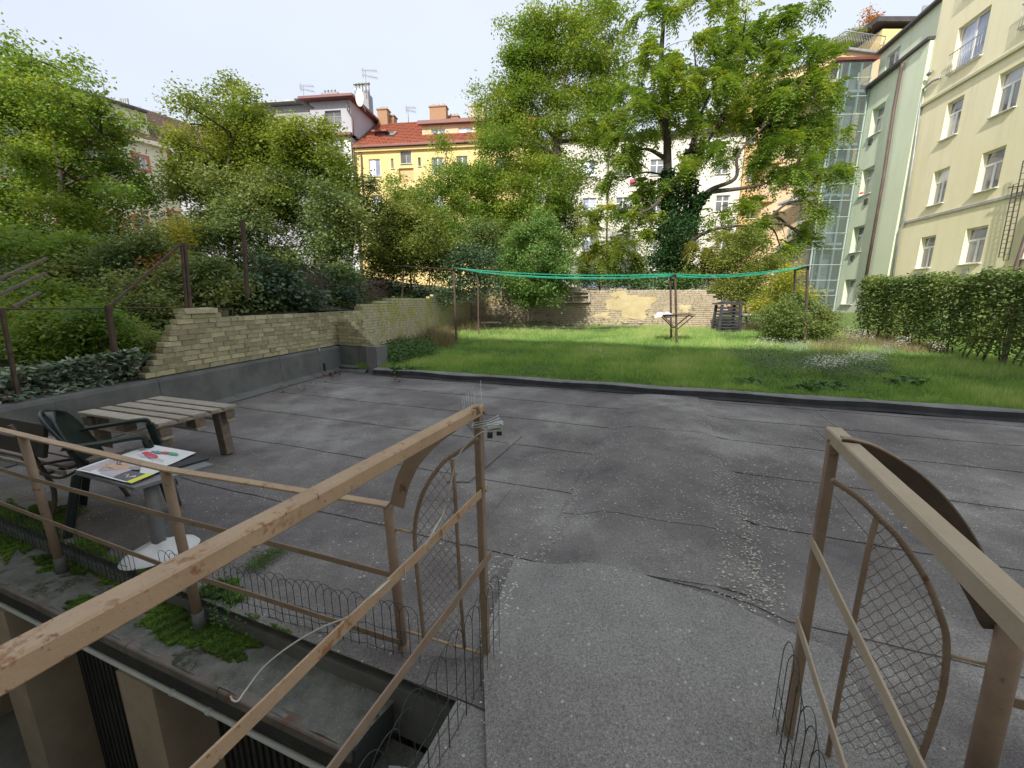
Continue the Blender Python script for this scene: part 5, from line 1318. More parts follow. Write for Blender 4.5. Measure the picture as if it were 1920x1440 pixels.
# glass walkways from tower back to the orange building
for i in range(5):
    z = 2.1+i*3.15; b = MB(); b.box(tA-TX*.75+TY*1.4+UP*z, (1.6, 1.6, .14), (TX, TY, UP)); b.build('bridge_floor', M['greyC'], tw)
    b = MB(); b.quad(tA-TX*1.5+TY*.7+UP*(z+.1), tA-TX*.05+TY*.7+UP*(z+.1), tA-TX*.05+TY*.7+UP*(z+1.2), tA-TX*1.5+TY*.7+UP*(z+1.2)); b.build('glass_pane', M['towerglass'], tw)
    b = MB(); b.bbar(tA-TX*1.5+TY*.68+UP*(z+1.2), tA-TX*.05+TY*.68+UP*(z+1.2), .05, .05, .005); b.build('hand_rail', M['towersteel'], tw)

# centre row
C0 = Vector((-14.3, 41.4, 0)); CXL = CX
def cline(px, py=400): q = vp(px, py, C0, C0+CX); return Vector((q.x, q.y, 0))
G = ('winwhite', 'glass'); GB = ('winwhite', 'glassblue'); GD = ('windark', 'glassdark')
A, B = cline(674), cline(1000)
by = thing('apartment_building', A.lerp(B, .5), 'warm yellow apartment building with red tiled roof in the centre background', 'building')
ops = pxops(A, B, [(692, 298, 713, 331, 'two', *GB), (733, 297, 738, 316, 'one', 'winwhite', 'glass'), (751, 283, 771, 307, 'two', *GD), (784, 295, 789, 312, 'one', 'windark', 'glassdark'), (810, 295, 831, 325, 'two', *G), (856, 292, 877, 323, 'two', *G), (748, 315, 776, 342, 'niche', 'orangeC', 'glass'), (697, 366, 718, 396, 'cross', *G), (812, 362, 832, 394, 'two', *G), (858, 362, 879, 394, 'two', *G), (930, 295, 950, 325, 'two', *G), (700, 430, 720, 462, 'cross', *G), (812, 430, 832, 462, 'two', *G)])
facade(by, A, B, -1, 15.2, ops, 'yellowC', .16); shell(by, A, B, -1, 15.1, 10, 'yellowC', roof=None)
ledge(by, A, B, 15.1, .25, .25, 'yellowC'); ledge(by, A, B, 15.34, .5, .16, 'trimred', 'gutter')
b = MB(); e0, e1 = A+CN*.45+UP*15.42, B+CN*.45+UP*15.42; r0, r1 = A-CN*5+UP*19.3, B-CN*5+UP*19.3; b.quad(e0, e1, r1, r0); b.quad(r0, r1, B-CN*10.5+UP*15.4, A-CN*10.5+UP*15.4)
rf = b.build('roof', M['tiles'], by)
# rows of tiles as real battened courses
m_ = MB()
for i in range(1, 26):
    t = i/26; p0, p1 = e0.lerp(r0, t), e1.lerp(r1, t); m_.bbar(p0+UP*.02, p1+UP*.02, .1, .035, .004)
o = m_.build('tile_courses', M['tiles'], by); o['kind'] = 'stuff'
downpipe(by, A, B, [(673, 282), (677, 292), (679, 340), (684, 410)], 'brownpipe', .07)
# roof dormer
dA, dB = cline(790)-CN*1.2, cline(908)-CN*1.2
za = planar(850, 264, dA, dB)[1]; zb_ = planar(850, 232, dA, dB)[1]
ops = pxops(dA, dB, [(809, 241, 835, 262, 'two', *GB), (860, 239, 886, 261, 'two', *GB)])
facade(by, dA, dB, za-.6, zb_, ops, 'peachC', .12); shell(by, dA, dB, za-.6, zb_-.02, 5, 'peachC'); ledge(by, dA-CX*.3, dB+CX*.3, zb_+.1, .45, .28, 'trimred', 'gutter')
b = MB(); b.box((dA+dB)/2-CN*2.4+UP*(zb_+.27), ((dB-dA).length+.5, 5.4, .1), (CX, CN, UP)); b.build('dormer_roof', M['tiles'], by)
sA2, sB2 = cline(702)-CN*1.5, cline(719)-CN*1.5; z1 = planar(710, 264, sA2, sB2)[1]; z2 = planar(710, 252, sA2, sB2)[1]
ops = pxops(sA2, sB2, [(703, 255, 714, 264, 'two', 'windark', 'glassdark')]); facade(by, sA2, sB2, z1-.4, z2+.1, ops, 'trimred', .1); b = MB(); b.box((sA2+sB2)/2-CN*.9+UP*(z2+.2), (1.5, 2.6, .14), (CX, CN, UP)); b.box((sA2+sB2)/2-CN*.9+UP*(z2-.6), (.9, 1.6, 1.2), (CX, CN, UP)); b.build('small_dormer', M['trimred'], by)
q0 = e0.lerp(r0, .42)+CX*2.9; sl = (r0-e0).normalized(); nn_ = CX.cross(sl).normalized(); nn_ = nn_ if nn_.z > 0 else -nn_; b = MB(); b.box(q0+nn_*.08, (.85, 1.1, .1), (CX, sl, nn_)); b.build('skylight', M['glassdark'], by)
for (x0, y0, x1, y1, mt, Yb) in ((707, 206, 728, 240, 'chimbrick', 4.6), (728, 218, 740, 236, 'chimbrick', 5.2), (805, 201, 837, 232, 'chimbrick', 4.6), (840, 219, 860, 232, 'chimbrick', 5.4), (878, 200, 911, 226, 'palebrick', 4.8), (950, 203, 985, 230, 'palebrick', 4.8)):
    cA, cB = C0-CN*Yb, C0-CN*Yb+CX; p0, p1 = vp(x0, y0, cA, cB), vp(x1, y1+12, cA, cB); b = MB()
    zt_, w_ = p0.z, (Vector((p1.x, p1.y, 0))-Vector((p0.x, p0.y, 0))).length; mid = (p0+p1)/2
    b.box(Vector((mid.x, mid.y, (p0.z+p1.z)/2))-CN*.4, (w_, .8, p0.z-p1.z), (CX, CN, UP)); b.box(Vector((mid.x, mid.y, zt_+.05))-CN*.4, (w_+.15, .95, .12), (CX, CN, UP)); ch_ = b.build('chimney', M[mt], by)
    if w_ > 1:
        for i in range(3): b = MB(); q = Vector((mid.x, mid.y, zt_+.1))-CN*.4+CX*(w_*(-.3+.3*i)); b.tube([q, q+UP*.3], .1, 8); b.build('chimney_pot', M['trimg'], ch_)
# grey building
A, B = cline(340), cline(668)
bgz = thing('apartment_building', B, 'tall lavender grey apartment building with dark red gutters left of the red tiled roof', 'building')
ops = pxops(A, B, [(613, 275, 644, 304, 'cross', *GD), (560, 275, 590, 304, 'cross', *GD), (617, 338, 646, 368, 'cross', *GD), (560, 338, 590, 368, 'two', *G), (505, 275, 535, 304, 'two', *G), (505, 338, 535, 368, 'two', *G), (630, 405, 650, 430, 'two', *G)])
facade(bgz, A, B, -1, 16.4, ops, 'greyC', .2); shell(bgz, A, B, -1, 16.4, 12, 'greyC')
b = MB(); s0, _ = planar(648, 300, A, B); b.box(A+CX*(s0+ (B-A).length)/2*1.0+CN*.03+UP*8.2, ((B-A).length-s0, .06, 16.0), (CX, CN, UP)); b.build('white_pilaster', M['white2'], bgz)
ledge(bgz, A, B+CX*.25, 16.5, .45, .22, 'trimred', 'gutter')
tA_, tB_ = cline(585, 250), B+CX*.2
ops = pxops(tA_, tB_, [(610, 207, 640, 236, 'cross', *GD)])
facade(bgz, tA_, tB_, 16.6, 19.4, ops, 'greyC', .2); shell(bgz, tA_, tB_, 16.6, 19.4, 9.5, 'greyC', 'side_wall', None)
b = MB(); b.box((tA_+tB_)/2-CN*4.5+UP*19.5, ((tB_-tA_).length+1.2, 10.6, .2), (CX, CN, UP)); b.build('roof', M['trimred'], bgz)
b = MB(); b.box(tA_-CX*4.3-CN*3.5+UP*18.0, (8.6, 6, 2.9), (CX, CN, UP)); b.build('set_back_storey', M['greyD'], bgz)
b = MB(); b.box(tA_-CX*4.0-CN*2.2+UP*19.55, (10, 5, .14), (CX, CN, UP)); b.build('canopy', M['trimg'], bgz)
b = MB(); b.bbar(pt(555, 186, 38.5), pt(586, 203, 41), .35, .12, .01); b.build('awning_edge', M['trimd'], bgz)
downpipe(bgz, A, B, [(651, 192), (651, 205), (662, 225), (662, 252), (652, 258), (663, 270), (665, 330), (668, 400)], 'brownpipe', .08, .25)
for (x0, y0, x1, y1, Yb) in ((601, 174, 635, 200, 3.0), (660, 176, 692, 205, 5.0), (596, 186, 604, 192, 2.4)):
    cA, cB = C0-CN*Yb, C0-CN*Yb+CX; p0, p1 = vp(x0, y0, cA, cB), vp(x1, y1, cA, cB); mid = (p0+p1)/2; w_ = (Vector((p1.x-p0.x, p1.y-p0.y, 0))).length; b = MB(); b.box(mid-CN*.5, (w_, 1.0, p0.z-p1.z), (CX, CN, UP)); ch_ = b.build('chimney', M['greyD'], bgz)
    if w_ > 1:
        for i in range(5 if x0 == 660 else 4):
            q = Vector((mid.x, mid.y, p0.z))-CN*.5+CX*(w_*(-.4+.2*i)); hh = 1.0 if x0 == 660 else .3
            b = MB(); b.tube([q, q+UP*hh], .13 if x0 == 660 else .07, 8); b.tube([q+UP*hh, q+UP*(hh+.14)], .2 if x0 == 660 else .1, 8); b.build('flue_pipe', M['trimg'], ch_)
b = MB(); q = pt(675, 184, 40.5); rr_ = []
vs = [q]+[q+Vector((math.cos(a)*.36, -.12+.02*math.sin(a), math.sin(a)*.72)) for a in [k*math.pi/12 for k in range(24)]]; b.add(vs, [(0, i+1, (i+1) % 24+1) for i in range(24)], True); b.add([v+Vector((.01, .05, 0)) for v in vs], [(0, (i+1) % 24+1, i+1) for i in range(24)], True); o = b.build('satellite_dish', M['white2']); tag(o, 'white satellite dish mounted beside the flues on the grey building', 'satellite dish')
b = MB(); b.tube([q+UP*-.2, q+Vector((.3, .4, -.9))], .05, 6); b.build('dish_arm', M['trimg'], o)
def aerial(name_px, Y, h_, w_, label):
    q = pt(*name_px, Y); b = MB(); b.tube([q, q+UP*h_], .035, 6); 
    for k, zf in enumerate((.98, .8)):
        d = Vector((1, .1, -.15 if k else .0)).normalized(); c = q+UP*h_*zf; b.tube([c-d*w_*.3, c+d*w_], .02, 5)
        for i in range(7): e = c+d*(w_*(-.2+i*.19)); b.tube([e-Vector((0, .35, 0)), e+Vector((0, .35, .0))], .012, 4)
        b.tube([c-UP*.25-d*w_*.2, c+UP*.3-d*w_*.2], .02, 5)
    o = b.build('roof_aerial', M['aerial']); tag(o, label, 'aerial')
aerial((688, 185), 43, 2.4, 1.1, 'tall television aerial above the flues of the grey building')
aerial((571, 196), 43, 1.6, 1.0, 'television aerial on the left part of the grey building roof')
aerial((766, 230), 46, 1.4, .8, 'television aerial on the ridge of the red tiled roof')
aerial((296, 240), 52, 1.7, 1.1, 'television aerial on the brown roof ridge of the cream building on the left')
# white building
A, B = cline(1000), cline(1383)
bwz = thing('apartment_building', A.lerp(B, .5), 'white apartment building partly hidden behind the two tall trees', 'building')
ops = []
for xc, cl_ in ((1105, 0), (1040, 1), (1168, 1), (1232, 1), (1300, 1), (1355, 1)):
    for k in range(4):
        y0 = 301+70*k-(xc-1105)*.02; st_ = 'cross'; ops += pxops(A, B, [(xc-13, y0, xc+13, y0+30, st_, 'winwhite', 'glass' if xc != 1105 else 'glassblue')])
facade(bwz, A, B, -1, 15.2, ops, 'whiteC', .16); shell(bwz, A, B, -1, 15.1, 10, 'whiteC', roof=None); ledge(bwz, A, B, 15.25, .4, .22, 'trimd', 'gutter')
s0, _ = planar(1143, 300, A, B); b = MB(); LL = (B-A).length; b.box(A+CX*((s0+LL)/2)+CN*.0+UP*7, (0.01, .01, .01)) if 0 else None
downpipe(bwz, A, B, [(1141, 266), (1139, 350), (1137, 480)], 'brownpipe', .07)
b = MB(); b.quad(A+CN*.4+UP*15.4, B+CN*.4+UP*15.4, B-CN*5+UP*16.3, A-CN*5+UP*16.3); b.build('roof', M['tiles'], bwz)
for xc in ():
    dA, dB = cline(xc-16)-CN*1, cline(xc+16)-CN*1; ops = pxops(dA, dB, [(xc-9, 240, xc+9, 258, 'two', *G)]); facade(bwz, dA, dB, 15.6, 17.4, ops, 'whiteC', .1); shell(bwz, dA, dB, 15.6, 17.4, 3, 'whiteC')
b = MB(); q = cline(1183)+CN*.2; q.z = planar(1183, 341, A, B)[1]; b.box(q, (.5, .3, .25)); o = b.build('flower_box', M['pink']); tag(o, 'small pink flower box on a sill of the white building', 'flower box')
# orange building with roof terrace
A, B = cline(1385), cline(1385)+CX*9.0
bo = thing('apartment_building', A.lerp(B, .5), 'orange and cream apartment building with balconies and a railed roof terrace behind the glass tower', 'building')
ops = []
for k in range(5):
    y0 = 236+70*k; ops += pxops(A, B, [(1400, y0, 1418, y0+34, 'two', *G), (1432, y0, 1446, y0+30, 'one', *G), (1478, y0, 1496, y0+34, 'two', *G)])
facade(bo, A, B, -1, 19.4, ops, 'orangeC', .16); shell(bo, A, B, -1, 19.4, 9, 'orangeC')
s1_, _ = planar(1470, 300, A, B); b = MB(); b.box(A+CX*((s1_+9)/2)+CN*.04+UP*8.5, (9-s1_, .08, 18.8), (CX, CN, UP)) if 0 else None
for k in range(5):
    z = planar(1430, 312+70*k, A, B)[1]; b = MB(); b.box(A+CX*1.6+CN*.6+UP*z, (2.6, 1.2, .16), (CX, CN, UP)); bal = b.build('balcony', M['orangeC'], bo)
    m_ = MB()
    for i in range(22): q = A+CX*(.35+i*.12)+CN*1.15; m_.tube([q+UP*(z+.05), q+UP*(z+1.0)], .014, 4)
    q = A+CX*.35+CN*1.15; m_.tube([q+UP*(z+1.0), q+CX*2.55+UP*(z+1.0)], .025, 6); m_.build('balcony_railing', M['trimg'], bal)
# terrace storey: peach block reaching over the tower
tC = [pt(1558, 100, 33.5), pt(1580, 92, 32.6), pt(1655, 84, 33.2), pt(1690, 80, 35)]
zt_ = tC[1].z-.1; b = MB(); base = [Vector((q.x, q.y, 0)) for q in tC]; base[3] = Vector((27.5, 34.5, 0)); base2 = base+[Vector((28, 41, 0)), Vector((20, 41, 0)), Vector((20.2, 36, 0))]
b.prism([tuple(q[:2]) for q in base2], zt_-2.1, zt_); b.build('terrace_block', M['peachC'], bo)
b = MB(); b.prism([tuple((q+(q-Vector((24, 38, 0))).normalized()*.25)[:2]) for q in base2], zt_, zt_+.14); b.build('terrace_edge', M['trimg'], bo)
b = MB(); b.prism([tuple((q+(q-Vector((24, 38, 0))).normalized()*.3)[:2]) for q in base2], zt_-2.35, zt_-2.1); b.build('red_soffit', M['trimred'], bo)
b = MB(); b.prism([tuple((q-(q-Vector((24, 38, 0))).normalized()*.8)[:2]) for q in base2], -1, zt_-2.35); b.build('corner_wall', M['peachC'], bo)
m_ = MB(); ring = [base2[6]]+base
for a_, c_ in zip(ring[:-1], ring[1:]):
    a_ = a_+(a_-Vector((24, 38, 0))).normalized()*.1; c_ = c_+(c_-Vector((24, 38, 0))).normalized()*.1; L = (c_-a_).length; n_ = int(L/.13)
    for i in range(n_): q = a_.lerp(c_, i/n_); m_.tube([q+UP*(zt_+.14), q+UP*(zt_+1.15)], .013, 4)
    m_.tube([a_+UP*(zt_+1.15), c_+UP*(zt_+1.15)], .03, 6)
m_.build('terrace_railing', M['trimg'], bo)
q = pt(1628, 84, 34.5); b = MB(); b.tube([Vector((q.x, q.y, zt_+.14)), Vector((q.x, q.y, zt_+.65))], .26, 12, r1=.34); o = b.build('flower_pot', M['pot']); tag(o, 'terracotta pot on the roof terrace behind the railing', 'pot'); POTQ = Vector((q.x, q.y, zt_+.65))
q = pt(1665, 76, 34.5); cr = thing('terrace_chair', Vector((q.x, q.y, zt_+.14)), 'blue slatted chair on the roof terrace at the top right', 'chair')
b = MB(); b.box(Vector((q.x, q.y, zt_+.6)), (.6, .5, .06)); b.build('seat', M['blue'], cr)
b = MB()
for i in range(5): b.box(Vector((q.x-.25+i*.125, q.y+.25, zt_+.9)), (.09, .04, .6))
b.build('backrest', M['blue'], cr)
for sx in (-.25, .25):
    for sy in (-.2, .2): b = MB(); b.box(Vector((q.x+sx, q.y+sy, zt_+.36)), (.05, .05, .44)); b.build('leg', M['blue'], cr)
# penthouse bits over green roof
b = MB(); b.box(pt(1712, 50, 33)+Vector((0, 2, -.6)), (3.4, 3, 1.5)); b.build('penthouse', M['yellowC'], bo); b = MB(); b.box(pt(1708, 42, 33)+Vector((0, 2, .35)), (4.4, 3.6, .3)); b.build('penthouse_roof', M['trimd'], bo)

# left cream building with terracotta window surrounds
def LP(Y): return Vector((-38.6+.57*(Y-46), Y, 0))
A, B = LP(33), LP(56); LXd = (B-A).normalized(); LNn = Vector((LXd.y, -LXd.x, 0))
bl_ = thing('apartment_building', LP(45), 'cream apartment building with terracotta window surrounds and brown roof behind the left trees', 'building')
rects = []
for (x0, x1) in ((252, 277), (318, 340)):
    for k in range(4): y0 = 291+57*k-(0 if x0 < 300 else 9); rects.append((x0+2, y0+3, x1-2, y0+25))
ops = [o+('two', *G) for o in pxops(A, B, rects)]
for (x0, x1) in ((190, 215), (120, 147), (30, 60)):
    for k in range(4):
        s0, zc = planar((x0+x1)/2, 400, A, B); ops.append((s0-.85, s0+.85, ops[k][2], ops[k][3], 'two', *G))
facade(bl_, A, B, -1, 17.5, ops, 'creamL', .18); shell(bl_, A, B, -1, 17.4, 12, 'creamL', roof=None); ledge(bl_, A, B, 17.6, .6, .35, 'creamL')
for o in ops:
    s0, s1, a, c = o[:4]
    for (p, q_, r_, t_) in ((s0-.28, s0-.02, a-.25, c+.25), (s1+.02, s1+.28, a-.25, c+.25), (s0-.02, s1+.02, c+.03, c+.25), (s0-.02, s1+.02, a-.27, a-.05)):
        b = MB(); b.box(A+LXd*((p+q_)/2)+LNn*.02+UP*((r_+t_)/2), (q_-p, .06, t_-r_), (LXd, LNn, UP)); b.build('surround', M['redtrim'], bl_)
b = MB(); b.quad(A+LNn*.6+UP*17.8, B+LNn*.6+UP*17.8, B-LNn*5+UP*22.6, A-LNn*5+UP*22.6); b.add([B+LNn*.6+UP*17.8, B-LNn*10+UP*17.8, B-LNn*5+UP*22.6], [(0, 1, 2)]); b.build('roof', M['browntiles'], bl_)
dA, dB = LP(40)-LNn*.3, vp(278, 240, A-LNn*.3, B-LNn*.3); dB = Vector((dB.x, dB.y, 0))
ops = pxops(dA, dB, [(236, 231, 261, 253, 'two', *G)]); facade(bl_, dA, dB, 17.8, 20.6, ops, 'creamL', .15); shell(bl_, dA, dB, 17.8, 20.6, 5, 'creamL'); ledge(bl_, dA, dB, 20.7, .4, .2, 'trimd', 'gutter')
for i in range(4): b = MB(); q = pt(229+i*4, 202, 50); b.tube([q-UP*1.0, q+UP*.9], .13, 6); b.build('flue_pipe', M['trimg'], bl_)
b = MB(); b.tube([pt(197, 180, 46), pt(190, 137, 46)], .05, 6); o = b.build('roof_mast', M['aerial']); tag(o, 'thin tall mast on the cream building roof at upper left', 'mast')
b = MB(); b.box(pt(332, 432, 44), (3, 2, 3)); 

# ------------------------------------------------------------------ foliage
def leaves(P, size, asp, droop=.3, upbias=.6):
    """P (N,3) -> (N,4,3) rhombic leaves"""
    N = len(P); a = RNG.uniform(0, 2*np.pi, N); d = np.stack([np.cos(a), np.sin(a), RNG.normal(-droop, .45, N)], 1); d /= np.linalg.norm(d, axis=1)[:, None]
    n = RNG.normal(0, 1, (N, 3)); n[:, 2] = np.abs(n[:, 2])*(.6+upbias)+upbias; w_ = np.cross(d, n); w_ /= np.linalg.norm(w_, axis=1)[:, None]+1e-9
    s = size*RNG.uniform(.6, 1.35, N); d = d*s[:, None]; w_ = w_*(s*asp*.5)[:, None]
    V = np.zeros((N, 4, 3)); V[:, 0] = P; V[:, 1] = P+d*.45+w_; V[:, 2] = P+d; V[:, 3] = P+d*.45-w_; return V
def pinnate(P, outd, L=.45, pairs=6, ll=.13, asp=.33, droop=.55):
    N = len(P); d = outd+RNG.normal(0, .45, (N, 3)); d[:, 2] += .1; d /= np.linalg.norm(d, axis=1)[:, None]
    up = np.array([0, 0, 1.0]); sd_ = np.cross(d, up); sd_ /= np.linalg.norm(sd_, axis=1)[:, None]+1e-9
    L = L*RNG.uniform(.6, 1.25, N)
    out_ = []
    for k in range(pairs):
        t = (k+1)/pairs; pos = P+d*(L*t)[:, None]; pos[:, 2] -= droop*L*t*t
        for sg in (-1, 1):
            dd = sd_*sg+d*.45; dd[:, 2] -= .25+.35*t; dd += RNG.normal(0, .12, (N, 3)); dd /= np.linalg.norm(dd, axis=1)[:, None]
            l_ = ll*(1.1-.35*t)*RNG.uniform(.75, 1.2, N); w_ = np.cross(dd, np.cross(d, dd)); w_ = d-dd*np.sum(d*dd, 1)[:, None]; w_ /= np.linalg.norm(w_, axis=1)[:, None]+1e-9
            V = np.zeros((N, 4, 3)); D = dd*l_[:, None]; W_ = w_*(l_*asp*.5)[:, None]; V[:, 0] = pos; V[:, 1] = pos+D*.4+W_; V[:, 2] = pos+D; V[:, 3] = pos+D*.4-W_; out_.append(V)
    return np.stack(out_, 1).reshape(-1, 4, 3), 2*pairs
COVER, COVERP = 4.7, 7.5
def nearest(limbs, c):
    best = None
    for lm in limbs:
        for q in lm:
            dd = (q-c).length+max(0, q.z-c.z)*1.2
            if best is None or dd < best[0]: best = (dd, q)
    return best[1]
def tree(name, label, cat, Y, clumps, mat, limbs_px=(), r0=.2, leaf=.12, asp=.45, dens=1.0, sub=.42, style='leaf', flat=.6, tint=.45, group=None, yspread=1.0, base=None, droop=.3, twigs=True, barkmat='bark', rt=.35, pin=None, limbY=None, tvar=.16, shell=.5):
    limbs = [[pt(x, y, Y+(z_[0] if z_ else 0)) for (x, y, *z_) in lm] for lm in limbs_px]
    bpos = base or (limbs[0][0] if limbs else pt(clumps[0][0], clumps[0][1]+clumps[0][3], Y))
    root = thing(name, bpos, label, cat, group); tk = MB(); sm = []
    for i, lm in enumerate(limbs):
        c = curve(lm, 6) if len(lm) > 2 else lm; sm.append(c); ra = r0*(1 if i == 0 else .4*random.uniform(.8, 1.1)); tk.tube(c, ra, 10 if ra > .08 else 6, r1=max(ra*.22, .008))
    cen_ = []; cid = []; areas = []; outd = []
    for ci, cl_ in enumerate(clumps):
        cx, cy, rx, ry = cl_[:4]; dn = cl_[4] if len(cl_) > 4 else 1; dj = cl_[5] if len(cl_) > 5 else random.uniform(-1, 1)*yspread
        C = pt(cx, cy, Y+dj); k = (Y+dj)/F*1.02; RX_, RZ = rx*k, ry*k; RY = (RX_+RZ)/2
        ns = max(3, int(RX_*RZ*3.14/(sub*sub*3.14)*2.6*dens*dn))
        v = RNG.normal(0, 1, (ns, 3)); v /= np.linalg.norm(v, axis=1)[:, None]; v *= (RNG.uniform(0, 1, ns)**shell)[:, None]; v *= RNG.uniform(.65, 1.38, (ns, 1))
        pts = np.array(C)+v*np.array([RX_, RY, RZ])
        o_ = v.copy(); o_[:, 2] = o_[:, 2]*.5; 
        cen_.append(pts); cid += [ci]*ns; areas += [RX_*RZ*3.14*dens*dn/ns]*ns; outd.append(o_)
        if twigs:
            src = nearest(sm, C) if sm else Vector((C.x, C.y, bpos.z))
            mid = src.lerp(C, .5)+Vector((random.uniform(-.2, .2), random.uniform(-.2, .2), .12*(C-src).length)); br_ = curve([src, mid, C], 5)
            rr = max(.012, min(r0*.3, .018*(C-src).length+.012)); tk.tube(br_, rr, 6, r1=rr*.45, cap=False)
            for q in pts[RNG.choice(ns, min(ns, 9), replace=False)]:
                q = Vector(q); s_ = br_[random.randint(len(br_)//2, len(br_)-1)]; tk.tube(curve([s_, s_.lerp(q, .5)+Vector((0, 0, .08*(q-s_).length)), q], 3), rr*.38, 4, r1=.004, cap=False)
    S_ = np.concatenate(cen_); O_ = np.concatenate(outd); cid = np.array(cid); ct = RNG.uniform(-tvar, tvar, len(clumps)); stn = RNG.uniform(-.14, .14, len(S_))
    if style == 'leaf':
        la = .5*(leaf*1.12)**2*asp*1.1; idx = np.repeat(np.arange(len(S_)), np.array([max(3, int(COVER*a_/la)) for a_ in areas])); N = len(idx)
        g_ = RNG.normal(0, 1, (N, 3))*sub*.68; g_[:, 2] *= flat; g_[:, 2] -= .12*np.sum(g_[:, :2]**2, 1)/sub
        P = S_[idx]+g_; V = leaves(P, leaf*1.12, asp*1.1, droop); tn = tint+ct[cid[idx]]+stn[idx]+RNG.normal(0, .13, N)
    else:
        pr = pin or dict(L=.45, pairs=6, ll=.14, asp=.36, droop=.5); la = pr['pairs']*2*.5*pr['ll']**2*pr['asp']; idx = np.repeat(np.arange(len(S_)), np.array([max(2, int(COVERP*a_/la)) for a_ in areas])); N = len(idx)
        P = S_[idx]+RNG.normal(0, 1, (N, 3))*sub*.22; od = O_[idx]+RNG.normal(0, .5, (N, 3)); V, m__ = pinnate(P, od, **pr); tn = np.repeat(tint+ct[cid[idx]]+stn[idx]+RNG.normal(0, .12, N), m__)
    npmesh('crown', V, 4, M[mat], root, tint=tn)
    if tk.v:
        o = tk.build('trunk' if limbs else 'branches', M[barkmat], root)
        if not limbs: o['kind'] = 'stuff'
    return root, sm
def J(lst, n_=0, amp=0): return lst
# big tree of heaven on the right of centre
root, sm = tree('tree_of_heaven', 'tallest broad tree right of centre with ivy-clad trunk and long drooping leaves', 'tree', 21.5,
 [(1228, 25, 55, 32, .45), (1300, 10, 60, 30, .5), (1238, 95, 50, 28, .6), (1335, 120, 60, 34), (1400, 60, 55, 34, .9), (1455, 45, 45, 28, .8), (1482, 8, 35, 20, .7), (1425, 125, 60, 34), (1500, 95, 50, 28), (1545, 130, 42, 28), (1262, 160, 55, 30, .7), (1200, 190, 55, 34, .9), (1292, 190, 50, 26, .7), (1365, 190, 60, 32), (1445, 190, 60, 34), (1515, 190, 45, 32), (1480, 245, 60, 30), (1545, 265, 40, 40), (1405, 250, 50, 26, .7), (1240, 235, 45, 22, .7), (1185, 290, 50, 30, .8), (1200, 365, 55, 34, .8), (1160, 340, 36, 26, .6), (1225, 425, 40, 30, .8), (1300, 245, 40, 22, .5), (1560, 320, 30, 22), (1528, 375, 35, 18), (1455, 320, 60, 30, .7), (1390, 375, 45, 18, .5), (1435, 395, 50, 24, .7), (1485, 430, 40, 24, .7), (1340, 405, 35, 16, .4), (1505, 325, 45, 26, .7), (1160, 225, 40, 26, .8), (1520, 460, 30, 20, .6), (1465, 470, 30, 14, .5), (1400, 15, 35, 22, .3), (1330, 300, 50, 24, .35), (1210, 140, 50, 26, .6), (1270, 340, 60, 40, .35), (1180, 240, 60, 40, .6), (1370, 300, 60, 34, .5), (1420, 440, 70, 26, .6), (1190, 440, 46, 30, .5), (1500, 280, 60, 60, .5), (1300, 130, 70, 50, .5), (1470, 150, 70, 50, .6), (1160, 395, 40, 26, .6), (1350, 240, 60, 40, .5)],
 'l_ail', [[(1268, 580), (1266, 500), (1258, 420), (1252, 330), (1250, 230), (1240, 120), (1246, 20)], [(1268, 520), (1284, 400), (1290, 310), (1305, 240), (1335, 170), (1390, 100)], [(1286, 380), (1300, 320), (1325, 270), (1370, 200, 1), (1450, 120, 1.5)], [(1276, 440), (1320, 365, -.5), (1378, 335, -1), (1384, 290, -1.2), (1430, 240, -1)], [(1252, 250), (1225, 205), (1185, 165)], [(1254, 350), (1228, 385, -.8), (1200, 400, -1.2)], [(1330, 360, -.5), (1410, 350, -1), (1480, 330, -1)], [(1278, 460), (1340, 430, -1), (1430, 420, -1.5)], [(1252, 300), (1215, 280, .5), (1180, 285, .8)], [(1300, 300), (1308, 200, .6), (1300, 60, 1)]],
 r0=.34, style='pin', sub=.55, dens=.95, yspread=1.8, tint=.66, pin=dict(L=.6, pairs=6, ll=.19, asp=.42, droop=.55))
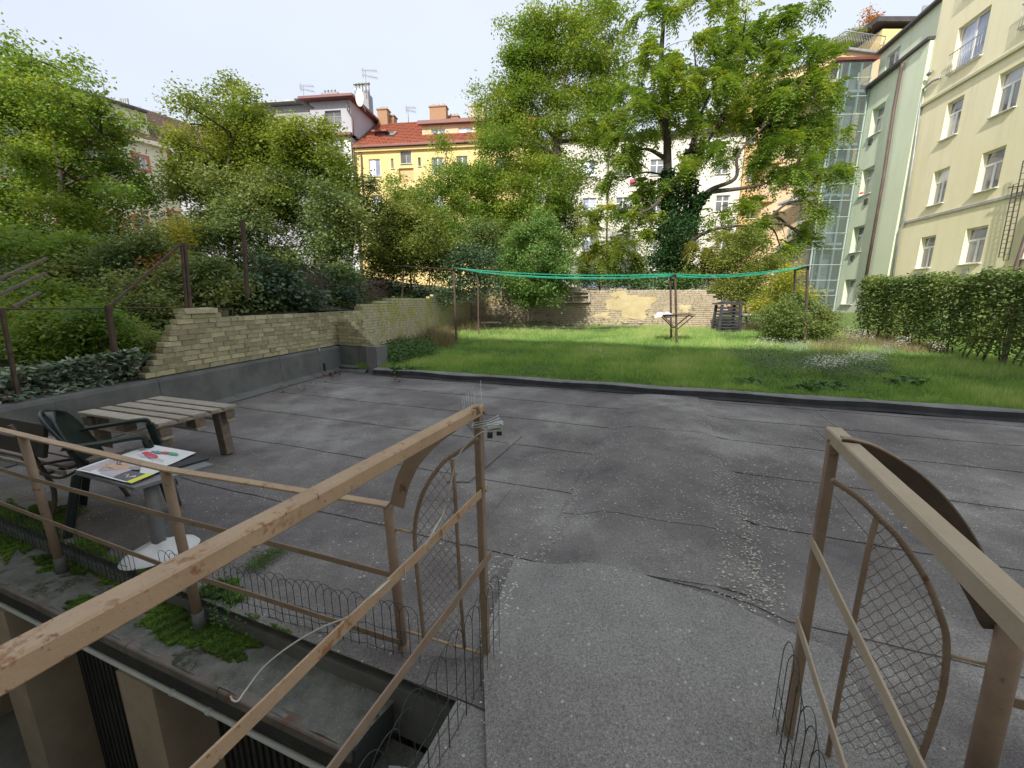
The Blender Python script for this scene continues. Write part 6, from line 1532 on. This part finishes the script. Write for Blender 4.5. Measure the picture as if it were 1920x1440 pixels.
# ivy on its trunk
P = []
for (lm, t0, t1, rr, n_) in ((sm[0], 0, .55, .55, 9000), (sm[1], 0, .5, .45, 6000), (sm[3], 0, .3, .35, 2500)):
    for _ in range(n_):
        t = random.uniform(t0, t1)**1.1*(len(lm)-1); i = int(t); q = lm[i].lerp(lm[min(i+1, len(lm)-1)], t-i); a = random.uniform(0, 6.283); r = rr*(1.7-1.25*(t/(len(lm)-1))/max(t1, .01))*random.uniform(.6, 1.1)*(1+.3*math.sin(q.z*3+a*2)); P.append((q.x+math.cos(a)*r, q.y+math.sin(a)*r, q.z+random.gauss(0, .06)))
P = np.array(P); o = npmesh('ivy', leaves(P, .13, .8, .6), 4, M['l_ivy'], root, tint=RNG.uniform(0, 1, len(P)))
tree('ash_tree', 'tall light green ash tree left of the ivy-clad tree, reaching the top of the picture', 'tree', 25,
 [(1050, 35, 75, 40), (1110, 25, 55, 30), (1140, 75, 45, 35), (1000, 65, 45, 30), (968, 110, 42, 30), (1040, 110, 70, 36), (1120, 120, 60, 36), (930, 170, 36, 26), (985, 175, 60, 36), (1060, 180, 65, 36), (1130, 180, 50, 40), (932, 225, 34, 22), (990, 245, 55, 26, .8), (1070, 245, 55, 28, .7), (950, 290, 48, 30), (1010, 315, 50, 34), (1130, 250, 45, 28, .8), (1020, 370, 60, 50), (955, 350, 55, 40), (1060, 400, 40, 40), (930, 410, 55, 40), (1000, 430, 50, 40), (1085, 350, 26, 26, .6), (1100, 300, 40, 18, .4), (1040, 290, 60, 30, .8), (1100, 200, 60, 50, .8), (960, 230, 60, 50, .8), (1020, 140, 60, 50, .8), (980, 330, 60, 40), (1075, 330, 50, 30, .6), (1090, 440, 40, 34, .7)],
 'l_ash', [[(1046, 560), (1045, 400), (1044, 290), (1047, 240), (1058, 150), (1080, 50)], [(1046, 270), (1010, 215), (985, 160), (970, 110)], [(1048, 250), (1085, 230), (1125, 190), (1140, 130)], [(1045, 290), (1000, 270), (950, 280)], [(1050, 220), (1030, 150), (1010, 80)], [(1046, 265), (1090, 265), (1135, 275)]],
 r0=.28, leaf=.135, asp=.42, dens=.8, sub=.5, yspread=1.6, tint=.62)
tree('robinia_tree', 'big airy light green tree at the far left edge, in front of the cream building', 'tree', 12.5,
 [(15, 95, 45, 22, .4), (70, 110, 45, 24, .45), (135, 145, 45, 22, .5), (30, 160, 60, 34), (105, 180, 60, 34), (175, 200, 50, 32), (60, 230, 70, 40), (150, 250, 60, 34), (215, 260, 45, 30), (40, 300, 60, 40), (120, 310, 60, 34), (195, 310, 50, 28), (245, 330, 32, 18), (30, 370, 60, 45), (110, 390, 70, 40), (195, 385, 45, 36), (215, 345, 45, 18), (60, 450, 80, 45), (150, 460, 70, 40), (220, 440, 40, 35), (-40, 200, 60, 60), (-50, 350, 60, 70), (235, 225, 22, 12, .5), (90, 480, 90, 40), (10, 430, 70, 50), (200, 480, 60, 30), (60, 150, 90, 50, .5), (120, 250, 110, 60, .6), (60, 330, 90, 60, .7), (170, 370, 90, 50, .7), (255, 360, 34, 40, .7)],
 'l_robinia', [[(112, 600), (114, 450), (116, 330), (100, 260), (75, 200), (40, 120)], [(116, 330), (150, 285), (190, 250)], [(116, 350), (170, 330), (230, 335)], [(108, 290), (60, 260), (10, 220)], [(100, 250), (120, 200), (140, 150)]],
 r0=.12, leaf=.085, asp=.5, dens=.72, sub=.34, yspread=1.2, tint=.6)
tree('ash_tree', 'tall bushy tree between the cream building and the grey building, yellow-green at the top', 'tree', 15,
 [(432, 148, 30, 20, .55), (462, 175, 32, 20, .6), (400, 195, 25, 16, .5), (345, 200, 22, 16, .8), (330, 190, 14, 8), (375, 190, 12, 12), (460, 215, 48, 26), (400, 245, 52, 34), (490, 250, 55, 34), (550, 245, 45, 30), (590, 250, 30, 20), (350, 290, 34, 30), (345, 330, 30, 26), (420, 305, 65, 40), (510, 310, 65, 40), (590, 300, 50, 34), (625, 330, 38, 28), (360, 365, 50, 36), (640, 365, 34, 24), (450, 270, 90, 50, .8), (560, 300, 80, 50, .8), (400, 340, 70, 50, .8), (640, 300, 26, 40, .7), (520, 370, 90, 40, .8)],
 'l_yellow', [[(430, 620), (430, 450), (425, 340), (440, 240), (435, 170)], [(425, 360), (390, 290), (350, 220)], [(428, 370), (480, 300), (540, 250)], [(430, 400), (520, 350), (620, 320)], [(500, 420), (495, 350), (505, 260)], [(432, 260), (455, 210), (465, 180)]],
 r0=.11, leaf=.10, asp=.45, dens=1.0, sub=.38, yspread=1.3, tint=.27)
tree('elder_tree', 'dense dark green elder mass below the yellow-green crown, left of centre', 'tree', 13.5,
 [(450, 400, 70, 45), (540, 390, 70, 45), (610, 385, 50, 40), (630, 430, 45, 45), (400, 450, 60, 45), (500, 470, 75, 45), (590, 480, 60, 45), (370, 410, 45, 40), (640, 475, 30, 35), (440, 350, 55, 25), (560, 345, 60, 25), (350, 470, 40, 40), (655, 430, 34, 50), (640, 510, 40, 34), (420, 510, 60, 34), (520, 520, 60, 30), (350, 530, 40, 34)],
 'l_elder', [[(500, 620), (490, 500), (480, 400), (470, 330)], [(510, 560), (500, 400), (520, 330)], [(500, 560), (570, 450), (600, 380)], [(495, 560), (430, 460), (390, 400)]],
 r0=.08, leaf=.085, asp=.45, dens=1.0, sub=.36, yspread=1.3, tint=.68)
tree('staghorn_sumac', 'small feathery tree in front of the downpipe between grey and yellow buildings', 'tree', 17,
 [(672, 350, 20, 18, .8), (690, 345, 20, 14, .8), (665, 380, 22, 22), (685, 400, 18, 24)], 'l_elder', [[(660, 480), (668, 400), (676, 350)]], r0=.05, style='pin', sub=.4, dens=.8, tint=.5, yspread=.6, pin=dict(L=.5, pairs=7, ll=.12, asp=.35, droop=.4))
tree('hazel_bush', 'yellow-olive bushy shrub behind the left brick wall in the middle of the picture', 'shrub', 16.5,
 [(715, 450, 45, 45), (780, 450, 60, 45), (755, 410, 45, 32), (825, 470, 38, 35), (700, 490, 34, 36), (740, 500, 50, 30), (690, 525, 34, 24), (760, 470, 70, 40), (720, 400, 24, 22), (810, 500, 40, 22), (790, 420, 40, 26)], 'l_olive', [[(775, 600), (770, 520), (765, 430)], [(780, 580), (810, 510), (830, 460)], [(772, 580), (735, 510), (715, 450)]], r0=.05, leaf=.085, asp=.5, dens=1.0, sub=.33, tint=.45, yspread=.8)
tree('willow_tree', 'rounded mid green tree in front of the yellow building, behind the olive shrub', 'tree', 23,
 [(800, 350, 50, 34), (845, 325, 40, 28, .8), (830, 280, 18, 30, .5), (760, 385, 45, 32), (870, 375, 60, 45), (820, 410, 60, 40), (900, 320, 35, 38), (930, 270, 28, 30, .7), (890, 440, 60, 45), (850, 480, 40, 30), (735, 365, 25, 22, .7), (960, 480, 40, 45), (780, 430, 60, 40), (850, 430, 60, 40), (920, 380, 40, 50), (940, 430, 40, 50)], 'l_ash', [[(860, 600), (860, 480), (850, 390), (835, 300)], [(860, 500), (810, 400), (780, 350)], [(860, 480), (900, 400), (920, 300)]], r0=.14, leaf=.11, asp=.4, dens=.85, sub=.45, tint=.55, yspread=1.3)
tree('privet_bush', 'rounded dark green multi-stemmed bush in front of the back brick wall', 'shrub', 16.6,
 [(1005, 460, 60, 40), (965, 485, 36, 34), (1045, 490, 40, 36), (1000, 520, 66, 34), (1010, 430, 40, 18), (1040, 535, 40, 26), (965, 530, 30, 24), (1000, 555, 40, 18, .8)], 'l_round', [[(990, 604), (992, 570), (1000, 500), (1005, 450)], [(985, 604), (978, 560), (965, 500)], [(995, 604), (1008, 560), (1035, 510)], [(990, 604), (1000, 570), (1015, 520)], [(982, 604), (986, 560), (990, 520)]], r0=.05, leaf=.07, asp=.5, dens=1.35, sub=.28, tint=.62, yspread=.4, shell=.45, tvar=.06)
tree('young_tree_of_heaven', 'bright yellow-green young tree with feathery leaves behind the back wall', 'tree', 18.8,
 [(1105, 425, 30, 22), (1120, 400, 22, 14, .8), (1150, 460, 36, 24), (1100, 475, 30, 24), (1135, 495, 40, 18), (1170, 490, 26, 16), (1095, 500, 25, 14)], 'l_yellow', [[(1125, 560), (1122, 480), (1112, 400)], [(1124, 520), (1150, 470)]], r0=.05, style='pin', sub=.42, dens=.9, tint=.42, yspread=.7, pin=dict(L=.55, pairs=8, ll=.16, asp=.38, droop=.5))
tree('ailanthus_shrub', 'light green feathery shrub right of the ivy trunk behind the wall end', 'shrub', 18,
 [(1320, 475, 34, 28), (1300, 505, 30, 20), (1350, 455, 26, 20), (1345, 500, 40, 24)], 'l_olive', [[(1330, 560), (1325, 480)]], r0=.04, style='pin', sub=.42, dens=.9, tint=.75, yspread=.6, pin=dict(L=.5, pairs=7, ll=.14, asp=.38, droop=.5))
tree('viburnum_bush', 'tangled olive bush behind the compost bin at the end of the back wall', 'shrub', 16.5,
 [(1380, 495, 55, 40), (1420, 540, 50, 40), (1365, 540, 36, 24), (1400, 455, 35, 22, .6), (1450, 500, 36, 26)], 'l_olive', [[(1400, 610), (1395, 540), (1385, 460)], [(1405, 600), (1430, 530)]], r0=.04, leaf=.08, dens=1.1, sub=.32, tint=.5, yspread=.7)
tree('forsythia_bush', 'bright yellow leafed bush between the compost bin and the right clothes-line frame', 'shrub', 14.2,
 [(1475, 540, 34, 34), (1450, 575, 30, 24), (1480, 510, 20, 14, .7), (1500, 560, 24, 24)], 'l_yellow', [[(1465, 620), (1470, 550)]], r0=.03, leaf=.07, dens=1.1, sub=.28, tint=.68, yspread=.5)
tree('spirea_bush', 'rounded green bush beside the right clothes-line post', 'shrub', 11.9,
 [(1475, 590, 46, 30), (1500, 615, 46, 26), (1535, 595, 34, 24), (1460, 612, 30, 20), (1555, 610, 24, 18, .8), (1500, 570, 34, 18)], 'l_hedge', [[(1492, 645), (1490, 600)], [(1495, 645), (1530, 600)]], r0=.025, leaf=.055, dens=1.35, sub=.22, tint=.6, yspread=.4)
# undergrowth on the left bank
ug = [('bramble_bush', 'light green leafy plants just above the pale ground cover at far left', 5.7, [(50, 640, 80, 40), (150, 640, 70, 42), (235, 640, 50, 36), (-20, 630, 60, 50), (100, 600, 80, 30), (200, 600, 60, 30)], 'l_robinia', .05, .5),
      ('laurel_bush', 'dark glossy laurel bush just behind the left brick wall', 8.6, [(500, 530, 62, 34), (450, 550, 40, 24), (550, 550, 44, 26)], 'l_laurel', .09, .45),
      ('elder_bush', 'dark green bush behind the tall rusty post at the wall end', 8.0, [(400, 540, 50, 34), (350, 520, 40, 30), (300, 550, 50, 40), (400, 500, 40, 25)], 'l_elder', .07, .7),
      ('bramble_bush', 'bluish green bramble thicket left of the slanting brace', 8.4, [(230, 500, 60, 40), (170, 530, 60, 45), (260, 560, 50, 40), (270, 460, 50, 30), (200, 570, 60, 34)], 'l_elder', .07, .7),
      ('hazel_bush', 'fresh green leafy thicket at the far left behind the slanting bars', 8.8, [(50, 460, 80, 40), (60, 540, 80, 40), (130, 470, 60, 45), (-40, 520, 60, 50)], 'l_robinia', .07, .5),
      ('bramble_bush', 'low shaded thicket below the left rail, under the leafy trees', 6.8, [(110, 610, 70, 40), (50, 630, 60, 36), (170, 640, 50, 34), (230, 620, 45, 34), (-20, 640, 50, 40), (40, 580, 70, 40), (130, 570, 70, 40), (210, 575, 50, 36), (70, 670, 80, 26), (180, 670, 50, 24)], 'l_robinia', .06, .5),
      ('elder_bush', 'dark bush filling the gap between brace and brick wall', 7.0, [(290, 600, 34, 30), (260, 635, 40, 34), (310, 575, 34, 26), (240, 590, 40, 34)], 'l_elder', .06, .75),
      ('autumn_shrub', 'small reddish shrub among the greenery right of the slanting brace', 8.2, [(312, 500, 16, 14, .8)], 'l_red', .06, .4),
      ('maple_sapling', 'small orange and yellow leafed sapling in front of the cream building', 11, [(325, 430, 22, 30, .6), (340, 455, 22, 14, .6), (295, 470, 20, 14, .6)], 'l_yellow', .075, .9),
      ('dark_bush', 'dark bush at the top of the wall beside the dead brown twigs', 10.8, [(640, 545, 26, 20), (610, 530, 24, 20), (665, 540, 14, 14)], 'l_laurel', .07, .5),
      ('ivy_clump', 'dark ivy hanging over the top of the left brick wall near the thin frames', 15.8, [(760, 548, 40, 14), (815, 552, 40, 14), (860, 540, 36, 22), (900, 530, 26, 26), (880, 480, 40, 30)], 'l_laurel', .09, .75),
      ('elder_bush', 'dark leafy bush in the shaded corner left of the round bush', 18.6, [(920, 490, 40, 36), (900, 450, 34, 30), (940, 520, 30, 16)], 'l_elder', .09, .45),
      ('nettle_patch', 'green leafy tops peeking over the back wall left of the middle posts', 18.2, [(1150, 525, 30, 10), (1190, 524, 34, 9), (1230, 526, 30, 9), (1110, 520, 30, 12), (1290, 524, 30, 10)], 'weed', .09, .75),
      ('dark_bush', 'dark shaded bushes at the foot of the ivy-clad trunk behind the wall', 19.3, [(1210, 500, 34, 18), (1250, 480, 24, 40), (1270, 440, 20, 50), (1190, 515, 30, 12)], 'l_ivy', .12, .5)]
for nm, lb, Y_, cl_, mt, lf, tn_ in ug: tree(nm, lb, 'shrub', Y_, cl_, mt, (), r0=.03, leaf=lf, dens=(1.7 if Y_ < 9 else 1.15), sub=.045*Y_**.85, tint=tn_, yspread=.35)
# potted tree and shrub on the roof terrace
tree('potted_tree', 'small orange-leaved potted tree on the roof terrace at the top right', 'potted tree', POTQ.y, [(1630, 35, 16, 12, .5), (1622, 42, 14, 8, .5), (1640, 45, 12, 8, .5), (1632, 22, 10, 10, .4)], 'l_red', [[(1628, 78), (1630, 60), (1630, 30)]], r0=.05, leaf=.14, dens=.6, sub=.35, tint=.75, yspread=.3)
tree('terrace_shrub', 'pale green grassy shrub leaning over the roof terrace railing corner', 'shrub', 33.6, [(1598, 65, 14, 10), (1580, 75, 14, 10, .8), (1570, 85, 12, 8, .7)], 'l_olive', (), r0=.03, leaf=.15, asp=.2, dens=1, sub=.35, tint=.6, yspread=.3)
# dead twigs on the wall top
def twigs(name, label, pxs, Y, n_, mat, h_=.7, spread=.25):
    m_ = MB()
    for _ in range(n_):
        cx, cy = random.choice(pxs); q = pt(cx+random.gauss(0, 9), cy, Y+random.uniform(-.3, .3)); a = random.uniform(0, 6.28); e = q+Vector((math.cos(a)*spread*random.random(), math.sin(a)*spread*random.random(), h_*random.uniform(.5, 1)))
        m_.tube(curve([q, q.lerp(e, .5)+Vector((random.gauss(0, .05), random.gauss(0, .05), 0)), e], 2), .004, 3, r1=.0015, cap=False)
    o = m_.build(name, M[mat]); tag(o, label, 'dead plants', kind=None); return o
twigs('dead_stems', 'upright dry brown stems on the wall top left of the dark bush', [(590, 574), (600, 572), (580, 576)], 9.6, 160, 'twig', .95)
m_ = MB()
for _ in range(150):
    q = pt(700+random.gauss(0, 16), 556+random.uniform(-6, 6), 11.6+random.uniform(-.4, .4)); q.z += random.uniform(-.1, .45); a = random.uniform(0, 6.28); d = Vector((math.cos(a), math.sin(a)*.7, random.uniform(-.2, .5)))*random.uniform(.2, .6); m_.tube([q-d*.5, q+d*.5], .007, 4, r1=.003, cap=False)
o = m_.build('brushwood_pile', M['twig']); tag(o, 'heap of cut reddish brushwood on the left wall top', 'brushwood', kind='stuff')
# stump on wall
b = MB(); q = pt(412, 590, 6.5); b.tube([q-UP*.12, q+UP*.06], .13, 12, r1=.12); o = b.build('tree_stump', M['bark']); tag(o, 'small tree stump behind the near end of the brick wall', 'stump')
# hedge on the right
h0, h1 = Vector((9.75, 7.0, 0)), Vector((11.05, 13.0, 0)); hdv = (h1-h0); hl = hdv.length; hdv.normalize(); hnv = Vector((-hdv.y, hdv.x, 0))
hr = thing('hedge', h0.lerp(h1, .5)+UP*.3, 'long clipped green hedge in front of the yellow and green buildings on the right', 'hedge')
h0e = h0-hdv*5.0; hle = hl+5.0; N = 96000
s = RNG.uniform(0, hle, N); v = RNG.uniform(0, 1, N)**.8; ww = RNG.uniform(-.5, .5, N)*(.55+.12*np.sin(s*5))
gz = np.array([.35+.05*min(max(a_-5, 0), 6) for a_ in s]); top = 1.95+.022*s+.05*np.sin(s*3.1)+.04*np.sin(s*7.7)
cl = np.sin(s*6.1+v*7)*np.sin(v*11+s*2.3)+.6*np.sin(s*13.3)*np.sin(v*19); keep = (RNG.uniform(-1.5, 1.1, N) < cl+.9*v) | (v > .93)
s, v, ww, gz, top = s[keep], v[keep], ww[keep], gz[keep], top[keep]; z = gz+(top-gz)*v+RNG.normal(0, .03, len(s))*(v > .9)
P = np.stack([h0e.x+hdv.x*s+hnv.x*ww, h0e.y+hdv.y*s+hnv.y*ww, z], 1); npmesh('crown', leaves(P, .075, .5, .3), 4, M['l_hedge'], hr, tint=.4+.18*np.sin(s*2.2)*np.sin(v*5)+RNG.normal(0, .16, len(s)))
m_ = MB()
for i in range(60):
    s_ = hle*(i+.5)/60+random.uniform(-.05, .05); q = h0e+hdv*s_+hnv*random.uniform(-.12, .12)
    m_.tube(curve([q+UP*.2, q+UP*.8+Vector((random.gauss(0, .08), random.gauss(0, .08), 0)), q+UP*1.7+Vector((random.gauss(0, .15), random.gauss(0, .15), 0))], 3), .018, 5, r1=.006, cap=False)
    for _ in range(5):
        z = random.uniform(.5, 1.8); e = q+hdv*random.uniform(-.4, .4)+UP*(z+random.uniform(0, .3)); m_.tube([q+UP*z, e], .006, 4, r1=.003, cap=False)
m_.build('stems', M['bark'], hr)
fr_ = thing('hedge_fence', h0+UP*.4, 'dark posts and rails half hidden inside the right-hand hedge', 'fence'); 
for s_ in (3.3, 6.2, 9.1): q = h0e+hdv*s_; b = MB(); b.bbar(q+UP*.2, q+UP*1.5, .07, .07, .005, up=hdv); b.build('post', M['wood2'], fr_)
for z_ in (.75, 1.3): b = MB(); b.bbar(h0e+hdv*1+UP*z_, h0e+hdv*9+UP*z_, .05, .05, .005); b.build('rail', M['wood2'], fr_)

# ------------------------------------------------------------------ grass and weeds
def lawn_points(n, dmax=14, near=1.0):
    out_ = []
    while sum(map(len, out_)) < n:
        m = n; d = dmax*RNG.uniform(0, 1, m)**1.5+.02; sx = RNG.uniform(-.6, 14, m)+d*.9*RNG.uniform(-1, .7, m)
        x = K0.x+KD.x*sx+KN.x*d; y = K0.y+KD.y*sx+KN.y*d
        k = (x > WL0.x+(y-WL0.y)*WD.x/WD.y+.15) & (((x-BA.x)*bn.x+(y-BA.y)*bn.y) > .1)
        a = x/np.maximum(y, .1); k &= (a < 1.5)
        out_.append(np.stack([x[k], y[k]], 1))
    return np.concatenate(out_)[:n]
def lzv(P): d = (P[:, 0]-K0.x)*KN.x+(P[:, 1]-K0.y)*KN.y; return .085+.033*np.maximum(d, 0)+.02*np.sin(P[:, 0]*.9)*np.sin(P[:, 1]*.7)*np.clip(d, 0, 1)
def blades(P, h, w_, lean=.5):
    N = len(P); z = lzv(P)-.01; hh = h*RNG.uniform(.4, 1.3, N); a = RNG.uniform(0, 6.283, N); l = RNG.uniform(.1, 1, N)*lean*hh; b_ = RNG.uniform(0, 6.283, N); ww = w_*RNG.uniform(.6, 1.4, N)
    V = np.zeros((N, 3, 3)); dx, dy = np.cos(b_)*ww, np.sin(b_)*ww
    V[:, 0] = np.stack([P[:, 0]-dx, P[:, 1]-dy, z], 1); V[:, 1] = np.stack([P[:, 0]+dx, P[:, 1]+dy, z], 1); V[:, 2] = np.stack([P[:, 0]+np.cos(a)*l, P[:, 1]+np.sin(a)*l, z+hh], 1); return V
P = lawn_points(285000); x, y = P[:, 0], P[:, 1]
fp_ = np.sin(x*9.1+np.sin(y*7.3)*1.5)*np.sin(y*8.7+np.sin(x*6.1)*1.5)
pat = .35*fp_+np.sin(x*1.1+np.sin(y*1.7)*1.3)*np.sin(y*1.3+np.sin(x*.9))+.5*np.sin(x*3.7+y*2.1)*np.sin(y*4.3-x*1.7)
hgt = .10+.06*np.clip(pat+.5*fp_, -1, 1); d_ = (x-K0.x)*KN.x+(y-K0.y)*KN.y
dryz = np.clip((d_-6)/5, 0, 1)*np.clip(np.sin(x*.8+1)*np.sin(y*1.2)+.4, 0, 1)
V = blades(P, 1.0, .0065); 
V[:, 2, 2] = lzv(P)-.01+(V[:, 2, 2]-lzv(P)+.01)*hgt; V[:, 2, :2] = P+(V[:, 2, :2]-P)*.11
o = npmesh('grass', V, 3, M['grass'], tint=.40+.26*pat+.35*dryz+RNG.normal(0, .14, len(P))); tag(o, 'rough green lawn grass between the kerb and the back wall', 'grass', kind='stuff')
def zone(cx, cy, rx, ry, n_):
    q = []
    for _ in range(n_):
        a = random.uniform(0, 6.283); r = math.sqrt(random.random())*random.uniform(.7, 1.15); p = gp(cx+rx*r*math.cos(a), cy+ry*r*math.sin(a), .28)
        for _k in range(3): p = gp(cx+rx*r*math.cos(a), cy+ry*r*math.sin(a), lawn_z(p.x, p.y)) if p.y > 3 else p
        q.append((p.x, p.y))
    return np.array(q)
def weeds(zones, name, label, mat, kind_='leaf', size=.06, h=.25, tint=.5, asp=.6):
    Vs = []
    for z_ in zones:
        P = zone(*z_); P = P[(P[:, 1] > 4) & (P[:, 1] < 19.5)]; N = len(P)
        if kind_ == 'blade': Vs.append(blades(P, h, .005, .7))
        else:
            zz = lzv(P)+h*RNG.uniform(.05, 1, N)**.8; Vs.append(leaves(np.stack([P[:, 0], P[:, 1], zz], 1), size, asp, .1, 1.2))
    V = np.concatenate(Vs); o = npmesh(name, V, V.shape[1], M[mat], tint=tint+RNG.normal(0, .2, len(V))); tag(o, label, 'plants', kind='stuff'); return o
weeds([(770, 662, 50, 20, 2600), (745, 680, 30, 12, 1200), (815, 618, 24, 14, 900), (880, 592, 24, 6, 400), (1130, 610, 200, 4, 900)], 'nettles', 'leafy green nettles by the left end of the kerb', 'weed', size=.07, h=.3)
weeds([(770, 622, 60, 18, 6500), (790, 608, 70, 12, 3500), (880, 612, 50, 10, 2000), (830, 640, 30, 14, 1800), (740, 640, 24, 16, 1200), (870, 600, 60, 8, 1600)], 'dry_grass', 'tall dry brownish grass in front of the left brick wall', 'dry', 'blade', h=.42, tint=.5)
weeds([(1640, 640, 80, 18, 4000), (1720, 655, 60, 10, 1500), (1560, 655, 50, 14, 1500), (1380, 612, 60, 8, 1500)], 'dry_grass', 'yellowish dry grass along the foot of the right-hand hedge', 'dry', 'blade', h=.22, tint=.7)
weeds([(1490, 690, 90, 22, 4200), (1600, 700, 80, 18, 3200), (1410, 670, 60, 14, 1800), (1340, 606, 60, 8, 1500), (1590, 650, 60, 12, 1200)], 'asters', 'grey-green aster foliage in patches on the right of the lawn', 'grey_weed', size=.045, h=.22, asp=.3)
weeds([(1535, 730, 50, 7, 900), (1700, 720, 40, 7, 500), (1400, 722, 30, 5, 300), (760, 695, 30, 4, 300)], 'clover', 'low round-leaved plants creeping along the kerb on the right', 'weed', size=.075, h=.09, tint=.85, asp=.95)
# flowers
P = np.concatenate([zone(*z_) for z_ in [(1490, 668, 26, 7, 260), (1440, 660, 30, 6, 120), (1615, 690, 44, 7, 300), (1660, 675, 22, 4, 130), (1550, 702, 44, 8, 260), (1610, 640, 36, 10, 260), (1690, 655, 20, 6, 100), (1370, 612, 50, 8, 420), (1300, 606, 40, 5, 160), (1225, 609, 12, 4, 50), (1180, 612, 8, 3, 30), (1080, 610, 8, 2, 14), (1120, 680, 24, 3, 30), (1750, 668, 20, 5, 50)]])
P = P[(P[:, 1] > 4) & (P[:, 1] < 19.5)]; Z = lzv(P)+RNG.uniform(.16, .34, len(P)); k = 5; V = []
for c in range(3):
    jit = RNG.normal(0, .03, (len(P), 3)); V.append(leaves(np.stack([P[:, 0], P[:, 1], Z], 1)+jit, .022, .95, 0, 2))
V = np.concatenate(V); o = npmesh('aster_flowers', V, 4, M['flower'], tint=RNG.uniform(0, 1, len(V))); tag(o, 'sprays of tiny white aster flowers on the right of the lawn', 'flowers', kind='stuff')
# pale ground cover on the left parapet
P = []
for _ in range(4200):
    t = random.random(); x = -60+320*t; top_y = 690; q = vp(x, 748-(x+60)*.175-random.uniform(-4, 40), WL0+WN*(.3+random.uniform(0, .9)), WL0+WN*(.3)+WD)
    P.append((q.x, q.y, max(q.z, .55)))
for _ in range(2600):
    s_ = random.uniform(-.9, 2.6); w__ = random.uniform(.12, 1.3); q = WL0+WD*s_+WN*w__; P.append((q.x, q.y, .56+random.uniform(0, .22)*min(1, w__)))
P = np.array(P); P = P[P[:, 2] < 1.15]; o = npmesh('ground_cover', leaves(P, .065, .7, .1, 1.2), 4, M['l_variegated'], tint=RNG.uniform(0, 1, len(P))**.7); tag(o, 'pale-edged ground cover leaves spilling over the left parapet', 'ground cover', kind='stuff')
hos = thing('hosta_plant', gp(175, 715, .55)+WN*.3, 'large-leaved plant among the pale ground cover on the left parapet', 'plant')
for i in range(14):
    q = WL0+WD*(1.5+random.uniform(-.3, .5))+WN*(.35+random.uniform(-.1, .2))+UP*.03; a = random.uniform(0, 6.28); d = Vector((math.cos(a), math.sin(a), 0)); s_ = Vector((-d.y, d.x, 0)); L = random.uniform(.18, .28); vs = []; 
    for k in range(7):
        t = k/6; wd = .42*L*math.sin(math.pi*min(t*.9+.06, 1)); c = q+d*L*t+UP*(.22*math.sin(t*2.2)+.03); vs += [c-s_*wd+UP*.02, c, c+s_*wd+UP*.02]
    m_ = MB(); m_.add(vs, [(k*3+j, k*3+j+1, k*3+j+4, k*3+j+3) for k in range(6) for j in (0, 1)], True); m_.build('leaf', M['l_variegated'], hos)
P = []
for _ in range(2600):
    q = pt(272+random.gauss(0, 14), 650+random.gauss(0, 16), 5.7+random.uniform(0, .8)); P.append((q.x, q.y, q.z))
o = npmesh('dry_plant', leaves(np.array(P), .05, .25, -.2), 4, M['l_olive'], tint=RNG.uniform(.5, 1, len(P))); tag(o, 'yellowed wispy plant climbing beside the stepped end of the brick wall', 'plant')
# ivy understory covering bank soil
P = []
for _ in range(30000):
    x = random.uniform(-13, -3.4); y = random.uniform(4.5, 19)
    if x > wallx(y)-.4: continue
    P.append((x, y, bank_z(x, y)+random.uniform(0, .3)))
o = npmesh('bank_undergrowth', leaves(np.array(P), .09, .5, .1, 1), 4, M['l_elder'], tint=RNG.uniform(.3, 1, len(P))); tag(o, 'shaded leafy undergrowth covering the raised bank behind the left wall', 'undergrowth', kind='stuff')
# weeds by the rail on the ledge
P = []
for _ in range(420):
    q = gp(420+random.gauss(0, 22), 1130+random.gauss(0, 26), 0); P.append((q.x, q.y, random.uniform(-.08, .05)))
o = npmesh('creeping_weed', leaves(np.array(P), .016, .6, .0, 1), 4, M['weed'], tint=RNG.uniform(.1, .9, len(P))); tag(o, 'small creeping weeds growing in the moss beside the railing post', 'weeds', kind='stuff')
